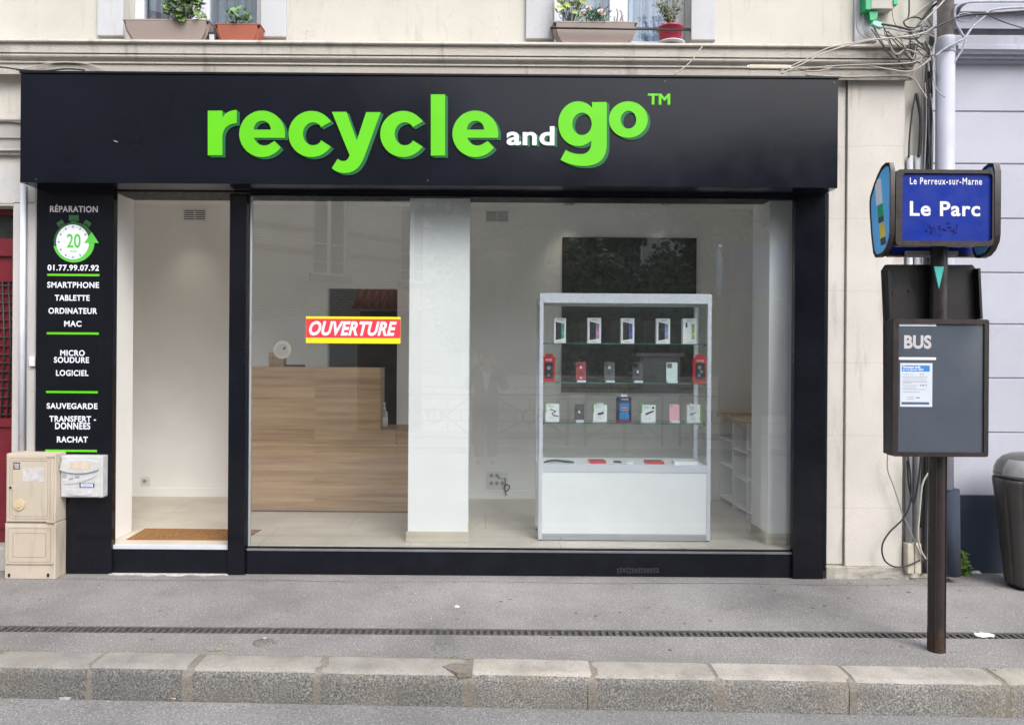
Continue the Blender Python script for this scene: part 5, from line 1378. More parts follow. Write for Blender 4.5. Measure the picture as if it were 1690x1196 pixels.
# side wings
def wing(xa, xb, mirror):
    L = 0.235; y0 = d0 + 0.0
    oz = [(0.06, 276), (0.22, 273.3), (0.42, 276.5), (0.62, 287), (0.82, 303), (0.97, 318), (1.0, 328), (0.985, 345), (0.9, 385), (0.80, 415), (0.70, 423.5), (0.55, 425), (0.34, 423), (0.16, 415), (0.03, 402), (0.0, 390), (0.0, 290)]
    def pt(s, v, sh=0.0):
        cs_, cv = 0.45, 350
        s2, v2 = cs_ + (s - cs_) * (1 - sh * 1.15), cv + (v - cv) * (1 - sh)
        y = y0 + L * s2
        return (y, ZC - (v2 - VV - 5.2) * (D + y0 + 0.11) / F)
    out = [pt(*p) for p in oz]; inn = [pt(*p, 0.075) for p in oz]
    bm = BM()
    k = len(out); q = []
    for (a, b), (c, d) in zip(out, inn): q.append([bm.verts.new(t) for t in ((xa, a, b), (xa, c, d), (xb, c, d), (xb, a, b))])
    for i in range(k):
        A, B = q[i], q[(i + 1) % k]
        for j in range(4): bm.faces.new((A[j], A[(j + 1) % 4], B[(j + 1) % 4], B[j]))
    w = part('side_frame', bm, M_brown, bs, 35)
    lo, hi = sorted((xa, xb))
    bm = BM(); prism(bm, [pt(*p, 0.07) for p in oz], 'x', lo + 0.004, hi - 0.006); part('side_board', bm, M_sky, w)
    xs = lo + 0.0035
    for a, b, v0, v1, m, nm in ((0.36, 0.64, 294, 336, M_white, 'line_label'), (0.36, 0.60, 338, 357, M_boxgreen, 'green_label'), (0.36, 0.60, 357.5, 367, M_inkd, 'dark_label'), (0.34, 0.58, 369, 393, M_yellow2, 'yellow_label'), (0.34, 0.57, 393.5, 405, M_inkd, 'dark_label')):
        sk = lambda s, v: s + 0.12 * (350 - v) / 55
        bm = BM(); prism(bm, [pt(sk(a, v0), v0), pt(sk(b, v0), v0 + 6 * (b - a)), pt(sk(b, v1), v1 + 6 * (b - a)), pt(sk(a, v1), v1)], 'x', xs - 0.001, xs + 0.0006)
        part(nm, bm, m, w)
xw = WX(1477.5, d0, 350)
wing(xw - 0.002, xw - 0.028, False)
xw2 = WX(1652, d0, 350)
wing(xw2 - 0.036, xw2, True)
bm = BM(); p = [W(1541, 440, PY - 0.05), W(1557.5, 440, PY - 0.05), W(1549, 477, PY - 0.05)]
prism(bm, [(q.x, q.z) for q in p], 'y', PY - 0.0545, PY - 0.0465); part('teal_pointer', bm, M_teal, bs)
# back board behind the pole
yk = PY + 0.055
pts = [W(u, v, yk) for u, v in ((1464, 436.5), (1605, 437), (1610, 443), (1614, 527), (1614, 748), (1462, 748), (1461.5, 527), (1458, 446))]
bm = BM(); prism(bm, [(p.x, p.z) for p in pts], 'y', yk, yk + 0.03)
for (ua, va), (ub, vb), s in (((1458.5, 446), (1462, 527), 1), ((1461.5, 531), (1461.5, 746), 1), ((1610, 444), (1614, 527), -1)):
    a, b = W(ua, va, yk), W(ub, vb, yk)
    prism(bm, [(a.x, a.z), (a.x + 0.014 * s, a.z), (b.x + 0.014 * s, b.z), (b.x, b.z)], 'y', yk - 0.045, yk - 0.0003)
part('back_board', bm, M_brown2, bs)
bm = BM()
for u, v, r in ((1474, 480.5, 0.017), (1501, 479, 0.013), (1566, 480, 0.013)):
    p = W(u, v, yk); ring(bm, p.x, p.z, r * 0.45, r, yk - 0.005, yk - 0.0003, 18); disc(bm, p.x, p.z, r * 0.35, yk - 0.007, yk - 0.0003, 12)
part('bolt', bm, M_brown, bs)
# timetable case in front of the pole
yt = PY - 0.135
bm = BM(); x0, x1, z0, z1 = WX(1474, yt, 640), WX(1632, yt, 640), WZ(753.5, yt, 1553), WZ(526.5, yt, 1553)
frame_prism(bm, rrect(x0, x1, z0, z1, 0.014, 4), rrect(WX(1483, yt, 640), WX(1624.5, yt, 640), WZ(746, yt, 1553), WZ(534.5, yt, 1553), 0.003, 4), yt, yt + 0.075); tc_ = part('timetable_case', bm, M_brown, bs, 30)
bm = BM(); box(bm, x0 + 0.012, x1 - 0.012, yt + 0.010, yt + 0.074, z0 + 0.012, z1 - 0.012); part('case_board', bm, M_greyboard, bs)
yq = yt + 0.0095
bm = BM(); text_px(bm, 'BUS', 1492, 553, 1537, 575.5, yq, 0.040, 0.001, 1.02); part('lettering', bm, M_greywhite, bs)
bm = BM()
for v in (533.5, 589):
    bm = BM(); prism(bm, [(p[0], p[1]) for p in rrect(WX(1483.5, yq, 560), WX(1545, yq, 560), WZ(v + 4.7, yq, 1515), WZ(v + 0.4, yq, 1515), 0.006, 4)], 'y', yq - 0.001, yq + 0.0002); part('white_rule', bm, M_white, bs)
pn = BM(); x0, x1 = WX(1485.5, yq, 635), WX(1538.5, yq, 635); z0, z1 = WZ(671, yq, 1512), WZ(599, yq, 1512)
box(pn, x0, x1, yq - 0.001, yq + 0.0002, z0, z1); nt_ = part('fare_notice', pn, mat('notice_paper', (0.56, 0.61, 0.68), 0.7, var=0.03), bs)
yn = yq - 0.0011
bm = BM(); pbox(bm, 1488.5, 602.8, 1534.5, 612.8, yn - 0.0006, yn); part('blue_title', bm, M_bluetitle, nt_)
bm = BM(); text_px(bm, 'Nouveaux tarifs', 1490, 603.6, 1519, 607.4, yn - 0.0007, 0.03, 0.0003); text_px(bm, 'au 1er janvier 2025', 1490, 608.2, 1524, 612.2, yn - 0.0007, 0.03, 0.0003); part('lettering', bm, M_white, nt_)
bm = BM(); text_px(bm, '2 €', 1518, 615.7, 1524.5, 618.8, yn - 0.0002, 0.01, 0.0003); text_px(bm, '2,00 €', 1518, 634, 1530, 637.5, yn - 0.0002, 0.01, 0.0003); part('lettering', bm, M_slate, nt_)
bm = BM()
for v, a, b in ((617.4, 1490, 1508), (621.5, 1490, 1531), (624.5, 1490, 1530), (628.0, 1490, 1529), (630.5, 1490, 1531), (632, 1490, 1504), (636, 1490, 1514), (639.5, 1490, 1512), (642.5, 1490, 1527), (646.7, 1490, 1518), (655, 1497, 1509), (658, 1497, 1509)):
    pbox(bm, a, v - 0.45, b, v + 0.45, yn - 0.0004, yn)
part('small_print', bm, M_ink, nt_)
bm = BM(); pbox(bm, 1488.0, 663.2, 1533.5, 667.2, yn - 0.0006, yn); part('footer_band', bm, M_slate, nt_)
bm = BM(); pbox(bm, 1512, 655.3, 1518, 657, yn - 0.0006, yn); part('blue_mark', bm, M_bluetitle, nt_)

# ================================================================== litter bin
gb = G(1704, 968); BX, BY = WX(1706, -0.22), -0.24
lt = thing('litter_bin', (BX, BY, 0), 'dark taupe street litter bin with shiny domed hood against the lavender house', 'litter bin')
def bin_shell(prof, n=48, flute=0.0):
    bm = BM(); rings = []
    for r, z in prof:
        row = []
        for k in range(n):
            a = 2 * math.pi * k / n
            e = r * (abs(math.cos(a)) ** 2.6 + abs(math.sin(a)) ** 2.6) ** (-1 / 2.6)
            f = 1 - flute * math.exp(-((((k % 8) - 4) / 0.8) ** 2))
            row.append(bm.verts.new((BX + e * f * math.cos(a), BY + e * f * 0.78 * math.sin(a), z)))
        rings.append(row)
    for A, B in zip(rings, rings[1:]):
        for k in range(n): f = bm.faces.new((A[k], A[(k + 1) % n], B[(k + 1) % n], B[k])); f.smooth = True
    bm.faces.new(rings[0][::-1]); bm.faces.new(rings[-1]); return bm
zj = WZ(790, -0.3, 1640)
part('body', bin_shell([(0.185, 0.03), (0.190, 0.05), (0.225, 0.40), (0.262, 0.74), (0.272, zj - 0.03), (0.270, zj - 0.004)], 96, 0.045), M_bin, lt)
part('base', bin_shell([(0.155, 0.0), (0.160, 0.0295)], 32), M_dark, lt)
zt = WZ(751, -0.24, 1690)
part('hood', bin_shell([(0.262, zj + 0.002), (0.266, zj + 0.02), (0.262, zj + 0.07), (0.243, zj + 0.12), (0.205, zj + 0.16), (0.15, zj + 0.185), (0.06, zj + 0.197)], 48), M_bindome, lt)
bm = BM()
for k in range(14): pass
q = [(-0.20, zj + 0.05), (-0.09, zj + 0.03), (-0.06, zj + 0.11), (-0.15, zj + 0.125)]
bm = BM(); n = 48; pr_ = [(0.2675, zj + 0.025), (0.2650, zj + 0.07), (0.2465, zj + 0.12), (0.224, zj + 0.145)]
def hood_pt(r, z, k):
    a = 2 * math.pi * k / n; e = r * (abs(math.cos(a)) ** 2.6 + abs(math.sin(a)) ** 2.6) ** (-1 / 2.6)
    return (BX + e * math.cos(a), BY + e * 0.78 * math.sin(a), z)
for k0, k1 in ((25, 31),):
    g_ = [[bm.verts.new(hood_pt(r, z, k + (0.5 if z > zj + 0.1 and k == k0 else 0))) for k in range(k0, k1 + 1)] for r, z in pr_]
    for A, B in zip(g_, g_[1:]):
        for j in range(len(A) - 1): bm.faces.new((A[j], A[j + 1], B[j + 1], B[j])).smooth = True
part('painted_highlight', bm, mat('bin_highlight_paint', (0.30, 0.30, 0.31), 0.15, var=0.15, scale=9, spec=0.8), lt)  # highlight on the hood painted as a pale patch
part('rim_band', bin_shell([(0.2665, zj + 0.0305), (0.2670, zj + 0.034)], 48), M_dark, lt)

# ================================================================== downpipe, conduits, cables
dp = thing('down_pipe', (WX(1558, -0.1), -0.1, 0), 'thick lavender painted downpipe between the cream house and the lavender house', 'pipe')
YD = -0.10
pu = lambda v: 1558.5 + (v - 588) * -0.0035
bm = BM(); tube(bm, [W(pu(90), 90, YD), W(pu(806), 806, YD)], 0.066, 24); part('painted_length', bm, M_lav2, dp)
bm = BM(); tube(bm, [W(pu(806) + 9, 806.3, YD), W(pu(945) + 11, 948, YD)], 0.070, 24); part('dark_foot', bm, M_plinth, dp)
bm = BM(); tube(bm, [W(pu(90), 72, YD), W(pu(-350), -700, YD)], 0.058, 24); part('bare_length', bm, M_pipe_brown, dp)
bm = BM(); tube(bm, [W(pu(70), 63, YD), W(pu(70), 66, YD), W(pu(72), 72, YD), W(pu(90), 88, YD), W(pu(90), 90, YD)], [0.066, 0.072, 0.069, 0.070, 0.067], 24); part('collar', bm, M_lav2, dp)
for u, lab in ((1501.5, 'outer'), (1514.5, 'inner')):
    t = thing('cable_conduit', (WX(u, -0.04), -0.04, 0), 'vertical grey cable conduit next to the pilaster edge' if lab == 'outer' else 'vertical grey cable conduit next to the black cables', 'conduit', 'grey conduits on the corner')
    bm = BM(); tube(bm, [W(u, 258, -0.04), W(u - 2, 898, -0.04)], 0.0235, 14); part('tube', bm, M_pipe_grey, t)
    uu = u + (2 if lab == 'outer' else 1)
    bm = BM(); pbox(bm, uu - 5.6, 897, uu + 5.6, 947, -0.09, -0.012, 0.012); part('foot_guard', bm, M_cream_duct, t)
M_lav_cable = mat('lavender_cable', (0.36, 0.375, 0.43), 0.6, var=0.3, scale=14)
def cable(pts, r, m, label, Y=-0.06, name='cable', group='cables on the corner', n=7):
    ps = [W(p[0], p[1], p[2] if len(p) > 2 else Y) for p in pts]
    bm = BM(); tube(bm, smooth_path(ps, n), r, 7); return solo(name, bm, m, label, 'cable', group)
cable([(1511, 155), (1505, 190), (1501, 230), (1500, 259)], 0.007, M_cable_k, 'thin black cable dropping into the outer grey conduit')
cable([(1512, 155), (1519, 190), (1519, 230), (1516, 259)], 0.012, M_cable_k, 'thick black cable dropping into the inner grey conduit')
cable([(1538, 60), (1535, 120), (1534, 200), (1533, 300), (1532, 420), (1531, 600), (1528, 760), (1526, 945)], 0.017, M_cable_k, 'thick black cable bundle running the full height beside the downpipe', -0.03)
cable([(1530, 95), (1527, 150), (1530, 165), (1538, 160), (1536, 120)], 0.006, M_cable_k, 'short black cable loop beside the bundle under the cornice')
cable([(1330, 124), (1400, 127), (1480, 125), (1504, 128), (1515, 140), (1530, 163)], 0.0059, M_cable_w, 'off white cable running along the top of the pilaster', -0.10)
cable([(1300, 112), (1345, 118), (1385, 110), (1425, 108), (1470, 115), (1500, 118), (1522, 108), (1536, 92), (1532, 76)], 0.0052, M_cable_w, 'pair of slack off white leads looping below the cornice edge', -0.20)
cable([(1300, 118), (1350, 111), (1420, 107), (1490, 105), (1515, 100), (1528, 85), (1526, 72), (1512, 68)], 0.0044, M_cable_w, 'off white lead stretched along the cornice moulding', -0.21)
cable([(1290, 122), (1330, 103), (1370, 84), (1430, 68), (1470, 63), (1500, 60), (1530, 52), (1545, 40)], 0.0055, M_cable_w, 'off white cable climbing diagonally over the cornice to the green junction box', -0.25)
cable([(1286, 118), (1330, 98), (1365, 80), (1400, 72), (1440, 64)], 0.0044, M_cable_w, 'second off white cable climbing diagonally over the cornice', -0.252)
cable([(1425, -30), (1416, 15), (1414, 45), (1424, 60), (1436, 65)], 0.0035, M_cable_g, 'thin dark looping wire at the far side of the green junction box', -0.05)
cable([(1430, -10), (1424, 30), (1428, 55), (1442, 66)], 0.0035, M_cable_g, 'thin dark looping wire nearest the green junction box', -0.055)
cable([(1455, 40), (1480, 44), (1505, 50), (1530, 50), (1560, 38), (1590, 26), (1640, 22), (1700, 18)], 0.008, M_cable_k, 'black cable crossing in front of the downpipe to the lavender house', -0.20)
cable([(1440, 40), (1447, 56), (1456, 64), (1470, 66), (1466, 54), (1460, 52), (1464, 62), (1480, 66)], 0.0059, M_cable_w, 'off white lead coiling below the mint connector', -0.06)
cable([(1472, 15), (1476, 36), (1486, 48), (1505, 52), (1520, 50)], 0.0044, M_cable_w, 'off white lead bending away from the green junction box', -0.05)
cable([(1500, -20), (1500, 25), (1492, 36), (1496, 44), (1510, 46), (1521, 40), (1519, 31), (1506, 29), (1494, 34)], 0.006, M_cable_k, 'black wire wound in a small round loop above the cornice', -0.06)
cable([(1508, 28), (1525, 12), (1545, 0), (1560, -14)], 0.0067, M_cable_w, 'off white cable rising steeply behind the downpipe', -0.03)
cable([(1518, 42), (1532, 28), (1552, 8), (1566, -10)], 0.0067, M_cable_w, 'off white cable rising steeply across the downpipe', -0.19)
cable([(1523, 32), (1535, 15), (1552, 2)], 0.010, M_cable_k, 'short black cable rising between two off white cables', -0.04)
cable([(1500, 70), (1516, 84), (1530, 100), (1533, 118)], 0.0074, M_cable_w, 'short off white cable falling from the cornice end', -0.12)
cable([(1528, 72), (1540, 84), (1534, 100), (1528, 104)], 0.0052, M_cable_w, 'small off white loop at the end of the cornice', -0.14)
cable([(1541, 118), (1538, 90), (1543, 70), (1541, 55)], 0.008, M_cable_g, 'grey cable running up along the edge of the downpipe', -0.17)
cable([(1544, 92), (1540, 110), (1541, 130), (1547, 150), (1560, 161)], 0.004, M_lav_cable, 'pale lead hanging across the downpipe', -0.185)
cable([(1543, 93), (1560, 80), (1580, 70), (1592, 63), (1605, 45), (1622, 30), (1634, 18), (1660, 14), (1710, 12)], 0.0085, M_lav_cable, 'lavender painted cable bundle rising over the neighbour cornice', -0.19)
cable([(1592, 64), (1585, 52), (1578, 40), (1575, 22), (1580, 10), (1600, 4), (1640, 3), (1710, 3)], 0.009, M_lav_cable, 'thick lavender painted cable along the neighbour cornice top', -0.17)
cable([(1594, 66), (1588, 82), (1580, 95), (1575, 104)], 0.007, M_lav_cable, 'lavender painted cable tail hanging beside the downpipe', -0.15)
cable([(1574, 30), (1588, 36), (1604, 34), (1612, 26), (1590, 22), (1578, 28)], 0.0045, M_lav_cable, 'lavender painted cable loop on the neighbour cornice', -0.17)
cable([(1572, 8), (1571, 22), (1580, 30), (1584, 14), (1596, 4)], 0.010, M_cable_k, 'dark cable bend behind the downpipe top', -0.13)
cable([(1632, 26), (1660, 38), (1700, 50)], 0.004, M_cable_k, 'thin dark wire sloping across the neighbour wall top', -0.13)
cable([(1465, 750), (1465, 775), (1474, 800), (1484, 830), (1490, 850), (1500, 870), (1512, 900), (1524, 925)], 0.0045, M_cable_g, 'thin grey green wire hanging below the timetable case', -0.10)
cable([(1498, 750), (1503, 790), (1502, 830), (1490, 856), (1468, 878), (1456, 900), (1460, 924), (1478, 935), (1500, 932), (1518, 924)], 0.0065, M_cable_k, 'black cable sagging in a wide loop near the pavement', -0.11)
cable([(1520, 750), (1516, 790), (1508, 830), (1500, 800), (1497, 760)], 0.007, M_cable_k, 'black cable bent in front of the grey conduits', -0.10)
cable([(1532, 780), (1522, 800), (1518, 840), (1515, 880), (1519, 905), (1528, 922)], 0.0074, M_cable_w, 'off white cable bowing beside the downpipe foot', -0.12)
cable([(1159, 77), (1145, 96), (1130, 111), (1112, 124)], 0.0048, M_cable_w, 'single off white cable dropping from the window corner to the sign', -0.262, group='cables over the cornice')
cable([(28, 117), (90, 104), (145, 106), (176, 118)], 0.0044, M_cable_w, 'off white lead rising and falling above the sign corner', -0.12, group='cables over the cornice')
cable([(-30, 108), (10, 112), (40, 116), (75, 117), (110, 114), (140, 116)], 0.006, M_cable_k, 'dark lead lying on top of the sign near its end', -0.16, group='cables over the cornice')
cable([(-30, 202), (10, 200), (35, 202)], 0.0067, M_cable_w, 'off white cable lying on the low doorway moulding', -0.09, group='cables over the cornice')
cj = thing('cable_joint', (WX(1270, -0.24), -0.24, WZ(114, -0.24, 1270)), 'pale cable joint sleeve lying on the sign top below the cornice', 'cable joint')
bm = BM(); pbox(bm, 1236, 106.5, 1302, 113.5, -0.26, -0.225, 0.008); part('sleeve', bm, M_cream_duct, cj)
bm = BM()
for u in (1233, 1302): pbox(bm, u, 107.5, u + 4, 112.5, -0.255, -0.23, 0.004)
part('gland', bm, M_plastic_w, cj)
# tangle of thin wires between the junction box and the downpipe
Q = random.Random(99)
for i in range(18):
    a = (Q.uniform(1438, 1505), Q.uniform(40, 66)); b = (Q.uniform(1512, 1547), Q.uniform(38, 105))
    m1 = ((a[0] + b[0]) / 2 + Q.uniform(-14, 14), max(a[1], b[1]) + Q.uniform(-6, 14)); m2 = ((a[0] + 2 * b[0]) / 3 + Q.uniform(-8, 10), b[1] + Q.uniform(-22, 10))
    cable([a, m1, m2, b], Q.uniform(0.0028, 0.0052), (M_cable_g, M_cable_k, M_cable_w, M_cable_k)[i % 4], 'thin wire tangled with others at the cornice corner', -0.185 - 0.006 * (i % 9), 'cable', 'thin tangled wires at the cornice corner')
for i in range(9):
    u0 = 1526 + Q.uniform(-5, 12); v0 = Q.uniform(95, 180); v1 = Q.uniform(330, 900)
    cable([(u0, v0), (u0 + Q.uniform(-6, 5), v0 + 60), (u0 - Q.uniform(-3, 7), (v0 + v1) / 2), (u0 - Q.uniform(0, 10), v1)], Q.uniform(0.003, 0.006), (M_cable_k, M_cable_g, M_cable_k)[i % 3], 'thin dark wire running down beside the downpipe', -0.055 - 0.006 * i, 'cable', 'thin wires beside the downpipe')
# junction box with green ends
jb = thing('junction_box', (WX(1457, -0.06), -0.06, WZ(16, -0.06, 1457)), 'grey junction box with bright green end caps above the cornice', 'junction box')
bm = BM(); pbox(bm, 1438, -48, 1475, 14.5, -0.10, -0.021, 0.004); part('box_body', bm, M_boxgrey, jb)
for a, b in ((1429, 1438), (1475, 1482)):
    bm = BM(); pbox(bm, a, -50, b - 0.3, 16 if a < 1440 else 8, -0.11, -0.021, 0.003); part('end_cap', bm, M_boxgreen, jb)
bm = BM(); pts = [W(u, v, -0.07) for u, v in ((1434, 19), (1449, 20), (1446, 33), (1436, 34))]; prism(bm, [(p.x, p.z) for p in pts], 'y', -0.075, -0.03); part('green_clip', bm, M_boxgreen, jb)
bm = BM(); pts = [W(u, v, -0.09) for u, v in ((1440, 36), (1457, 40), (1454, 48), (1438, 42))]; prism(bm, [(p.x, p.z) for p in pts], 'y', -0.11, -0.07); part('mint_connector', bm, M_mint, jb)

# ================================================================== plants on the window ledges
def leaf(bm, c, r, tilt, turn, lobes=7, cup=0.25, depth=0.16):
    n = lobes * 4
    M = Matrix.Translation(c) @ Matrix.Rotation(turn, 4, 'Z') @ Matrix.Rotation(tilt, 4, 'X')
    o = bm.verts.new(M @ Vector((0, 0, 0)))
    inner = [bm.verts.new(M @ Vector((0.55 * r * math.cos(a), 0.55 * r * math.sin(a), cup * r * 0.35))) for a in [2 * math.pi * k / n for k in range(n)]]
    outer = []
    for k in range(n):
        a = 2 * math.pi * k / n
        q = r * (1 + depth * math.cos(lobes * a)) * (0.55 if abs(a - math.pi * 1.5) < 0.2 else 1)
        outer.append(bm.verts.new(M @ Vector((q * math.cos(a), q * math.sin(a), cup * r * (0.7 + 0.3 * math.sin(lobes * a * 0.5))))))
    for k in range(n):
        f = bm.faces.new((o, inner[k], inner[(k + 1) % n])); f.smooth = True
        f = bm.faces.new((inner[k], outer[k], outer[(k + 1) % n], inner[(k + 1) % n])); f.smooth = True
def blade(bm, c, L, w, d, up):
    d = d.normalized(); s = d.cross(up); s = s.normalized() if s.length > 1e-4 else Vector((1, 0, 0))
    p = [c, c + d * L * 0.45 + s * w, c + d * L - up * 0.15 * L, c + d * L * 0.45 - s * w]
    v = [bm.verts.new(x) for x in p]; bm.faces.new(v)
ZLEDGE = WZ(70.5, -0.165)
def trough(u0, u1, vt, vb, taper, m, parent, rim=0.012, Y0=-0.19, Y1=-0.02, ridges=0):
    um = (u0 + u1) / 2
    x0, x1 = WX(u0, Y0, 40), WX(u1, Y0, 40); zt, zb = WZ(vt, Y0, um), WZ(vb, Y0, um)
    bm = BM(); n = 10; rows = []
    for i in range(n + 1):
        t = i / n; ins = taper * (1 - t) ** 2.2 + (0.002 if ridges and i % 2 else 0); dy = (0.008 if ridges else 0.03) * (1 - t)
        rows.append([bm.verts.new(p) for p in ((x0 + ins + 0.005, Y0 + dy, zb + (zt - 0.014 - zb) * t), (x1 - ins - 0.005, Y0 + dy, zb + (zt - 0.014 - zb) * t), (x1 - ins - 0.005, Y1 - dy, zb + (zt - 0.014 - zb) * t), (x0 + ins + 0.005, Y1 - dy, zb + (zt - 0.014 - zb) * t))])
    for A, B in zip(rows, rows[1:]):
        for k in range(4): bm.faces.new((A[k], A[(k + 1) % 4], B[(k + 1) % 4], B[k]))
    bm.faces.new(rows[0][::-1])
    bmesh.ops.bevel(bm, geom=[e for e in bm.edges if abs(e.verts[0].co.z - e.verts[1].co.z) > 0.003 and abs(e.verts[0].co.x - e.verts[1].co.x) < 0.05], offset=0.018, segments=3, affect='EDGES')
    part('trough', bm, m, parent, 30)
    bm = BM()
    frame_prism_z(bm, x0, x1, Y0, Y1, rim, zt - 0.013, zt); part('rim', bm, m, parent)
    bm = BM(); box(bm, x0 + rim, x1 - rim, Y0 + rim, Y1 - rim, zt - 0.03, zt - 0.012); part('soil', bm, M_soil, parent)
    return x0, x1, zt
def frame_prism_z(bm, x0, x1, y0, y1, t, z0, z1):
    o = [(x0, y0), (x1, y0), (x1, y1), (x0, y1)]; i = [(x0 + t, y0 + t), (x1 - t, y0 + t), (x1 - t, y1 - t), (x0 + t, y1 - t)]
    q = [[bm.verts.new(p) for p in ((*o[k], z0), (*i[k], z0), (*i[k], z1), (*o[k], z1))] for k in range(4)]
    for k in range(4):
        A, B = q[k], q[(k + 1) % 4]
        for j in range(4): bm.faces.new((A[j], A[(j + 1) % 4], B[(j + 1) % 4], B[j]))
    bmesh.ops.bevel(bm, geom=list(bm.edges), offset=0.0025, segments=1, affect='EDGES')
def geranium(parent, cx, cy, z, wx, h, n, rmin, rmax, m, seed, wy=0.06):
    Q = random.Random(seed); bm = BM(); st = BM()
    for k in range(n):
        t = Q.random()
        a = Q.uniform(0, 6.283); rr = math.sqrt(Q.random())
        c = Vector((cx + wx * rr * math.cos(a), cy + wy * rr * math.sin(a), z + h * (0.12 + 0.88 * t) * (1 - 0.35 * rr * rr)))
        leaf(bm, c, Q.uniform(rmin, rmax), rad(Q.uniform(10, 75)), Q.uniform(-1.4, 1.4), 7, Q.uniform(0.1, 0.45))
        if k % 2 == 0: tube(st, smooth_path([(cx + (c.x - cx) * 0.25, cy + (c.y - cy) * 0.3, z - 0.01), (cx + (c.x - cx) * 0.7, cy + (c.y - cy) * 0.7, z + (c.z - z) * 0.6), c], 4), 0.0022, 5)
    part('foliage', bm, m, parent); part('stems', st, M_stem, parent)
t = thing('planter_trough', (WX(273, -0.1), -0.1, ZLEDGE), 'long taupe window box with a leafy green geranium in its middle', 'planter', 'planters on the window ledges')
x0, x1, zt = trough(202, 345, 31.5, 65, 0.055, M_trough, t, Y0=-0.15)
bm = BM(); pbox(bm, 206, 65, 341, 68, -0.163, -0.02, 0.003); part('saucer', bm, M_trough, t)
geranium(t, WX(304, -0.12, 20), -0.125, zt, 0.165, 0.25, 84, 0.022, 0.042, M_leaf, 3, 0.07)
geranium(t, WX(296, -0.16, 34), -0.145, zt - 0.02, 0.05, 0.06, 6, 0.026, 0.036, M_leaf, 13, 0.02)
t = thing('planter_trough', (WX(391, -0.1), -0.1, ZLEDGE), 'terracotta coloured ribbed window box with a small young plant', 'planter', 'planters on the window ledges')
x0, x1, zt = trough(353.5, 429.5, 38.5, 69, 0.035, M_terra, t, Y0=-0.155, ridges=1)
geranium(t, WX(392, -0.12, 30), -0.12, zt, 0.095, 0.15, 34, 0.018, 0.030, mat('fresh_leaf', (0.15, 0.30, 0.10), 0.55, var=0.4, scale=30), 5, 0.05)
t = thing('planter_trough', (WX(985, -0.1), -0.1, ZLEDGE), 'long taupe window box with tall leafy stems and white flowers', 'planter', 'planters on the window ledges')
x0, x1, zt = trough(913, 1052.5, 35, 70.5, 0.055, M_trough, t, Y0=-0.15)
bm = BM(); pbox(bm, 914, 70, 1046, 72.2, -0.163, -0.02, 0.003); part('saucer', bm, M_trough, t)
geranium(t, WX(942, -0.12, 10), -0.11, zt, 0.125, 0.36, 54, 0.018, 0.033, M_leaf2, 8)
Q = random.Random(4); bm = BM()
for k in range(420):
    c = Vector((WX(980, -0.12, 20) + Q.gauss(0, 0.055), -0.11 + Q.gauss(0, 0.03), zt + Q.uniform(-0.01, 0.10)))
    blade(bm, c, Q.uniform(0.02, 0.04), 0.005, Vector((Q.uniform(-0.6, 0.6), Q.uniform(-1, 0.3), Q.uniform(0.1, 1))), Vector((0.3, -1, 0.5)).normalized())
part('flower_foliage', bm, M_leaf3, t)
bm = BM()
for u, v in ((963, 20), (991, 19), (996, 24), (972, 14)):
    p = W(u, v, -0.17)
    for k in range(9): leaf(bm, p + Vector((Q.uniform(-.012, .012), Q.uniform(-.01, .01), Q.uniform(-.01, .012))), 0.012, rad(Q.uniform(30, 90)), Q.uniform(-1, 1), 5, 0.5)
part('flowers', bm, M_petal, t)
bm = BM()
for u, h, dx in ((1017, 0.11, 0.012), (1022, 0.10, 0.02), (1029, 0.06, -0.008), (1016, 0.05, -0.01)): tube(bm, smooth_path([(WX(u, -0.12, 20), -0.12, zt - 0.01), (WX(u, -0.12, 20) + dx, -0.125, zt + h * 0.6), (WX(u, -0.12, 20) + dx * 0.3, -0.12, zt + h)]), [0.006] * 12 + [0.004], 6)
part('dry_stem', bm, M_pipe_brown, t)
t = thing('flower_pot', (WX(1106, -0.1), -0.1, ZLEDGE), 'crimson round flower pot with a sparse shrubby plant', 'flower pot')
px, py = WX(1106, -0.07, 50), -0.07
zt, zb = WZ(39, -0.15, 1106), WZ(66, -0.15, 1106)
bm = BM(); lathe(bm, [(0.072, zb), (0.076, zb + 0.004), (0.093, zt - 0.018), (0.100, zt - 0.017), (0.101, zt - 0.002), (0.095, zt), (0.088, zt - 0.01), (0.0001, zt - 0.014)], px, py, 32); part('pot', bm, M_redpot, t)
bm = BM(); lathe(bm, [(0.090, zb - 0.014), (0.115, zb - 0.006), (0.115, zb - 0.001), (0.0001, zb - 0.001)], px, py, 32); part('saucer', bm, M_plastic_w, t)
bm = BM(); lf = BM(); Q = random.Random(11)
for k in range(11):
    a = Q.uniform(0, 6.28); sp = Q.uniform(0.03, 0.17); h = Q.uniform(0.12, 0.34)
    pts = smooth_path([(px + Q.uniform(-.02, .02), py, zt - 0.012), (px + sp * 0.4 * math.cos(a), py + 0.04 * math.sin(a), zt + h * 0.5), (px + sp * math.cos(a), py + 0.06 * math.sin(a), zt + h)], 5)
    tube(bm, pts, 0.0028, 5)
    for q in pts[3:]:
        for j in range(7): blade(lf, Vector(q) + Vector((Q.gauss(0, .012), Q.gauss(0, .01), Q.gauss(0, .012))), Q.uniform(0.015, 0.032), 0.0055, Vector((Q.uniform(-1, 1), Q.uniform(-1, 0.4), Q.uniform(-0.3, 1))), Vector((0.2, -1, 0.4)).normalized())
part('stems', bm, M_stem, t); part('foliage', lf, M_leaf4, t)
t = thing('small_planter', (WX(352, -0.1), -0.05, ZLEDGE), 'small dark square pot with a pale label between two window boxes', 'flower pot')
bm = BM(); pbox(bm, 343, 53, 356.5, 68, -0.15, -0.06, 0.004); part('pot', bm, M_dark, t)
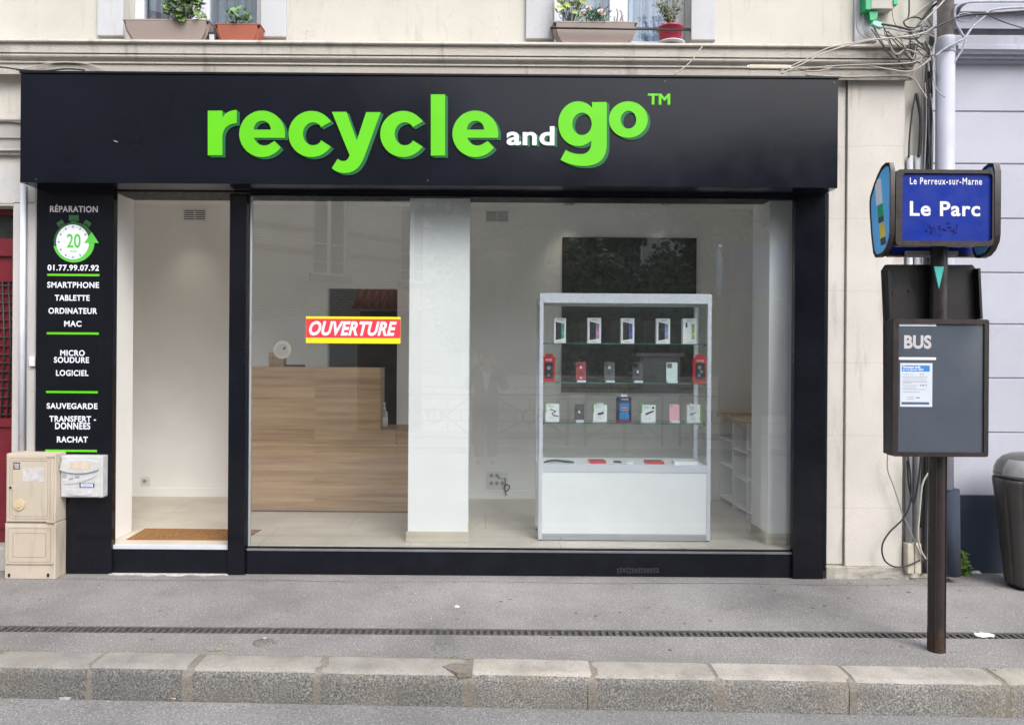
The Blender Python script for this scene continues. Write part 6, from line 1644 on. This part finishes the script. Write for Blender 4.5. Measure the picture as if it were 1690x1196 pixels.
bm = BM(); pbox(bm, 345.5, 57, 353.5, 66, -0.1515, -0.1502); part('label_sticker', bm, M_paper, t)
bm = BM(); tube(bm, [W(909, 46.5, -0.185), W(1140, 50.0, -0.185)], 0.0075, 8)
for u, v in ((910, 46.5), (1139, 50)): tube(bm, [W(u, v, -0.185), W(u, v, 0.02)], 0.009, 8)
tube(bm, [W(909, 44.5, 0.0), W(1140, 48, 0.0)], 0.006, 6)
solo('window_rail', bm, M_cable_k, 'dark iron safety rail across the window in front of the crimson pot', 'rail')

# ================================================================== weeds and litter on the ground
def weed(u, v, h, n, label, seed, m):
    p = G(u, v); Q = random.Random(seed); t = thing('weed', p, label, 'weed')
    lf, st = BM(), BM()
    for k in range(n):
        a = Q.uniform(0, 6.28); top = p + Vector((0.06 * math.cos(a) * Q.random(), 0.05 * math.sin(a) * Q.random(), h * Q.uniform(0.3, 1)))
        tube(st, smooth_path([p, (p + top) / 2 + Vector((Q.gauss(0, .01), Q.gauss(0, .01), 0)), top], 3), 0.002, 5)
        for j in range(9): leaf(lf, top + Vector((Q.gauss(0, .025), Q.gauss(0, .02), Q.uniform(-h * .35, .01))), Q.uniform(.010, .021), rad(Q.uniform(15, 80)), Q.uniform(-1.5, 1.5), 3, 0.2, 0.25)
    part('leaves', lf, m, t); part('stems', st, M_stem, t)
weed(1584, 947, 0.17, 12, 'green weed growing at the foot of the lavender house', 21, mat('weed_leaf', (0.14, 0.25, 0.05), 0.6, var=0.4, scale=40))
bm = BM(); Q = random.Random(31)
for u, v, n, sp in ((360, 1074, 60, 0.05), (438, 1061, 26, 0.05), (748, 1086, 46, 0.05), (722, 1074, 26, 0.03), (728, 1062, 22, 0.02), (20, 1073, 22, 0.06), (560, 1082, 20, 0.08), (250, 1076, 16, 0.06), (1545, 1101, 20, 0.10), (1640, 1105, 18, 0.06), (1590, 950, 40, 0.10), (1640, 950, 26, 0.08), (1560, 1075, 14, 0.05), (370, 1063, 20, 0.06)):
    p = G(u, v, 0.0)
    for k in range(n):
        c = p + Vector((Q.gauss(0, sp), Q.gauss(0, 0.010), 0.001))
        blade(bm, c, Q.uniform(.006, .018), .003, Vector((Q.uniform(-1, 1), Q.uniform(-1, 1), Q.uniform(0.2, 1))), Vector((0, 0, 1)))
struct('moss_tufts', bm, mat('moss', (0.20, 0.27, 0.05), 0.9, var=0.4, scale=60)); bpy.context.scene.objects['moss_tufts']['kind'] = 'stuff'
bm = BM(); Q = random.Random(41)
for i in range(330):
    u = Q.uniform(0, 1690)
    k = Q.random()
    z = 0.0
    if k < 0.45: p = G(u, Q.uniform(955, 1070), 0.0)
    elif k < 0.6: p = Vector((Q.uniform(-3.4, 5), -0.066 - abs(Q.gauss(0, 0.05)), 0))
    else:
        z = KZB + 0.004; s_ = Q.uniform(-1, 7); q_ = kpt(s_, KW + 0.02 + abs(Q.gauss(0, 0.06))); p = Vector((q_.x, q_.y, z))
    r = Q.uniform(0.002, 0.0055)
    vs = [bm.verts.new(p + Vector((r * Q.uniform(.6, 1.3) * math.cos(t), r * Q.uniform(.6, 1.3) * math.sin(t), 0.0))) for t in (0, 1.26, 2.5, 3.8, 5.0)]
    top = bm.verts.new(p + Vector((0, 0, r * Q.uniform(.5, 1.0))))
    for j in range(5): bm.faces.new((vs[j], vs[(j + 1) % 5], top))
struct('grit', bm, mat('pale_grit', (0.50, 0.47, 0.42), 0.9, var=0.4, scale=80)); bpy.context.scene.objects['grit']['kind'] = 'stuff'
def scrap(u, v, r, label, name='paper_scrap', m=None, z=0.0, flat=0.5, cat='litter', seed=0, sx=1.0):
    p = G(u, v, z); Q = random.Random(seed + int(u)); bm = BM()
    bmesh.ops.create_icosphere(bm, subdivisions=2, radius=r)
    for q in bm.verts:
        q.co = Vector((q.co.x * sx * Q.uniform(0.6, 1.25), q.co.y * Q.uniform(0.6, 1.25), abs(q.co.z) * flat * Q.uniform(0.3, 1.4))) + p + Vector((0, 0, 0.001))
    return solo(name, bm, m or M_litter, label, cat)
scrap(754, 1001, 0.019, 'white crumpled paper scrap alone in the middle of the pavement')
scrap(1625, 1048, 0.05, 'flattened white paper lying on the drain grating', flat=0.15, sx=1.2)
scrap(1648, 942, 0.032, 'white crumpled tissue beside the litter bin', flat=1.2)
scrap(1609, 945, 0.035, 'white crumpled wrapper at the foot of the weed', flat=0.7, sx=1.4)
scrap(1515, 947, 0.022, 'white paper scrap under the cable conduits', flat=0.4, sx=1.3)
scrap(1016, 947, 0.012, 'small white scrap against the black plinth', flat=0.5)
scrap(437, 1053.5, 0.013, 'small white scrap near the valve cover', flat=0.4)
scrap(108, 1151, 0.030, 'silvery crumpled foil in the gutter', 'foil_scrap', M_alu2, KZB, 0.35, sx=1.5)
ZR_ = KZB + 0.004
def butt(u, v, label, ang=0.0, L=0.028):
    p = G(u, v, ZR_) + Vector((0, 0, 0.005)); d = Vector((math.cos(ang), math.sin(ang), 0)) * L / 2
    t = thing('cigarette_butt', p, label, 'cigarette butt', 'cigarette butts in the gutter')
    bm = BM(); tube(bm, [p - d, p + d * 0.5], 0.0042, 8); part('filter', bm, M_butt, t)
    bm = BM(); tube(bm, [p + d * 0.52, p + d], 0.0040, 8); part('paper_end', bm, M_litter, t)
butt(16, 1158, 'orange cigarette butt nearest the photo edge in the gutter', 0.1); butt(175, 1159, 'orange cigarette butt between the foil and the first wide stone', 0.2)
bpy.context.scene.objects['cigarette_butt']['label'] = 'orange cigarette butt furthest along the gutter past the foil'
butt(285, 1153.5, 'pale cigarette butt against the kerb face', 0.1); butt(836, 1172.5, 'short cigarette butt next to the longest one', 0.0); butt(882, 1174, 'long cigarette butt below a kerb joint', 0.05, 0.045); butt(1217, 1180, 'cigarette butt beside the small green leaf', 0.0)
def fleaf(u, v, label, z=ZR_, r=0.014, m=None, seed=1):
    p = G(u, v, z) + Vector((0, 0, 0.004)); bm = BM(); Q = random.Random(seed)
    leaf(bm, p, r, rad(Q.uniform(-10, 12)), Q.uniform(0, 6), 3, 0.3, 0.3)
    solo('fallen_leaf', bm, m or M_yleaf, label, 'leaf', 'fallen leaves')
fleaf(55, 1180, 'fresh green leaf lying alone on the road', r=0.016, m=M_leaf); fleaf(1577, 1192, 'yellow green leaf on the road below the bus stop', r=0.02); fleaf(1213, 1177, 'tiny green leaf against the kerb by a cigarette butt', r=0.01, m=M_leaf)
fleaf(910, 1051.5, 'yellow green leaf on the pavement before the drain', 0.0, 0.012); fleaf(540, 1165.5, 'small yellow leaf by a mortar joint in the gutter', r=0.012); fleaf(1278, 1181, 'small green leaf further along the gutter', r=0.009)

# ================================================================== across the street (seen mirrored in the glass)
YO = -11.0
oh = thing('brick_house', (-6.3, -13.1, 0), 'cream brick house across the street with white windows and red brick bands', 'house')
HA, HDIR, HN = Vector((-6.3, -13.1)), Vector((0.755, -0.656)), Vector((0.656, 0.755))
def hp(t, off, z): q = HA + HDIR * t + HN * off; return Vector((q.x, q.y, z))
ang = math.atan2(HDIR.y, HDIR.x)
def hpart(name, bm, m, parent):
    """built in the wall's own axes (x along, -y outwards), then turned into place so that brick courses follow the wall"""
    me = bpy.data.meshes.new(name); bmesh.ops.recalc_face_normals(bm, faces=bm.faces); bm.to_mesh(me); bm.free(); me.materials.append(m)
    o = bpy.data.objects.new(name, me); COL.objects.link(o); o.parent = parent
    if parent is oh: o.rotation_euler = (0, 0, ang)
    return o
WN = [(-4.4, -3.4, 3.9, 5.9), (2.0, 3.1, 3.95, 6.2), (4.9, 5.9, 3.95, 6.2), (-1.4, -0.4, 3.9, 6.1)]
bm = BM(); wall_holes(bm, -8, 7.2, 0, 9.5, -0.0, 6.0, []) if False else wall_holes(bm, -8, 7.2, 0, 9.5, -0.30, 0.0, WN)
box(bm, -8, -7.8, -7, -0.301, 0, 9.5); box(bm, 7.0, 7.2, -7, -0.301, 0, 9.5)
hpart('wall', bm, M_housebrick, oh)
bm = BM(); prism(bm, [(-7.2, 9.501), (0.3, 9.501), (-3.4, 11.5)], 'x', -8.2, 7.4); hpart('roof', bm, M_tile, oh)
bm = BM()
for z in (4.55, 5.15): 
    for a, b in ((-8, -4.4), (-3.4, -1.4), (-0.4, 2.0), (3.1, 4.9), (5.9, 7.2)): box(bm, a, b, 0.001, 0.03, z - 0.07, z + 0.07)
hpart('brick_band', bm, M_redband, oh)
for a, b, c, d in WN:
    bm = BM()
    for q in ((a, a + 0.08), (b - 0.08, b), ((a + b) / 2 - 0.06, (a + b) / 2 + 0.06)): box(bm, *q, -0.16, -0.08, c, d)
    box(bm, a + 0.08, b - 0.08, -0.159, -0.081, c, c + 0.08); box(bm, a + 0.08, b - 0.08, -0.159, -0.081, d - 0.08, d)
    w = hpart('window', bm, M_pvc, oh)
    bm = BM(); box(bm, a + 0.08, b - 0.08, -0.13, -0.12, c + 0.08, d - 0.08); hpart('pane', bm, M_darkwall, w)
    bm = BM(); box(bm, a - 0.1, b + 0.1, 0.0, 0.07, c - 0.16, c - 0.001); hpart('sill', bm, M_redband, w)
    bm = BM()
    for z in (c + 0.35, c + 0.85): tube(bm, [(a - 0.12, 0.10, z), (b + 0.12, 0.10, z)], 0.016, 6)
    hpart('guard_rail', bm, M_plastic_w, w)
bm = BM(); tube(bm, [(0.05, 0.08, 0), (0.05, 0.08, 9.4)], 0.09, 10); hpart('downpipe', bm, M_plastic_w, oh)
# walls along the opposite pavement
def swall(name, x0, x1, z, m, label, th=0.3, cap=True):
    t = thing(name, ((x0 + x1) / 2, YO, 0), label, 'wall')
    bm = BM(); box(bm, x0, x1, YO - th, YO, -0.1, z); part('masonry', bm, m, t)
    if cap:
        bm = BM(); box(bm, x0 - 0.02, x1 + 0.02, YO - th - 0.04, YO + 0.04, z + 0.001, z + 0.07, 0.01); part('coping', bm, M_stone, t)
    return t
swall('garden_wall', -6.6, -2.95, 2.55, M_render2, 'tall grey rendered garden wall across the street')
swall('block_wall', -1.45, 9.0, 1.22, M_blocks, 'low pale stone block wall across the street')
gt = thing('wooden_gate', (-2.2, YO, 0), 'old wooden gate under a red tiled canopy across the street', 'gate')
bm = BM(); box(bm, -2.9, -1.5, YO - 0.1, YO - 0.02, 0.02, 2.75); part('gate_leaf', bm, M_oldwood, gt)
bm = BM(); prism(bm, [(YO - 0.35, 3.25), (YO + 0.45, 2.82), (YO + 0.45, 2.76), (YO - 0.35, 3.12)], 'x', -3.0, -1.4)
for i in range(9): tube(bm, [(-2.9 + i * 0.175, YO + 0.45, 2.83), (-2.9 + i * 0.175, YO - 0.35, 3.27)], 0.06, 8)
part('tiled_canopy', bm, M_tile, gt)
gp = thing('gate_pillar', (3.9, YO + 0.2, 0), 'tall pale rendered gate pillar across the street', 'pillar')
bm = BM(); box(bm, 3.5, 4.3, YO + 0.01, YO + 0.45, 0, 1.75); part('shaft', bm, M_render2, gp)
bm = BM(); box(bm, 3.42, 4.38, YO - 0.05, YO + 0.5, 1.751, 1.83, 0.01); part('cap', bm, M_stone, gp)
# pedestrian barriers with a crossed brace and ring
br = thing('street_barrier', (0.85, -8.6, 0), 'dark pedestrian barrier with crossed braces and ring across the street', 'barrier', 'barriers across the street')
bm = BM()
for x in (0.1, 1.6): tube(bm, [(x, -8.6, -0.1), (x, -8.6, 1.0)], 0.025, 10)
part('posts', bm, M_brown2, br)
bm = BM(); tube(bm, [(0.1, -8.6, 0.98), (1.6, -8.6, 0.98)], 0.025, 10); tube(bm, [(0.1, -8.6, 0.14), (1.6, -8.6, 0.14)], 0.018, 10); part('rails', bm, M_brown2, br)
bm = BM()
for a, b in (((0.1, 0.14), (0.73, 0.49)), ((1.6, 0.14), (0.97, 0.63)), ((0.1, 0.98), (0.73, 0.63)), ((1.6, 0.98), (0.97, 0.49))): tube(bm, [(a[0], -8.6, a[1]), (b[0], -8.6, b[1])], 0.014, 8)
ring(bm, 0.85, 0.56, 0.12, 0.15, -8.615, -8.585, 24); part('crossed_brace', bm, M_brown2, br)
for k, lab in ((1, 'dark pedestrian barrier opposite the display cabinet end'), (2, 'dark pedestrian barrier opposite the bus stop'), (-1, 'dark pedestrian barrier opposite the white pillar')): dup_tree(br, (k * 1.85, 0, 0), lab)
rh = thing('added_rear_house', (6, -26, 0), 'long grey rendered house added far behind the trees to close bright sky gaps', 'house')  # house added to cover bright sky mirrored between the trees
bm = BM(); box(bm, -4.5, 18, -34, -26, -0.1, 9.0); part('wall', bm, M_render2, rh)
bm = BM(); prism(bm, [(-34.3, 9.001), (-25.7, 9.001), (-30, 11.5)], 'x', -4.8, 18.3); part('roof', bm, M_tile, rh)
for i in range(7):
    for z in (1.2, 5.2):
        bm = BM(); box(bm, -3.5 + i * 3, -2.3 + i * 3, -26.001, -25.96, z, z + 2.0); w = part('window', bm, M_pvc, rh)
        bm = BM(); box(bm, -3.4 + i * 3, -2.4 + i * 3, -25.9595, -25.95, z + 0.1, z + 1.9); part('pane', bm, M_darkwall, w)
# trees and palms behind the block wall
M_crown = [mat('crown_leaf_a', (0.045, 0.085, 0.028), 0.6, var=0.5, scale=1.5), mat('crown_leaf_b', (0.06, 0.10, 0.03), 0.6, var=0.5, scale=1.5)]
def tree(x, y, h, r, label, seed, n=10500):
    Q = random.Random(seed); t = thing('tree', (x, y, 0), label, 'tree', 'trees behind the block wall')
    bm = BM(); tube(bm, smooth_path([(x, y, -0.1), (x + 0.1, y, h * 0.3), (x - 0.1, y + 0.1, h * 0.6), (x, y, h * 0.8)], 5), [0.2 - 0.009 * i for i in range(16)], 9)
    for k in range(6):
        a = k * 1.05 + Q.random(); z = h * (0.35 + 0.07 * k)
        tube(bm, smooth_path([(x, y, z), (x + r * 0.4 * math.cos(a), y + r * 0.4 * math.sin(a), z + 0.5), (x + r * 0.75 * math.cos(a), y + r * 0.75 * math.sin(a), z + 0.9)], 4), 0.045, 6)
    part('trunk', bm, M_bark, t)
    bm = BM(); cl = []
    for k in range(26):
        a, s = Q.uniform(0, 6.28), Q.random() ** 0.5
        cl.append((Vector((x + r * s * 0.8 * math.cos(a), y + r * s * 0.8 * math.sin(a), h * Q.uniform(0.32, 0.92))), Q.uniform(0.5, 1.0)))
    for k in range(n):
        c, rr = Q.choice(cl)
        d = Vector((Q.gauss(0, 1), Q.gauss(0, 1), Q.gauss(0, 1))).normalized()
        blade(bm, c + d * rr * Q.uniform(0.5, 1.0), Q.uniform(0.15, 0.27), 0.075, Vector((Q.gauss(0, 1), Q.gauss(0, 1), Q.gauss(-0.2, 0.6))), Vector((Q.gauss(0, 1), Q.gauss(0, 1), 1)).normalized())
    part('crown', bm, M_crown[seed % 2], t)
tree(0.6, -14.5, 7.4, 2.2, 'broad dark tree across the street next to the brick house', 1)
tree(3.6, -15.2, 7.0, 2.6, 'bushy dark tree across the street opposite the display cabinet', 2)
tree(6.9, -14.2, 7.6, 2.4, 'dark tree across the street opposite the bus stop', 3)
tree(10.2, -13.6, 8.0, 2.4, 'dark tree across the street beyond the bus stop', 4)
tree(2.2, -18.0, 8.6, 3.4, 'tall dark tree added behind the other trees to fill bright sky gaps', 7)  # extra tree added to fill bright sky gaps mirrored in the window
tree(1.9, -12.9, 4.2, 1.6, 'low dark shrubby tree just behind the block wall', 5, 8000)
tree(5.0, -12.8, 4.0, 1.6, 'low dark shrubby tree behind the gate pillar', 6, 8000)
pt_ = thing('palm_tree', (0.3, -12.4, 0), 'fan palm with drooping fronds behind the block wall', 'palm')
bm = BM(); tube(bm, smooth_path([(0.3, -12.4, -0.1), (0.35, -12.4, 2.0), (0.3, -12.35, 4.6)], 6), 0.14, 10); part('trunk', bm, M_bark, pt_)
bm = BM(); Q = random.Random(77)
for k in range(22):
    a = k * 2.4; el = Q.uniform(-0.5, 0.9); L = Q.uniform(0.7, 1.0)
    d = Vector((math.cos(a) * math.cos(el), math.sin(a) * math.cos(el), math.sin(el)))
    o = Vector((0.3, -12.35, 4.6)); e = o + d * L
    tube(bm, [o, e], 0.012, 5)
    s = d.cross(Vector((0, 0, 1))).normalized(); u_ = s.cross(d)
    for j in range(15):
        b = rad(-80 + 160 * j / 14); q = d * math.cos(b) + s * math.sin(b)
        blade(bm, e, 0.62, 0.028, q - Vector((0, 0, 0.25)), u_)
part('fronds', bm, mat('palm_leaf', (0.12, 0.13, 0.04), 0.55, var=0.4, scale=3), pt_)

# ================================================================== the photographer, seen in the glass
def skin_mesh(joints, edges, root=0, sub=2):
    me = bpy.data.meshes.new('skin_tmp'); me.from_pydata([j[0] for j in joints], edges, [])
    o = bpy.data.objects.new('skin_tmp', me); COL.objects.link(o)
    o.modifiers.new('s', 'SKIN'); 
    for v, j in zip(me.skin_vertices[0].data, joints):
        r = j[1]; v.radius = (r, r) if not isinstance(r, tuple) else r
    me.skin_vertices[0].data[root].use_root = True
    sb_ = o.modifiers.new('b', 'SUBSURF'); sb_.levels = sub; sb_.render_levels = sub
    dg = bpy.context.evaluated_depsgraph_get(); out = bpy.data.meshes.new_from_object(o.evaluated_get(dg))
    bm = BM(); bm.from_mesh(out)
    for f in bm.faces: f.smooth = True
    bpy.data.objects.remove(o); bpy.data.meshes.remove(me); bpy.data.meshes.remove(out)
    return bm
PY_ = -6.20; GZ = -0.015
J = [((0, PY_, 0.96), (0.15, 0.105)), ((0, PY_, 1.15), (0.14, 0.10)), ((0, PY_ + 0.01, 1.36), (0.165, 0.11)), ((0, PY_ + 0.0, 1.47), (0.09, 0.075)), ((0, PY_ + 0.02, 1.55), 0.055), ((0, PY_ + 0.03, 1.63), (0.062, 0.075)), ((0, PY_ + 0.025, 1.73), (0.075, 0.092)), ((0, PY_ + 0.01, 1.79), (0.05, 0.06))]
E2 = [(i, i + 1) for i in range(7)]
def arm(sx):
    b = len(J)
    J.extend([((sx * 0.19, PY_, 1.43), 0.062), ((sx * 0.31, PY_ + 0.07, 1.22), 0.045), ((sx * 0.20, PY_ + 0.22, 1.48), 0.034), ((sx * 0.115, PY_ + 0.285, 1.66), 0.026), ((sx * 0.098, PY_ + 0.298, 1.71), (0.034, 0.018))])
    E2.extend([(3, b), (b, b + 1), (b + 1, b + 2), (b + 2, b + 3), (b + 3, b + 4)])
    h = b + 4
    for k, (dz, L, r) in enumerate(((0.045, 0.055, 0.009), (0.026, 0.062, 0.0095), (0.008, 0.058, 0.009), (-0.010, 0.046, 0.008))):
        f = len(J)
        z = 1.718 + dz
        J.extend([((sx * 0.090, PY_ + 0.315, z), r), ((sx * (0.086 - L * 0.35), PY_ + 0.330 - 0.012, z + 0.004), r * 0.9), ((sx * (0.088 - L * 0.75), PY_ + 0.312, z + 0.002), r * 0.8)])
        E2.extend([(h, f), (f, f + 1), (f + 1, f + 2)])
    f = len(J)
    J.extend([((sx * 0.085, PY_ + 0.285, 1.695), 0.010), ((sx * 0.06, PY_ + 0.278, 1.70), 0.009)])
    E2.extend([(h, f), (f, f + 1)])
arm(-1); arm(1)
for sx in (-1, 1):
    b = len(J)
    J.extend([((sx * 0.095, PY_, 0.86), 0.088), ((sx * 0.105, PY_ + 0.015, 0.49), 0.056), ((sx * 0.11, PY_ - 0.015, 0.10), 0.038), ((sx * 0.115, PY_ + 0.06, 0.035), 0.035), ((sx * 0.12, PY_ + 0.16, 0.025), 0.028)])
    E2.extend([(0, b), (b, b + 1), (b + 1, b + 2), (b + 2, b + 3), (b + 3, b + 4)])
ps = thing('person', (0, PY_, GZ), 'person in a dark jacket and white shirt holding up a phone across from the window', 'person')
part('body', skin_mesh(J, E2), M_skin, ps)
hd = [((0, PY_ - 0.02, 1.70), (0.085, 0.085)), ((0, PY_ - 0.005, 1.79), (0.080, 0.088)), ((0, PY_ + 0.0, 1.83), (0.05, 0.06))]
part('hair', skin_mesh(hd, [(0, 1), (1, 2)]), M_hair, ps)
jk = [((0, PY_, 0.62), (0.21, 0.15)), ((0, PY_, 0.90), (0.215, 0.16)), ((0, PY_, 1.15), (0.21, 0.155)), ((0, PY_ + 0.005, 1.34), (0.225, 0.155)), ((0, PY_ - 0.005, 1.455), (0.15, 0.11)), ((0, PY_ - 0.01, 1.50), (0.09, 0.08))]
je = [(0, 1), (1, 2), (2, 3), (3, 4), (4, 5)]
for sx in (-1, 1):
    b = len(jk); jk.extend([((sx * 0.20, PY_, 1.42), 0.10), ((sx * 0.27, PY_ + 0.03, 1.32), 0.085), ((sx * 0.315, PY_ + 0.07, 1.21), 0.078), ((sx * 0.26, PY_ + 0.15, 1.34), 0.066), ((sx * 0.20, PY_ + 0.22, 1.48), 0.060), ((sx * 0.13, PY_ + 0.268, 1.62), 0.05)]); je.extend([(4, b), (b, b + 1), (b + 1, b + 2), (b + 2, b + 3), (b + 3, b + 4), (b + 4, b + 5)])
part('jacket', skin_mesh(jk, je), M_jacket, ps)
bm = BM(); prism(bm, [(-0.07, 1.49), (0.07, 1.49), (0.035, 1.24), (0.0, 1.16), (-0.035, 1.24)], 'y', PY_ + 0.08, PY_ + 0.172); part('shirt', bm, M_shirt, ps)
tr = [((0, PY_, 0.94), (0.18, 0.13))]; te = []
for sx in (-1, 1):
    b = len(tr); tr.extend([((sx * 0.095, PY_, 0.84), 0.12), ((sx * 0.105, PY_ + 0.01, 0.49), 0.095), ((sx * 0.11, PY_ - 0.01, 0.07), 0.080)]); te.extend([(0, b), (b, b + 1), (b + 1, b + 2)])
part('trousers', skin_mesh(tr, te), M_trouser, ps)
for sx in (-1, 1): part('shoe', skin_mesh([((sx * 0.11, PY_ - 0.03, 0.03), 0.045), ((sx * 0.117, PY_ + 0.09, 0.022), 0.042), ((sx * 0.122, PY_ + 0.19, 0.018), 0.034)], [(0, 1), (1, 2)]), M_dark, ps)
ph = thing('camera_phone', (0, PY_ + 0.30, ZC), 'dark phone held up sideways in both hands across from the window', 'phone')
bm = BM(); prism(bm, rrect(-0.078, 0.078, ZC - 0.030, ZC + 0.046, 0.01, 4), 'y', -D - 0.036, -D - 0.028); part('body', bm, M_dark, ph)
bm = BM(); disc(bm, 0.0, ZC, 0.008, -D - 0.0278, -D - 0.026, 16); disc(bm, 0.022, ZC, 0.008, -D - 0.0278, -D - 0.026, 16); part('lens', bm, M_darkwall, ph)
